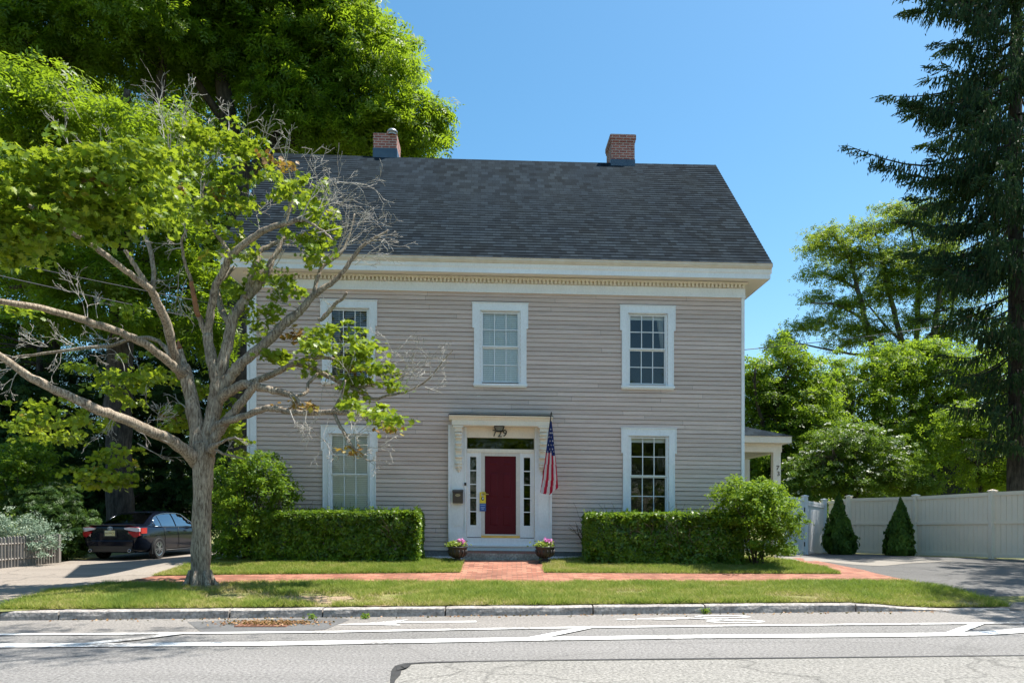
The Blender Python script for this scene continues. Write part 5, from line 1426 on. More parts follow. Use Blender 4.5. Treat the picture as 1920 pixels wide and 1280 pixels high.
def shrub(name, blobs, base, label, m, nsub, subr, nleaf, size, seed, aspect=.36, tmpl=None, cat="shrub", flat=.55, inner=.45, up=.8, stems=9, group=None, hgt=None, stemm=None):
    rng = np.random.default_rng(seed); o = empty(name, base); tag(o, label, cat, group)
    B = np.array(blobs); B[:, :3] -= np.array(base)
    P, Nn, t, C, sr = blobpoints(rng, B, nsub, subr, nleaf, flat, inner, up)
    k = P[:, 2] > .02; P, Nn, t = P[k], Nn[k], t[k]
    leafquads("foliage", P, Nn, size * rng.uniform(.7, 1.35, len(P)), m, t, o, rng, tmpl, aspect)
    if stems:
        b = MB(); rr = random.Random(seed); top = (B[:, 2]).max()
        for q in range(stems):
            i = rr.randrange(len(B)); c = B[i]; e = Vector((c[0] + rr.uniform(-.5, .5) * c[3], c[1] + rr.uniform(-.5, .5) * c[4], c[2] + rr.uniform(-.1, .6) * c[5]))
            s = Vector((rr.uniform(-.15, .15), rr.uniform(-.1, .1), -.05)); mid = s.lerp(e, .5) + Vector((rr.uniform(-.1, .1), rr.uniform(-.1, .1), .1))
            b.tube([s, s.lerp(mid, .5), mid, mid.lerp(e, .5), e], [.022, .02, .016, .012, .006], 6)
        b.build("stem", stemm or M_stem, o, uv=False)
    return o
shrub("privet_bush", [pb(478, 920, 16.5, 60, 60, .7), pb(455, 985, 16.5, 55, 55, .7), pb(440, 900, 16.6, 40, 45, .6), pb(500, 880, 16.5, 36, 32, .5), pb(440, 1020, 16.4, 40, 28, .5), pb(530, 915, 16.5, 26, 30, .4)], (-5.9, 16.6, .45), "tall loose privet bush at the left corner of the house", M_privet, 420, .2, 40, .085, 41)
shrub("privet_bush", [pb(1415, 950, 16.3, 72, 48, .75), pb(1385, 930, 16.3, 48, 34, .6), pb(1450, 975, 16.3, 46, 42, .6), pb(1420, 1000, 16.3, 56, 38, .6), pb(1440, 925, 16.3, 36, 26, .5)], (5.4, 16.4, .5), "bright green round privet bush at the right corner of the house", M_privet, 460, .19, 40, .08, 43)
shrub("low_shrub", [pb(1475, 1030, 18.2, 22, 12, .3)], (6.7, 18.2, .4), "small yellow-green shrub at the foot of the porch", leafmat("lime_leaves", [(0, (.1, .2, .015)), (1, (.2, .3, .03))]), 50, .12, 26, .06, 44, stems=3)

# arborvitae
M_arb = leafmat("arborvitae_scale", [(0, (.03, .07, .012)), (.6, (.08, .15, .02)), (1, (.16, .25, .03))], .3, (.1, .2, .02), .6, .25)
def arborvitae(px, pbot, ptop, Y, hw, label, seed, sub=False):
    x = (px - CX) / FPX * Y; zb = EYE - (pbot - HY) / FPX * Y; zt = EYE - (ptop - HY) / FPX * Y; Hh = zt - zb; r0 = hw * Y / FPX
    o = empty("arborvitae", (x, Y, zb)); tag(o, label, "arborvitae", "pointed evergreens")
    rng = np.random.default_rng(seed); n = 7000
    f = rng.uniform(0, 1, n) ** 1.4; a = rng.uniform(0, 2 * math.pi, n)
    prof = np.interp(f, [0, .08, .25, .5, .8, 1], [.72, .95, 1, .72, .30, .02]) * r0
    nz = VNoise(seed, .25); bump = 1 + (nz(a * 1.3 * r0 + 20, f * Hh + 20) - .5) * .8
    r = prof * bump * rng.uniform(.55, 1.02, n) ** .5 * np.where(rng.uniform(0, 1, n) < .08, 1.12, 1)
    P = np.stack([r * np.cos(a), r * np.sin(a), .03 + f * Hh * .98], 1)
    Nn = np.stack([np.cos(a + rng.normal(0, .7, n)), np.sin(a + rng.normal(0, .7, n)), rng.normal(.15, .3, n)], 1)
    al = np.stack([np.cos(a) * .4, np.sin(a) * .4, np.full(n, 1.0)], 1)
    leafquads("foliage", P, Nn, .15 * rng.uniform(.6, 1.3, n) * (1 - .5 * f), M_arb, .6 * nz(a * r0 + 5, f * Hh + 3) + .4 * rng.uniform(0, 1, n), o, rng, aspect=.55, along=al)
    b = MB(); b.tube([(0, 0, -.05), (0, 0, Hh * .5), (0, 0, Hh * .93)], [.045, .03, .006], 7); b.build("trunk", M_stem, o, uv=False)
arborvitae(1573, 1037, 924, 23.6, 25, "pointed arborvitae next to the white gate", 51)
arborvitae(1688, 1043, 932, 22.6, 24, "pointed arborvitae in front of the middle of the cream fence", 52)
arborvitae(1515, 1040, 893, 27.5, 16, "thin evergreen tip showing above the white gate", 53)

# ------------------------------------------------------------------ vinyl fence and gate
M_vinyl = mat("cream_vinyl", (.88, .735, .575), (.92, .78, .62), 1.1, .45, fine=.03)
M_vinylw = mat("white_vinyl", (.70, .70, .70), (.74, .74, .74), 1.5, .4)
def cap_post(parent, p, h, m, w=.075):
    b = MB(); b.box(p[0] - w, p[0] + w, p[1] - w, p[1] + w, p[2] - .1, p[2] + h)
    o = b.build("post", m, parent, uv=False)
    b = MB(); q = w + .022; z = p[2] + h
    b.box(p[0] - q, p[0] + q, p[1] - q, p[1] + q, z, z + .025)
    for k in range(4):
        c = [(-q, -q), (q, -q), (q, q), (-q, q)]
        b.face([(p[0] + c[k][0], p[1] + c[k][1], z + .025), (p[0] + c[(k + 1) % 4][0], p[1] + c[(k + 1) % 4][1], z + .025), (p[0], p[1], z + .06)])
    b.build("cap", m, o, uv=False); return o
def panel(parent, a, b_, z0a, z0b, h, m, name="panel", rails=(0.0, .52, .955), board=.15):
    """tongue and groove panel between two posts: boards with grooves, and three rails"""
    A, Bv = Vector((a[0], a[1], 0)), Vector((b_[0], b_[1], 0)); d = Bv - A; L = d.length; d.normalize(); n = Vector((-d.y, d.x, 0))
    if n.y > 0: n = -n
    mb = MB(); s = .065
    def zb(t): return z0a + (z0b - z0a) * t / L
    def bar(t0, t1, off0, off1, f0, f1):
        c = []
        for t, o in ((t0, off0), (t1, off0), (t1, off1), (t0, off1)):
            p = A + d * t + n * o; c.append((p.x, p.y, t))
        lo = [(x, y, zb(t) + f0) for x, y, t in c]; hi = [(x, y, zb(t) + f1) for x, y, t in c]
        for k in range(4): mb.face([lo[k], lo[(k + 1) % 4], hi[(k + 1) % 4], hi[k]])
        mb.face(lo[::-1]); mb.face(hi)
    t = s + .02
    while t < L - s - .03:
        e = min(t + board, L - s - .02); bar(t + .006, e - .006, -.014, .014, .06, h - .02); t = e
    bar(s, L - s, -.004, .004, .06, h - .02)
    for f in rails: bar(s - .005, L - s + .005, -.045, .045, f * h + .02, f * h + .02 + (.10 if f != rails[1] else .085))
    for q in (s, L - s - .025): bar(q, q + .025, -.022, .022, .05, h)
    return mb.build(name, m, parent, uv=False)
def fpt(px, Y): return ((px - CX) / FPX * Y, Y)
FP_ = [(1553, 26.2, 1038), (1592, 25.0, 1037), (1717, 23.3, 1041), (1861, 20.8, 1046), (2075, 18.3, 1052), (2330, 16.2, 1064), (2680, 14.2, 1080)]
fn_p = [(*fpt(px, Y), EYE - (pb_ - HY) / FPX * Y) for px, Y, pb_ in FP_]
fence = empty("vinyl_fence", fn_p[1]); tag(fence, "cream vinyl privacy fence with capped posts along the right driveway", "fence")
fo = Vector(fn_p[1]); hgt = [1.88, 1.90, 1.86, 1.86, 1.86, 1.86, 1.86]
for p, h in list(zip(fn_p, hgt))[1:]: cap_post(fence, tuple(Vector(p) - fo), h, M_vinyl)
for i in range(0, 6):
    a, b_ = Vector(fn_p[i]) - fo, Vector(fn_p[i + 1]) - fo
    panel(fence, a, b_, a.z, b_.z, 1.80, M_vinyl)
G0 = [(1470, 22.6, 1043), (1509, 23.8, 1040), (1545, 25.8, 1038)]
gp = [(*fpt(px, Y), EYE - (pb_ - HY) / FPX * Y) for px, Y, pb_ in G0]
gate = empty("fence_gate", gp[1]); tag(gate, "white vinyl fence gate with black hinges beside the bush", "gate"); go = Vector(gp[1])
for p in gp[1:]: cap_post(gate, tuple(Vector(p) - go), 1.86, M_vinylw)
L0 = [Vector(p) - go for p in gp]
panel(gate, L0[0], L0[1], L0[0].z, L0[1].z, 1.78, M_vinylw, "panel"); panel(gate, L0[1], L0[2], L0[1].z, L0[2].z, 1.74, M_vinylw, "gate_leaf", (0, .9, .93))
for z in (.35, 1.45):
    b = MB(); b.box(-.075, -.02, -.085, -.065, z - .07, z + .07); b.build("hinge", M_black, gate, uv=False)

# ------------------------------------------------------------------ picket fence with a variegated shrub
M_gray = mat("weathered_wood", (.15, .135, .12), (.30, .28, .255), 5, .85, .4, 40, stretch=(1, 1, .2))
pa, pb_ = Vector((*G(-90, 1073), 0)), Vector((*G(106, 1054), 0))
pa.z = gz(pa.x, pa.y); pb_.z = gz(pb_.x, pb_.y)
pk = empty("picket_fence", pb_); tag(pk, "low weathered grey picket fence beside the left driveway", "fence")
d = pb_ - pa; L = d.length; n_ = int(L / .105); rr = random.Random(2); b = MB()
for k in range(n_ + 1):
    p = pa.lerp(pb_, k / n_) - pb_; h = .80 + rr.uniform(-.02, .02); lx = rr.uniform(-.012, .012)
    b.prism([(p.x - .034 + 0, p.z - .05), (p.x + .034, p.z - .05), (p.x + .034 + lx, p.z + h - .04), (p.x + lx, p.z + h), (p.x - .034 + lx, p.z + h - .04)], 1, p.y - .012, p.y + .01)
b.build("pickets", M_gray, pk, uv=False)
for f in (.2, .6):
    b = MB(); e = pa - pb_; b.tube([(e.x, e.y + .03, e.z + f), (0, .03, f)], .03, 4); b.build("rail", M_gray, pk, uv=False)
b = MB(); b.box(.0, .10, -.05, .05, -.1, .80); b.build("post", M_gray, pk, uv=False)
M_varie = leafmat("variegated_leaves", [(0, (.10, .16, .10)), (.5, (.20, .28, .20)), (1, (.42, .48, .36))], .25, (.3, .4, .25), .55)
shrub("variegated_shrub", [pb(30, 995, 20.6, 60, 34, .7), pb(70, 1005, 20.4, 40, 26, .5), pb(-20, 990, 20.2, 60, 40, .7), pb(95, 1015, 20.2, 14, 10, .2), pb(55, 1022, 20.0, 30, 8, .2), pb(78, 1042, 19.8, 12, 4, .1)], (-13.9, 20.7, .2), "pale grey-green variegated shrub spilling over the picket fence", M_varie, 240, .2, 45, .07, 61, stems=6)

# ------------------------------------------------------------------ utility wires
M_wire = mat("wire_rubber", (.05, .05, .055), (.09, .09, .1), 9, .6)
def wire(p0, p1, sag, r, label):
    P = [p0.lerp(p1, k / 24) - Vector((0, 0, sag * 4 * (k / 24) * (1 - k / 24))) for k in range(25)]
    b = MB(); b.tube([p - p0 for p in P], r, 5); o = b.build("utility_wire", M_wire, None, uv=False); o.location = p0
    tag(o, label, "wire")
wire(W(-200, 444, 15), W(480, 584, 17.5), .05, .008, "upper thin wire running to the left corner of the house")
wire(W(-200, 470, 15), W(480, 618, 17.5), .05, .010, "lower thick wire running to the left corner of the house")
wire(W(1380, 657, 21), W(1980, 570, 36), .2, .012, "thin wire running off from the right side of the house")

# ------------------------------------------------------------------ storm drain and leaf litter
M_rust = mat("rusty_iron", (.14, .06, .035), (.26, .12, .07), 14, .85, .5, 50)
dx0, dy0 = RP(497, 1171.5)
dr = empty("storm_drain", (dx0, dy0, .009)); tag(dr, "rusty iron storm drain grate in the gutter by the kerb", "drain")
b = MB(); wx, wy = .36, .22
b.box(-wx, wx, -wy, -wy + .03, 0, .012); b.box(-wx, wx, wy - .03, wy, 0, .012); b.box(-wx, -wx + .03, -wy + .03, wy - .03, 0, .012); b.box(wx - .03, wx, -wy + .03, wy - .03, 0, .012)
b.build("grate_frame", M_rust, dr, uv=False)
b = MB()
for k in range(11): x = -wx + .06 + k * (2 * wx - .12) / 10; b.box(x - .015, x + .015, -wy + .03, wy - .03, 0.001, .010)
b.build("grate_bars", M_rust, dr, uv=False)
b = MB(); b.face([(-wx + .03, -wy + .03, .0005), (wx - .03, -wy + .03, .0005), (wx - .03, wy - .03, .0005), (-wx + .03, wy - .03, .0005)]); b.build("shaft_shade", M_dark, dr, uv=False)  # flat dark sheet painted for the shade below the bars, no depth modelled
M_lit = leafmat("dead_leaves", [(0, (.12, .05, .02)), (.6, (.24, .12, .05)), (1, (.36, .24, .12))], .1)
rng = np.random.default_rng(9); n = 900
P = np.stack([dx0 + rng.normal(0.05, .33, n), dy0 + rng.normal(.12, .10, n), rng.uniform(.014, .035, n)], 1)
P2 = np.stack([rng.uniform(-7, 7, 260), np.zeros(260), np.full(260, .012)], 1); P2[:, 1] = kerb_y(P2[:, 0]) - np.abs(rng.normal(0, .10, 260)) - .02
P = np.concatenate([P, P2]); n = len(P)
o = leafquads("leaf_litter", P, rng.normal(0, .5, (n, 3)) + (0, 0, 1.), .045, M_lit, rng.uniform(0, 1, n), None, rng, aspect=.7)
tag(o, "brown dead leaves lying along the gutter and over the drain", "dead leaves", kind='stuff')
for px, py, lab in ((585, 1158, "small weed in the gutter left of the arrow"), (685, 1157, "small weed in the gutter above the arrow head"), (1324, 1143, "small weed in a kerb joint above the cyclist marking")):
    x, y = RP(px, py + 3) if py > 1150 else (RP(px, 1150.5))
    nn = 60; q = np.stack([rng.normal(0, .035, nn), rng.normal(0, .02, nn), rng.uniform(.01, .09, nn)], 1)
    o = empty("weed", (x, y, .0)); tag(o, lab, "weed", "weeds along the kerb")
    leafquads("leaves", q, rng.normal(0, .6, (nn, 3)) + (0, -.3, .6), .05, M_privet, rng.uniform(.4, 1, nn), o, rng, aspect=.4)

# ------------------------------------------------------------------ parked car
M_car = mat("black_car_paint", (0.003, 0.005, 0.011), (0.005, 0.007, 0.014), 2, .12, spec=.22)
_p = M_car.node_tree.nodes["Principled BSDF"]; _p.inputs["Coat Weight"].default_value = 0.25; _p.inputs["Coat Roughness"].default_value = .04
M_cglass = glassmat("car_glass", (.06, .08, .09), .10)
M_cside = glassmat("car_side_glass", (.05, .07, .08), .38)
M_tyre = mat("tyre_rubber", (.012, .012, .012), (.025, .025, .025), 20, .85)
M_chrome = mat("chrome", (.62, .64, .68), (.55, .57, .6), 5, .15, metal=1.0)
M_alloy = mat("alloy", (.32, .33, .35), (.4, .41, .43), 8, .3, metal=.9)
M_tail = mat("tail_red", (.42, .008, .02), (.5, .012, .025), 12, .15, spec=.7)
M_tailw = mat("tail_clear", (.62, .55, .58), (.75, .68, .70), 18, .15, spec=.7)
M_plastic = mat("black_plastic", (.012, .012, .013), (.02, .02, .021), 9, .5)
PHI = R(4); cpx, cpy = -12.73 + .5 * 1.82, 22.0
car = empty("parked_car", (cpx, cpy, .175), -PHI); tag(car, "black sedan parked on the left driveway, seen from behind", "car")
ST = [  # y, half width sill, half width waist, half width shoulder, half width deck, z bottom, z sill, z waist, z shoulder, z deck
 (-.02, .60, .74, .70, .60, .36, .42, .62, .92, .97), (.0, .70, .82, .76, .68, .30, .38, .62, .95, 1.01), (.08, .78, .875, .82, .74, .25, .33, .62, .96, 1.04), (.30, .85, .905, .86, .77, .22, .29, .64, .955, 1.055), (.62, .88, .912, .88, .79, .2, .27, .66, .95, 1.05),
 (1.1, .89, .912, .885, .82, .19, .26, .66, .94, 1.0), (1.8, .89, .91, .885, .83, .18, .25, .66, .93, .97), (2.6, .89, .91, .88, .83, .18, .25, .66, .92, .955), (3.3, .89, .908, .875, .82, .18, .25, .66, .915, .955), (3.7, .885, .90, .865, .80, .19, .26, .65, .90, .97), (4.1, .87, .885, .83, .76, .2, .27, .63, .84, .90), (4.45, .82, .84, .77, .68, .21, .28, .6, .76, .82), (4.7, .72, .74, .66, .55, .25, .31, .56, .68, .74), (4.8, .58, .6, .52, .4, .30, .36, .52, .62, .66)]
b = MB(); rows = []
for (y, ws_, ww, wsh, wd, zb_, zs, zw, zsh, zd) in ST:
    half = [(0, zb_), (ws_ * .9, zb_), (ws_, zs), (ww, zw), (ww - .004, zw + .10), (wsh, zsh), (wd, zd), (wd * .5, zd + .012)]
    rows.append([(x, y, z) for x, z in half] + [(0, y, zd + .015)] + [(-x, y, z) for x, z in half[:0:-1]])
nr = len(rows[0]); base = len(b.v)
for r_ in rows: b.v += r_
for i in range(len(rows) - 1):
    for k in range(nr):
        k2 = (k + 1) % nr; b.f.append((base + i * nr + k, base + i * nr + k2, base + (i + 1) * nr + k2, base + (i + 1) * nr + k)); b.m.append(0); b.sm.append(True)
b.f.append(tuple(base + k for k in reversed(range(nr)))); b.m.append(0); b.sm.append(True)
e = base + (len(rows) - 1) * nr; b.f.append(tuple(e + k for k in range(nr))); b.m.append(0); b.sm.append(True)
def subsurf(o, lv=2):
    m = o.modifiers.new("smooth", 'SUBSURF'); m.levels = lv; m.render_levels = lv; return o
body = subsurf(b.build("body", M_car, car, uv=False))
# cabin: pillars and roof as one skin with window openings shown by glass set on it
CB = [(.52, .80, .74, 1.02, 1.03), (.85, .80, .66, 1.0, 1.17), (1.25, .81, .585, .985, 1.36), (1.55, .815, .56, .975, 1.425), (2.0, .815, .56, .965, 1.455), (2.5, .815, .56, .96, 1.455), (2.85, .81, .555, .96, 1.41), (3.25, .80, .58, .955, 1.21), (3.72, .78, .70, .965, .985)]
def cabin(y):
    for p, q in zip(CB, CB[1:]):
        if p[0] <= y <= q[0]:
            f = (y - p[0]) / (q[0] - p[0]); return [a + (c - a) * f for a, c in zip(p, q)]
b = MB(); base = 0; rows = []
for (y, w0, w1, z0, z1) in CB:
    h = [(w0, z0 - .05), (w0, z0), (w0 + (w1 - w0) * .5 + .02, z0 + (z1 - z0) * .52), (w1 + .01, z1 - .03), (w1 - .08, z1 + .0), (w1 * .45, z1 + .02)]
    rows.append([(x, y, z) for x, z in h] + [(-x, y, z) for x, z in h[::-1]])
nr = len(rows[0])
for r_ in rows: b.v += r_
for i in range(len(rows) - 1):
    for k in range(nr - 1): b.f.append((i * nr + k, i * nr + k + 1, (i + 1) * nr + k + 1, (i + 1) * nr + k)); b.m.append(0); b.sm.append(True)
subsurf(b.build("roof", M_car, car, uv=False))
def sidept(y, f, s, off=.012):
    _, w0, w1, z0, z1 = cabin(y); x = w0 + (w1 - w0) * f + .02 * math.sin(math.pi * f) + off
    return (s * x, y, z0 + (z1 - z0) * f)
for s in (-1, 1):
    for ya, yb, shape in ((.98, 1.28, 'q'), (1.32, 2.12, 'r'), (2.2, 3.22, 'f')):
        b = MB(); n = 10
        for i in range(n):
            y0, y1 = ya + (yb - ya) * i / n, ya + (yb - ya) * (i + 1) / n
            for j in range(4):
                f0, f1 = .04 + .80 * j / 4, .04 + .80 * (j + 1) / 4
                q = [sidept(y0, f0, s), sidept(y1, f0, s), sidept(y1, f1, s), sidept(y0, f1, s)]
                b.face(q if s > 0 else q[::-1], 0, True)
        b.build("side_window", M_cside, car, uv=False)
    b = MB(); P = [sidept(.86 + .03, .05, s, .016)] + [sidept(y, .885, s, .016) for y in (1.08, 1.3, 1.6, 2.0, 2.5, 2.85, 3.1)] + [sidept(3.4, .5, s, .016), sidept(3.6, .05, s, .016)]
    b.tube(P, .011, 6); b.tube([sidept(y, .0, s, .018) for y in (.89, 1.5, 2.2, 3.0, 3.6)], .009, 6); b.build("window_trim", M_chrome, car, uv=False)
# rear window
b = MB(); n = 8
def rearpt(y, f):
    _, w0, w1, z0, z1 = cabin(y); w = (w1 - .07); return (w * f, y - .012, z1 + .022 - .012 * abs(f) + .006)
for i in range(n):
    y0, y1 = .62 + (1.40 - .62) * i / n, .62 + (1.40 - .62) * (i + 1) / n
    for j in range(8):
        f0, f1 = -1 + j / 4, -1 + (j + 1) / 4; b.face([rearpt(y0, f0), rearpt(y0, f1), rearpt(y1, f1), rearpt(y1, f0)], 0, True)
b.build("rear_window", M_cglass, car, uv=False)
# wheels and arches
def wheel(x, y, s):
    b = MB()
    prof = [(.20, -.09), (.29, -.10), (.315, -.085), (.325, -.05), (.325, .05), (.315, .085), (.29, .10), (.215, .09)]
    n = 32
    for i in range(len(prof) - 1):
        for k in range(n):
            a, a2 = 2 * math.pi * k / n, 2 * math.pi * (k + 1) / n; (r0, o0), (r1, o1) = prof[i], prof[i + 1]
            b.face([(x + s * o0, y + r0 * math.cos(a), .325 + r0 * math.sin(a)), (x + s * o0, y + r0 * math.cos(a2), .325 + r0 * math.sin(a2)), (x + s * o1, y + r1 * math.cos(a2), .325 + r1 * math.sin(a2)), (x + s * o1, y + r1 * math.cos(a), .325 + r1 * math.sin(a))], 0, True)
    w = b.build("wheel", M_tyre, car, uv=False)
    b = MB(); X = x + s * .085
    for k in range(n):
        a, a2 = 2 * math.pi * k / n, 2 * math.pi * (k + 1) / n
        for r0, r1, o0, o1 in ((.215, .19, .005, .0),):
            b.face([(X + s * o0, y + r0 * math.cos(a), .325 + r0 * math.sin(a)), (X + s * o0, y + r0 * math.cos(a2), .325 + r0 * math.sin(a2)), (X + s * o1, y + r1 * math.cos(a2), .325 + r1 * math.sin(a2)), (X + s * o1, y + r1 * math.cos(a), .325 + r1 * math.sin(a))])
    for k in range(10):
        a = 2 * math.pi * k / 10 + (.09 if k % 2 else -.09); c, s_ = math.cos(a), math.sin(a); t = .016
        b.face([(X + s * .012, y + .04 * c - t * s_, .325 + .04 * s_ + t * c), (X + s * .012, y + .04 * c + t * s_, .325 + .04 * s_ - t * c), (X, y + .205 * c + t * s_, .325 + .205 * s_ - t * c), (X, y + .205 * c - t * s_, .325 + .205 * s_ + t * c)])
    b.face([(X + s * .016, y + .055 * math.cos(2 * math.pi * k / 14), .325 + .055 * math.sin(2 * math.pi * k / 14)) for k in range(14)])
    b.build("rim", M_alloy, w, uv=False)
    b = MB(); b.face([(X - s * .05, y + .2 * math.cos(2 * math.pi * k / 20), .325 + .2 * math.sin(2 * math.pi * k / 20)) for k in range(20)]); b.build("brake_disc", M_plastic, w, uv=False)
    b = MB(); n = 24
    pts = [(y + .375 * math.cos(math.pi * k / n), .325 + .375 * math.sin(math.pi * k / n)) for k in range(n + 1)] + [(y - .36, .17), (y + .36, .17)]
    b.prism(pts, 0, s * .80, s * .915); b.build("wheel_arch", M_plastic, car, uv=False)
for s in (-1, 1):
    for y in (.98, 3.76): wheel(s * .845, y, s)
# tail lights
def rearface(x, z): 
    ax = abs(x); return -.055 + .085 * max(0, (ax - .5) / .4) ** 2
for s in (-1, 1):
    t = MB()
    A = [(.44, .965), (.60, .985), (.80, .975), (.87, .955), (.875, .86), (.80, .855), (.47, .92)]
    Bq = [(.87, .86), (.865, .74), (.80, .70), (.72, .695), (.60, .80), (.56, .865), (.80, .858)]
    def fl_(pts, y_off, mb, mi):
        P = [(s * x, rearface(x, z) - y_off, z) for x, z in pts]; mb.face(P if s < 0 else P[::-1], mi, True)
        for i in range(len(P)):
            a_, c_ = P[i], P[(i + 1) % len(P)]; mb.face([a_, c_, (c_[0], c_[1] + .12, c_[2]), (a_[0], a_[1] + .12, a_[2])], mi)
    fl_(Bq, .012, t, 0); fl_([(.46, .985), (.62, 1.0), (.82, .99), (.80, .972), (.60, .98)], .014, t, 0)
    t.box(min(s * .872, s * .9), max(s * .872, s * .9), .06, .36, .80, .965, 0)
    tl = t.build("tail_light", M_tail, car, uv=False)
    t = MB(); fl_(A, .016, t, 0); t.build("clear_lens", M_tailw, tl, uv=False)
# plate, emblem, bumper, exhausts, mirrors, door seams
pl = MB(); pl.box(-.155, .155, -.052, -.035, .735, .89); plate = pl.build("licence_plate", mat("plate_cream", (.62, .50, .18), (.66, .62, .42), 9, .5), car, uv=False)
text("plate_letters", "P62·MCT", .075, M_black, plate, Matrix.Translation((0, -.0535, .812)) @ Matrix.Rotation(R(90), 4, 'X'), .001)
bp = MB(); bp.box(-.2, .2, -.04, -.02, .70, .90); bp.build("plate_recess", M_plastic, car, uv=False)
def ell(mb, cx, cz, rx, rz, r, y=-.035):
    mb.tube([(cx + rx * math.cos(2 * math.pi * k / 24), y, cz + rz * math.sin(2 * math.pi * k / 24)) for k in range(25)], r, 5)
em = MB(); ell(em, 0, .955, .075, .05, .008); ell(em, 0, .968, .044, .022, .007); ell(em, 0, .955, .022, .045, .007); em.build("emblem", M_chrome, car, uv=False)
text("trim_badge", "SE", .05, M_chrome, car, Matrix.Translation((.57, -.045, .80)) @ Matrix.Rotation(R(90), 4, 'X'), .002)
st = MB(); st.face([(-.70, -.03, .78), (-.58, -.04, .80), (-.60, -.04, .70)]); st.build("sticker", mat("orange_sticker", (.55, .25, .18), (.7, .5, .45), 25, .5), car, uv=False)
bm_ = MB(); bm_.prism([(-.045, .60), (-.06, .58), (-.05, .44), (.0, .42), (.02, .60)], 0, -.70, .70); bm_.build("bumper", M_car, car, uv=False)
bm_ = MB(); bm_.prism([(-.03, .44), (-.02, .27), (.1, .24), (.1, .44)], 0, -.66, .66); bm_.build("bumper_valance", M_plastic, car, uv=False)
sp = MB(); sp.prism([(-.04, 1.035), (-.05, 1.05), (.14, 1.075), (.16, 1.055)], 0, -.66, .66); sp.build("spoiler", M_car, car, uv=False)
for s in (-1, 1):
    ex = MB(); ex.tube([(s * .60, -.06, .30), (s * .60, .12, .30)], .045, 14, cap=False); ell(ex, s * .60, .30, .046, .04, .008, -.06); ex.build("exhaust", M_chrome, car, uv=False)
    mm = MB(); mm.tube([(s * .86, 3.12, .98), (s * .93, 3.10, 1.02)], .03, 8); mm.tube([(s * .92, 3.06, 1.03), (s * 1.0, 3.10, 1.04), (s * 1.06, 3.16, 1.03)], [.055, .08, .04], 10); mm.build("mirror", M_car, car, uv=False)
    hd = MB()
    for y in (1.62, 2.60): hd.tube([(s * .905, y - .08, .83), (s * .93, y, .835), (s * .905, y + .08, .83)], .014, 6)
    hd.build("door_handle", M_car, car, uv=False)
    sm_ = MB()
    for y in (1.35, 2.17, 3.2): sm_.tube([(s * .905, y, .95), (s * .916, y, .75), (s * .916, y + .02, .5), (s * .898, y + .03, .30)], .006, 4)
    sm_.build("door_seam", M_plastic, car, uv=False)
    sk = MB(); sk.tube([(s * .895, 1.4, .245), (s * .9, 2.4, .24), (s * .895, 3.3, .245)], .022, 6); sk.build("sill_trim", M_alloy if False else M_plastic, car, uv=False)

# ------------------------------------------------------------------ background trees
M_dbark = barkmat("dark_bark", (.03, .026, .022), (.095, .08, .068), .2, 12)
M_walnut = leafmat("big_tree_leaves", [(0, (.05, .11, .008)), (.5, (.095, .18, .010)), (1, (.17, .26, .016))], .58, (.36, .5, .02), .45, .4)
M_hem = leafmat("hemlock_needles", [(0, (.018, .05, .014)), (.6, (.04, .09, .02)), (1, (.075, .145, .03))], .25, (.1, .2, .03), .6, .3)
M_mid = leafmat("light_green_leaves", [(0, (.06, .13, .010)), (.5, (.11, .20, .014)), (1, (.18, .275, .022))], .58, (.36, .5, .03), .45, .4)
M_ash = leafmat("feathery_leaves", [(0, (.065, .14, .014)), (.5, (.11, .20, .018)), (1, (.20, .25, .03))], .58, (.36, .45, .04), .5, .4)
M_dog = leafmat("dogwood_leaves", [(0, (.05, .11, .012)), (1, (.12, .21, .02))], .4, (.3, .45, .03), .45)
M_bract = leafmat("white_bracts", [(0, (.5, .55, .42)), (1, (.75, .77, .68))], .3, (.7, .75, .6), .6)

def bigtree(name, label, base_px, Y, blobs, limbs, m, nsub, subr, nleaf, size, seed, tmpl=None, flat=.38, inner=.35, trunk_r=.45, cat="tree", group=None, aspect=.4, bark=None, up=1.0, droop=.5):
    """limbs: list of [(px,py,r_px)..] at distance Y; blobs already in world units"""
    x = (base_px - CX) / FPX * Y; z = gz(x, Y) if abs(x) < 40 else .3
    base = (x, Y, z); o = empty(name, base); tag(o, label, cat, group)
    rng = np.random.default_rng(seed); rr = random.Random(seed)
    B = np.array(blobs); B[:, :3] -= np.array(base)
    P, Nn, t, C, sr = blobpoints(rng, B, nsub, subr, nleaf, flat, inner, up)
    k = P[:, 2] > .1
    leafquads("crown", P[k], Nn[k], size * rng.uniform(.65, 1.4, k.sum()), m, t[k], o, rng, tmpl, aspect, droop)
    b = MB()
    ends = []
    for L in limbs:
        dd = rr.uniform(-1.5, 1.5); pts, rs = limb(b, L, Y, Y + dd, rr, 10, .03, .06)
        ends += [(p, r) for p, r in zip(pts[2:], rs[2:])]
    for i in rng.choice(len(C), min(len(C), 150), replace=False):            # boughs out to the leaf clumps
        c = Vector(C[i]) + Vector(base)
        if not ends: break
        q, r = min(ends, key=lambda e: (e[0] - c).length)
        r = min(r * .35, .06)
        mid = q.lerp(c, .5) + Vector((rr.uniform(-.2, .2), rr.uniform(-.2, .2), rr.uniform(0, .35)))
        b.tube([q, q.lerp(mid, .6), mid, mid.lerp(c, .6), c], [r, r * .8, r * .6, r * .4, r * .15], 5)
    ox = lambda p: (p[0] - base[0], p[1] - base[1], p[2] - base[2])
    b.build("trunk", bark or M_dbark, o, ox, uv=False)
    return o
Y = 29
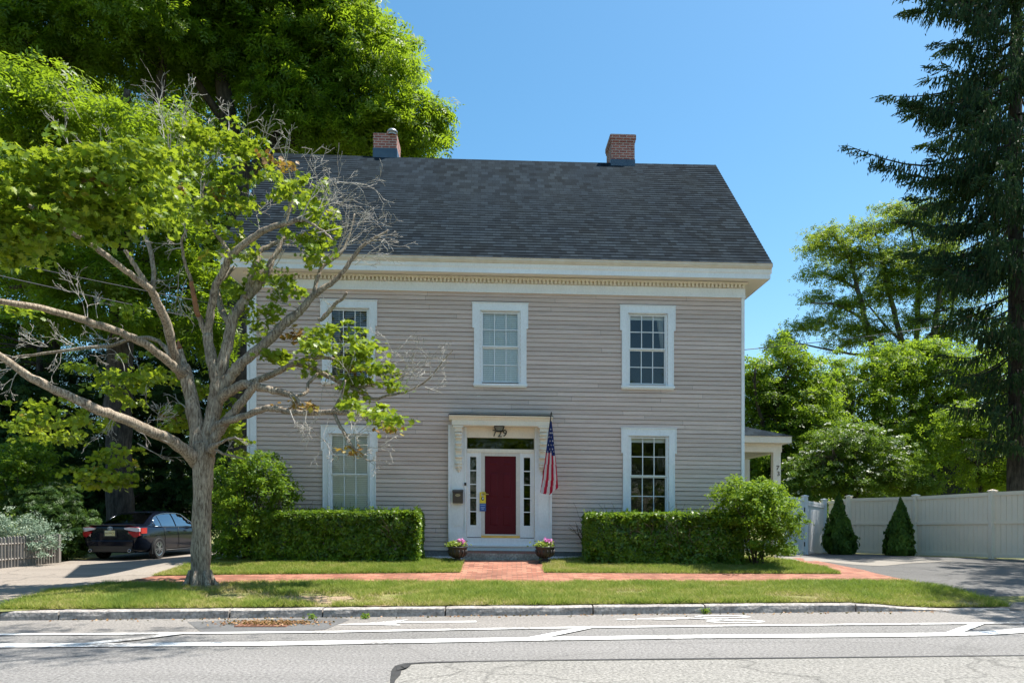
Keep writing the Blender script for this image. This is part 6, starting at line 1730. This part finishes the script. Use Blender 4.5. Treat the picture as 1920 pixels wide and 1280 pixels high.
bigtree("tall_tree", "tall broad green tree behind the left chimney, its crown over the roof", 455, Y,
  [pb(*a) for a in [(700, 165, Y, 80, 80, 2.4), (765, 245, Y, 62, 48, 1.8), (655, 80, Y, 70, 70, 2.4), (590, 60, Y, 90, 70, 2.6), (620, 190, Y, 85, 70, 2.4), (700, 260, Y, 70, 35, 2.0), (540, 130, Y, 70, 60, 2.4), (590, 262, Y, 60, 30, 2), (480, 40, Y, 90, 70, 2.6), (560, -60, Y, 110, 80, 3), (420, 120, Y, 60, 40, 2.2), (440, -80, Y, 130, 80, 3), (800, 215, Y, 34, 26, 1), (520, 220, Y, 50, 30, 1.8), (640, 20, Y, 60, 40, 2), (400, 30, Y, 70, 60, 2.4), (745, 115, Y + 2, 34, 50, 1.2)]],
  [[(455, 1040, 26), (452, 800, 22), (447, 600, 20), (445, 420, 19), (448, 330, 18), (430, 230, 15), (415, 140, 12), (400, 40, 8), (395, -60, 4)], [(447, 350, 13), (480, 310, 11), (520, 280, 10), (560, 262, 9), (620, 245, 7), (690, 230, 5), (750, 222, 3)], [(445, 330, 11), (462, 260, 9), (480, 190, 8), (500, 130, 7), (540, 60, 5), (570, -20, 3)], [(500, 290, 7), (540, 220, 6), (590, 170, 5), (640, 120, 4), (690, 70, 2)], [(432, 240, 8), (380, 170, 7), (350, 110, 5), (330, 40, 3)]],
  M_walnut, 1650, .85, 21, .37, 71, PINN, .26, group="large trees rising left of the house")
Y = 27
bigtree("tall_tree", "tall tree with a thick dark trunk behind the parked car", 224, Y,
  [pb(*a) for a in [(300, 60, Y, 80, 60, 2.4), (200, 70, Y, 90, 60, 2.5), (90, 60, Y, 90, 70, 2.5), (10, 110, Y, 90, 60, 2.4), (60, 175, Y - 4, 85, 35, 1.8), (150, 220, Y - 4, 80, 36, 1.8), (30, 235, Y - 4, 70, 40, 1.8), (240, 250, Y - 4, 60, 26, 1.6), (310, 235, Y - 3, 45, 18, 1.2), (-40, 30, Y, 90, 90, 2.5), (150, -60, Y, 160, 90, 3), (310, -50, Y, 120, 80, 3), (0, -80, Y, 140, 90, 3), (120, 290, Y, 90, 40, 2.4), (30, 310, Y, 80, 40, 2.2), (250, 300, Y, 60, 30, 2), (330, 330, 24.5, 60, 40, 1.4), (60, 360, 24.5, 80, 36, 1.5), (150, 400, 24.5, 90, 34, 1.5), (300, 430, 24.5, 70, 40, 1.5), (90, 500, 24.5, 90, 36, 1.5), (240, 520, 24.8, 70, 40, 1.4), (380, 520, 24.8, 40, 50, 1.2), (10, 440, 24.5, 60, 50, 1.5), (130, 590, 25, 80, 30, 1.4), (300, 600, 25, 60, 40, 1.3), (400, 620, 25, 30, 60, 1.0)]],
  [[(226, 1030, 27), (225, 960, 24), (224, 860, 23), (222, 760, 22.5), (226, 660, 22), (230, 560, 21), (228, 460, 20), (232, 380, 18), (222, 300, 14), (226, 230, 10), (240, 170, 6)], [(230, 400, 12), (262, 320, 11), (290, 250, 10), (298, 180, 9), (310, 90, 7), (320, 0, 4)], [(230, 480, 9), (180, 430, 8), (120, 400, 7), (60, 380, 5), (0, 372, 3)], [(228, 560, 8), (170, 520, 7), (120, 510, 6), (80, 525, 5), (20, 540, 3)], [(214, 300, 8), (150, 220, 6), (90, 150, 4), (40, 90, 2)]],
  M_walnut, 1750, .80, 20, .35, 72, PINN, .26, group="large trees rising left of the house")
Y = 32
bigtree("shade_tree", "dark leafy tree filling the shade behind the left tall trunk", 90, Y,
  [pb(*a) for a in [(90, 430, Y, 110, 60, 2.2), (230, 470, Y, 110, 60, 2.2), (350, 480, Y, 80, 60, 2.2), (20, 520, Y, 100, 60, 2.2), (150, 580, Y, 120, 60, 2.2), (300, 600, Y, 110, 60, 2.2), (420, 560, Y, 60, 90, 2), (40, 650, Y, 110, 60, 2), (400, 420, Y, 60, 60, 2), (470, 480, Y, 40, 60, 1.5), (-60, 600, Y, 80, 120, 2), (200, 390, Y, 100, 40, 2), (330, 400, Y, 70, 40, 2), (300, 210, Y, 70, 50, 2.5), (380, 330, Y, 70, 50, 2), (240, 330, Y, 80, 50, 2), (150, 160, Y, 90, 60, 2.5), (420, 250, Y, 60, 60, 2), (500, 300, Y, 60, 50, 2), (350, 140, Y, 70, 50, 2.5)]],
  [[(90, 1030, 16), (92, 800, 14), (100, 620, 12), (120, 480, 9), (140, 380, 5)], [(100, 620, 8), (200, 540, 6), (300, 470, 4)], [(330, 1030, 12), (335, 800, 11), (350, 600, 9), (370, 450, 5)]],
  M_walnut, 2000, .6, 14, .36, 73, PINN5, inner=.2)
Y = 31
bigtree("hemlock", "dark hemlock with sweeping boughs in deep shade behind the car", 300, Y,
  [pb(*a) for a in [(300, 730, Y, 110, 70, 2), (330, 850, Y, 110, 80, 2), (200, 700, Y, 110, 70, 2), (400, 700, Y, 70, 90, 2), (390, 920, Y, 60, 90, 2), (290, 950, Y, 110, 60, 2), (440, 820, Y, 50, 110, 1.5), (250, 800, Y + 1, 110, 80, 1.5), (350, 780, Y + 1, 80, 80, 1.5), (240, 900, Y + 1, 80, 80, 1.5), (340, 990, Y + 1, 110, 50, 1.5), (300, 660, Y + 1, 110, 60, 1.5)]],
  [[(300, 1030, 12), (300, 800, 9), (300, 620, 5)], [(440, 1030, 10), (440, 760, 7), (440, 560, 4)]], M_hem, 1900, .55, 18, .26, 74, SPRIG, inner=.1, flat=.25, up=1.2)
bigtree("hemlock", "dark hemlock left of the thick trunk, above the pale shrub", 70, Y - 1,
  [pb(*a) for a in [(60, 740, 30, 110, 70, 2), (120, 830, 30, 90, 60, 2), (0, 830, 30, 90, 70, 2), (150, 930, 30, 80, 70, 2), (60, 900, 30, 110, 60, 2), (-60, 760, 30, 80, 140, 2), (190, 980, 30, 60, 60, 1.5), (200, 860, 30, 60, 70, 1.5)]],
  [[(70, 1030, 12), (72, 830, 9), (75, 650, 5)]], M_hem, 1900, .55, 18, .26, 75, SPRIG, inner=.1, flat=.25, up=1.2)
# understorey on the left
shrub("leafy_bush", [pb(30, 890, 23, 60, 60, 1.0), (-16.2, 23, 2.1, .9, .8, 1.0), pb(60, 860, 23.4, 50, 40, .8)], (-15.2, 23.2, .2), "bright leafy bush behind the pale variegated shrub", M_mid, 260, .26, 34, .12, 62, .5)
shrub("yew_bush", [pb(110, 975, 22.6, 50, 45, .8), pb(80, 940, 22.8, 50, 40, .8), pb(135, 1005, 22.4, 36, 38, .7), pb(120, 1035, 22.3, 36, 18, .5)], (-13.6, 22.8, .2), "dark layered yew between the picket fence and the car", leafmat("yew_needles", [(0, (.018, .05, .010)), (1, (.06, .12, .015))], .2, (.2, .35, .03)), 300, .28, 40, .15, 63, .22, SPRIG, flat=.25)
# right side
Y = 31
bigtree("garden_tree", "leafy green tree just right of the house corner, above the porch", 1450, Y,
  [pb(*a) for a in [(1432, 740, Y, 46, 50, 1.4), (1450, 810, Y, 60, 60, 1.6), (1500, 760, Y, 46, 50, 1.5), (1420, 860, Y, 50, 60, 1.5), (1490, 700, Y, 34, 26, 1), (1425, 690, Y, 30, 22, .9), (1478, 655, Y, 26, 20, .8), (1530, 720, Y, 30, 40, 1), (1470, 880, Y, 60, 50, 1.5), (1520, 830, Y, 50, 60, 1.5), (1405, 800, Y + 1, 40, 110, 1.2), (1400, 920, Y, 50, 60, 1.2), (1465, 760, Y + 1, 60, 70, 1.4), (1415, 720, Y, 30, 30, 1), (1540, 780, Y + 1, 40, 70, 1.4), (1445, 930, Y, 70, 50, 1.4), (1465, 665, Y, 14, 34, .5), (1500, 680, Y, 40, 18, .8)]],
  [[(1450, 1030, 8), (1452, 880, 7), (1455, 780, 5), (1478, 690, 2.5)], [(1452, 850, 5), (1420, 760, 3), (1415, 690, 1.5)]], M_mid, 1100, .46, 26, .235, 76, TRI, inner=.25, group="garden trees right of the house")
Y = 35
bigtree("garden_tree", "broad light green tree in the middle behind the fence", 1640, Y,
  [pb(*a) for a in [(1590, 730, Y, 60, 50, 2), (1650, 700, Y, 60, 36, 2), (1720, 690, Y, 70, 40, 2), (1780, 720, Y, 70, 50, 2), (1620, 790, Y, 80, 60, 2), (1700, 770, Y, 90, 70, 2), (1790, 800, Y, 80, 50, 2), (1850, 740, Y, 70, 60, 2), (1890, 800, Y, 60, 60, 2), (1700, 850, Y, 60, 40, 2), (1570, 840, Y, 60, 60, 2), (1940, 760, Y, 60, 80, 2), (1660, 660, Y, 40, 20, 1), (1560, 760, Y + 1, 50, 60, 2), (1740, 830, Y + 1, 40, 40, 2), (1640, 860, Y, 80, 50, 2), (1880, 880, Y + 1, 70, 50, 2), (1820, 680, Y, 70, 30, 2), (1900, 700, Y, 60, 50, 2), (1560, 690, Y, 40, 24, 1.4), (1740, 650, Y, 50, 22, 1.2), (1570, 910, Y, 70, 40, 2), (1680, 910, Y, 60, 30, 2)]],
  [[(1640, 1030, 10), (1645, 880, 8), (1660, 780, 6), (1690, 700, 3)], [(1645, 860, 6), (1600, 780, 4), (1580, 720, 2)], [(1660, 800, 5), (1740, 760, 4), (1820, 740, 2)]], M_mid, 1900, .55, 26, .25, 77, TRI, inner=.25, group="garden trees right of the house")
Y = 27.5
bigtree("garden_tree", "leafy tree hanging over the cream fence at the right edge, below the spruce", 1850, Y,
  [pb(*a) for a in [(1806, 850, Y, 30, 40, .9), (1850, 810, Y, 60, 40, 1.3), (1890, 860, Y, 50, 44, 1.3), (1800, 790, Y, 50, 34, 1.2), (1900, 900, Y, 40, 26, 1), (1940, 850, Y, 40, 60, 1.2), (1850, 895, Y, 30, 16, .7)]],
  [[(1838, 1030, 6), (1842, 930, 5), (1832, 880, 4.5), (1850, 820, 3), (1880, 780, 1.5)], [(1834, 880, 3.5), (1810, 850, 2.5), (1795, 800, 1.5)]], M_mid, 420, .36, 26, .17, 78, TRI, inner=.2, group="garden trees right of the house")
Y = 28.5
dg = bigtree("dogwood", "dogwood covered in white blossom above the white gate", 1590, Y,
  [pb(*a) for a in [(1580, 830, Y, 60, 36, 1.4), (1640, 850, Y, 60, 40, 1.4), (1540, 880, Y, 60, 46, 1.4), (1610, 895, Y, 70, 40, 1.4), (1690, 895, Y, 56, 34, 1.2), (1720, 915, Y, 40, 20, 1), (1500, 905, Y, 40, 40, 1.2)]],
  [[(1590, 1030, 6), (1592, 940, 5), (1575, 880, 3), (1560, 840, 1.5)], [(1592, 950, 4), (1630, 890, 2.5), (1650, 850, 1.2)]], M_dog, 1000, .34, 24, .17, 79, TRI, inner=.25)
rng = np.random.default_rng(80)
Bd = np.array([pb(*a) for a in [(1580, 830, Y, 60, 36, 1.4), (1640, 845, Y, 50, 36, 1.4), (1545, 870, Y, 56, 46, 1.4), (1620, 890, Y, 60, 34, 1.4), (1500, 900, Y, 34, 34, 1.0)]]); Bd[:, :3] -= np.array(dg.location)
Pd, Nd, td, _, _ = blobpoints(rng, Bd, 150, .26, 9, .25, .7, 1.5)
leafquads("blossom", Pd, Nd, .10 * rng.uniform(.7, 1.3, len(Pd)), M_bract, td, dg, rng, aspect=.9)
Y = 46
bigtree("open_crowned_tree", "tall sparse tree with several bare stems and feathery leaves against the sky", 1650, Y,
  [pb(*a) for a in [(1545, 440, Y, 36, 16, 1.5), (1525, 460, Y, 28, 14, 1.2), (1570, 468, Y, 36, 18, 1.5), (1605, 430, Y, 36, 16, 1.4), (1650, 425, Y, 40, 18, 1.5), (1700, 410, Y, 40, 22, 1.6), (1750, 420, Y, 40, 30, 1.6), (1520, 512, Y, 28, 14, 1.2), (1575, 515, Y, 40, 16, 1.5), (1630, 480, Y, 40, 18, 1.6), (1690, 470, Y, 40, 24, 1.6), (1530, 556, Y, 30, 14, 1.2), (1580, 570, Y, 50, 14, 1.5), (1640, 550, Y, 50, 20, 1.6), (1700, 540, Y, 40, 30, 1.6), (1540, 600, Y, 40, 12, 1.4), (1470, 636, Y, 30, 12, 1.2), (1510, 612, Y, 40, 12, 1.3), (1450, 645, Y, 18, 8, .8), (1590, 640, Y, 40, 14, 1.4), (1650, 620, Y, 50, 20, 1.6), (1720, 600, Y, 50, 40, 1.6), (1770, 540, Y, 50, 60, 1.6), (1690, 660, Y, 60, 24, 1.6), (1790, 620, Y, 50, 50, 1.6), (1830, 500, Y, 60, 60, 1.6), (1850, 600, Y, 60, 60, 1.6), (1600, 470, Y, 60, 26, 2), (1660, 510, Y, 60, 40, 2), (1720, 500, Y, 60, 50, 2), (1760, 470, Y, 50, 50, 2), (1600, 610, Y, 60, 20, 2), (1480, 655, Y, 30, 12, 1), (1680, 390, Y, 50, 14, 1.5), (1735, 395, Y, 40, 16, 1.5)]],
  [[(1650, 1030, 12), (1645, 800, 9), (1638, 670, 6), (1622, 600, 5), (1608, 540, 4), (1590, 480, 3), (1560, 440, 1.6)], [(1712, 1030, 10), (1712, 750, 7), (1690, 640, 5), (1670, 560, 4), (1652, 480, 2.8), (1640, 430, 1.5)], [(1714, 750, 6), (1718, 640, 5), (1722, 540, 4), (1716, 470, 2.6), (1704, 410, 1.4)], [(1740, 1030, 8), (1738, 760, 6), (1752, 620, 5), (1765, 520, 3.5), (1770, 430, 1.6)], [(1636, 670, 3), (1580, 660, 2.2), (1530, 650, 1.6), (1470, 640, 1)], [(1622, 600, 3), (1570, 572, 2), (1520, 568, 1.2)], [(1606, 540, 3), (1560, 518, 2), (1515, 510, 1)], [(1690, 640, 3), (1650, 600, 2), (1620, 560, 1.2)], [(1714, 660, 3), (1750, 620, 2), (1790, 590, 1.4)]],
  M_ash, 2600, .55, 16, .24, 81, TRI, inner=.0, flat=.45, bark=barkmat("grey_bark", (.06, .055, .045), (.16, .14, .115), .2, 8))

# ---- Norway spruce at the right edge
M_spruce = leafmat("spruce_needles", [(0, (.02, .05, .018)), (.55, (.042, .085, .03)), (.9, (.07, .12, .036)), (1, (.14, .09, .05))], .25, (.1, .18, .04), .6, .3)
SX, SY = (1906 - CX) / FPX * 24.0, 24.0
spr = empty("spruce_tree", (SX, SY, .3)); tag(spr, "tall dark spruce with drooping branches at the right edge", "tree")
rng = np.random.default_rng(90); rr = random.Random(90)
b = MB(); b.tube([(0, 0, -.1), (0, 0, 1), (.03, 0, 6), (0, .05, 12), (0, 0, 18), (0, 0, 25), (0, 0, 29)], [.36, .30, .25, .20, .14, .08, .02], 12, jit=.05, rng=rr)
PP, AA, SS = [], [], []
def spruce_branch(z, az, L, sag, lift=.5):
    c, s = math.cos(az), math.sin(az); pts = []; n = 9
    for i in range(n + 1):
        f = i / n; r = L * f; dz = -sag * L * math.sin(min(1, f * 1.25) * math.pi / 2) + lift * L * .25 * max(0, f - .55) ** 1.3 * 2
        pts.append(Vector((r * c + rr.uniform(-.03, .03), r * s + rr.uniform(-.03, .03), z + dz)))
    r0 = .018 + .008 * L; b.tube(pts, [max(.006, r0 * (1 - .88 * i / n)) for i in range(n + 1)], 5)
    nb = int(L * 31)
    for k in range(nb):
        f = rr.uniform(.12, 1.0) ** .8; i = min(n - 1, int(f * n)); p = pts[i].lerp(pts[i + 1], f * n - i)
        side = rr.uniform(-1, 1) * (.55 * (1 - f) * min(1, L / 3) + .14); p = p + Vector((-s * side, c * side, -.08 * abs(side) - rr.uniform(0, .05)))
        ln = rr.uniform(.3, .85) * (1.15 - .75 * f) * min(1.2, .55 + L / 5)
        m_ = max(2, int(ln / .11)); d = Vector((c * .4 + rr.uniform(-.35, .35), s * .4 + rr.uniform(-.35, .35), -1)).normalized()
        if f > .85: d = Vector((c * 1.2, s * 1.2, -.25 + rr.uniform(-.3, .3))).normalized()
        for q in range(m_):
            PP.append(p + d * (ln * (q + .5) / m_)); AA.append(d); SS.append(ln / m_ * 1.75 * (1 - .35 * q / m_))
z = 3.4
while z < 26.5:
    R0 = np.interp(z, [2, 6, 8, 11, 13, 16, 19, 22, 27], [1.9, 2.3, 3.1, 3.8, 4.2, 3.9, 3.4, 2.6, .8])
    for k in range(7 if z > 9 else 3):
        az = rr.uniform(0, 2 * math.pi) if k > 2 else (math.pi + rr.uniform(-.6, .6) if k else -1.57 + rr.uniform(-.9, .9))
        spruce_branch(z + rr.uniform(-.25, .25), az, R0 * rr.uniform(.62, 1.05), rr.uniform(.12, .34))
    z += .62
for q in range(12): spruce_branch(3.2 + q * .55, -1.57 + rr.uniform(-1.0, 1.0), rr.uniform(1.5, 2.4), rr.uniform(.2, .4))
for (px, py, zz) in ((1583, 318, 12.4), (1690, 222, 14.0), (1742, 155, 15.4), (1712, 18, 17.8), (1640, 345, 12.0), (1750, 520, 9.0), (1700, 400, 11.0)):
    tipX = (px - CX) / FPX * SY; L = SX - tipX; spruce_branch(EYE - (py - HY) / FPX * SY + .1 * L, math.pi + .03, L, .16, .75)
spr_px = lambda p: p
b.build("trunk", M_dbark, spr, uv=False)
P = np.array([tuple(p) for p in PP]); A = np.array([tuple(a) for a in AA]); S = np.array(SS); n = len(P)
NEED = ([(0, -.5, 0), (.11, -.1, 0), (.0, .55, 0), (-.11, -.1, 0), (0, -.4, .0), (0, .0, .12), (0, .55, 0), (0, .0, -.12)], [(0, 1, 2, 3), (4, 5, 6, 7)])
nr_ = rng.normal(0, 1, (n, 3)); nr_[:, 2] *= .2
leafquads("needles", P, nr_, S, M_spruce, rng.uniform(0, 1, n) ** 1.2, spr, rng, NEED, along=A * 4)

# ---- shade tree beside the right driveway (its shadow lies across the asphalt)
bigtree("driveway_tree", "leafy tree right of the right driveway shading the asphalt", 2640, 13.6,
  [(15.9, 16.4, 8.5, 2.9, 2.6, 2.2), (13.6, 13.2, 8.3, 2.5, 2.4, 2.1), (18.4, 18.6, 9.5, 2.8, 2.6, 2.3), (18, 14, 10, 3.2, 3.0, 2.6), (12.6, 11.4, 8.2, 2.4, 1.8, 1.8)], [[(2640, 960 + 135, 20), (2640, 800, 17), (2620, 500, 14), (2560, 250, 8)]], M_walnut, 700, .55, 13, .32, 91, PINN)
# ---- far woods closing the view between the houses
rng = np.random.default_rng(99)
Bf = [(x, 72 + rng.uniform(-6, 10) - abs(x) * .25, 3.6, 6.5, 4, rng.uniform(3.4, 6.2)) for x in range(-110, 111, 7)]
P, Nn, t, _, _ = blobpoints(rng, Bf, 1500, 1.3, 16, .5, .2, .8)
kz = P[:, 2] > .2
tag(leafquads("far_woods", P[kz], Nn[kz], 1.0 * rng.uniform(.7, 1.3, kz.sum()), M_mid, t[kz], None, rng, PINN5), "distant green woods behind the houses", "woods", kind='stuff')
# ---- big tree on the photographer's side of the street: its bough shades the road on the left
otb = (-3.5, -4.0, 0.0); ot = empty("overhanging_tree", otb); tag(ot, "tall street tree on the near side of the road, reaching over the left lanes", "tree")
rng = np.random.default_rng(97); rr = random.Random(97)
Bo = np.array([(-1.0, 10.3, 12.4, 2.6, 1.3, 1.6), (.6, 9.9, 12.2, 1.4, 1.2, 1.3), (-3.2, 10.6, 12.6, 1.4, 1.0, 1.4), (-3, 0, 15, 4, 3, 3), (-4, -5, 14, 5, 4, 4)]); Bo[:, :3] -= np.array(otb)
P, Nn, t, C, sr = blobpoints(rng, Bo, 330, .5, 17, .4, .1, 1.0)
leafquads("crown", P, Nn, .2 * rng.uniform(.7, 1.3, len(P)), M_walnut, t, ot, rng, TRI)
b = MB(); b.tube([(0, 0, -.1), (0, .1, 2), (.1, .3, 5), (.2, .5, 8), (.1, 0, 11), (0, -.5, 14)], [.42, .36, .32, .28, .18, .06], 12)
b.tube([(.15, .5, 7.6), (.6, 3, 10), (1.4, 7, 11.6), (2.2, 11, 12.3), (2.6, 14.2, 12.5)], [.2, .16, .12, .08, .03], 9)
for q in range(14): e = Vector((2.5 + rr.uniform(-3, 2), 14.2 + rr.uniform(-1.2, 1), 12.4 + rr.uniform(-1, 1.2))); st_ = Vector((1.9, 10, 12.2)).lerp(Vector((2.6, 14.2, 12.5)), rr.uniform(0, 1)); b.tube([st_, st_.lerp(e, .5) + Vector((0, 0, .2)), e], [.04, .028, .01], 5)
b.build("trunk", M_dbark, ot, uv=False)
# ---- trees across the street, seen only as reflections in the panes
rng = np.random.default_rng(95)
Bw = [(x, -20, 1.6, 4.5, 1.2, 2.2) for x in range(-40, 41, 7)] + [(x, -22 + rng.uniform(-3, 3), h * .5, 4.2, 3, h * .36) for x, h in ((-24, 13), (-17, 15), (-10, 11), (-4, 14), (3, 10), (9, 13), (16, 15), (24, 12))]
P, Nn, t, _, _ = blobpoints(rng, Bw, 2200, .9, 14, .5, .2, .8)
tag(leafquads("street_trees", P, Nn, .75 * rng.uniform(.7, 1.3, len(P)), M_walnut, t, None, rng, PINN5), "row of leafy trees across the street", "trees", kind='stuff')

# ---- dark neighbouring house behind the fence
nh = empty("neighbour_house", ((1800 - CX) / FPX * 38, 38, .3)); tag(nh, "dark blue-grey clapboard house half hidden by trees behind the cream fence", "house")
M_nside = mat("dark_clapboard", (.030, .038, .055), (.045, .055, .075), 3, .7, .1, 30)
b = MB(); zz = 0.0
while zz < 4.2:
    b.face([(-2.6, -.02, zz), (3.6, -.02, zz), (3.6, 0, zz + .13), (-2.6, 0, zz + .13)]); b.face([(-2.6, 0, zz), (3.6, 0, zz), (3.6, -.02, zz), (-2.6, -.02, zz)]); zz += .13
b.box(-2.6, 3.6, .005, 5, 0, 4.2); b.build("wall", M_nside, nh, uv=False)
b = MB(); b.prism([(-.5, 4.1), (2.5, 6.2), (5.5, 4.1), (5.5, 4.25), (2.5, 6.4), (-.5, 4.25)], 0, -3, 4); b.build("roof", M_roof, nh)
b = MB(); b.tube([(-.95, -.08, 0), (-.95, -.08, 4.1)], .06, 8); b.build("downpipe", M_black, nh, uv=False)
b = MB(); b.box(1.7, 2.6, -.05, .004, 1.6, 2.9); wn_ = b.build("window", M_white, nh, uv=False); b = MB(); b.box(1.78, 2.52, -.055, -.05, 1.68, 2.82); b.build("pane", M_dark, wn_, uv=False)
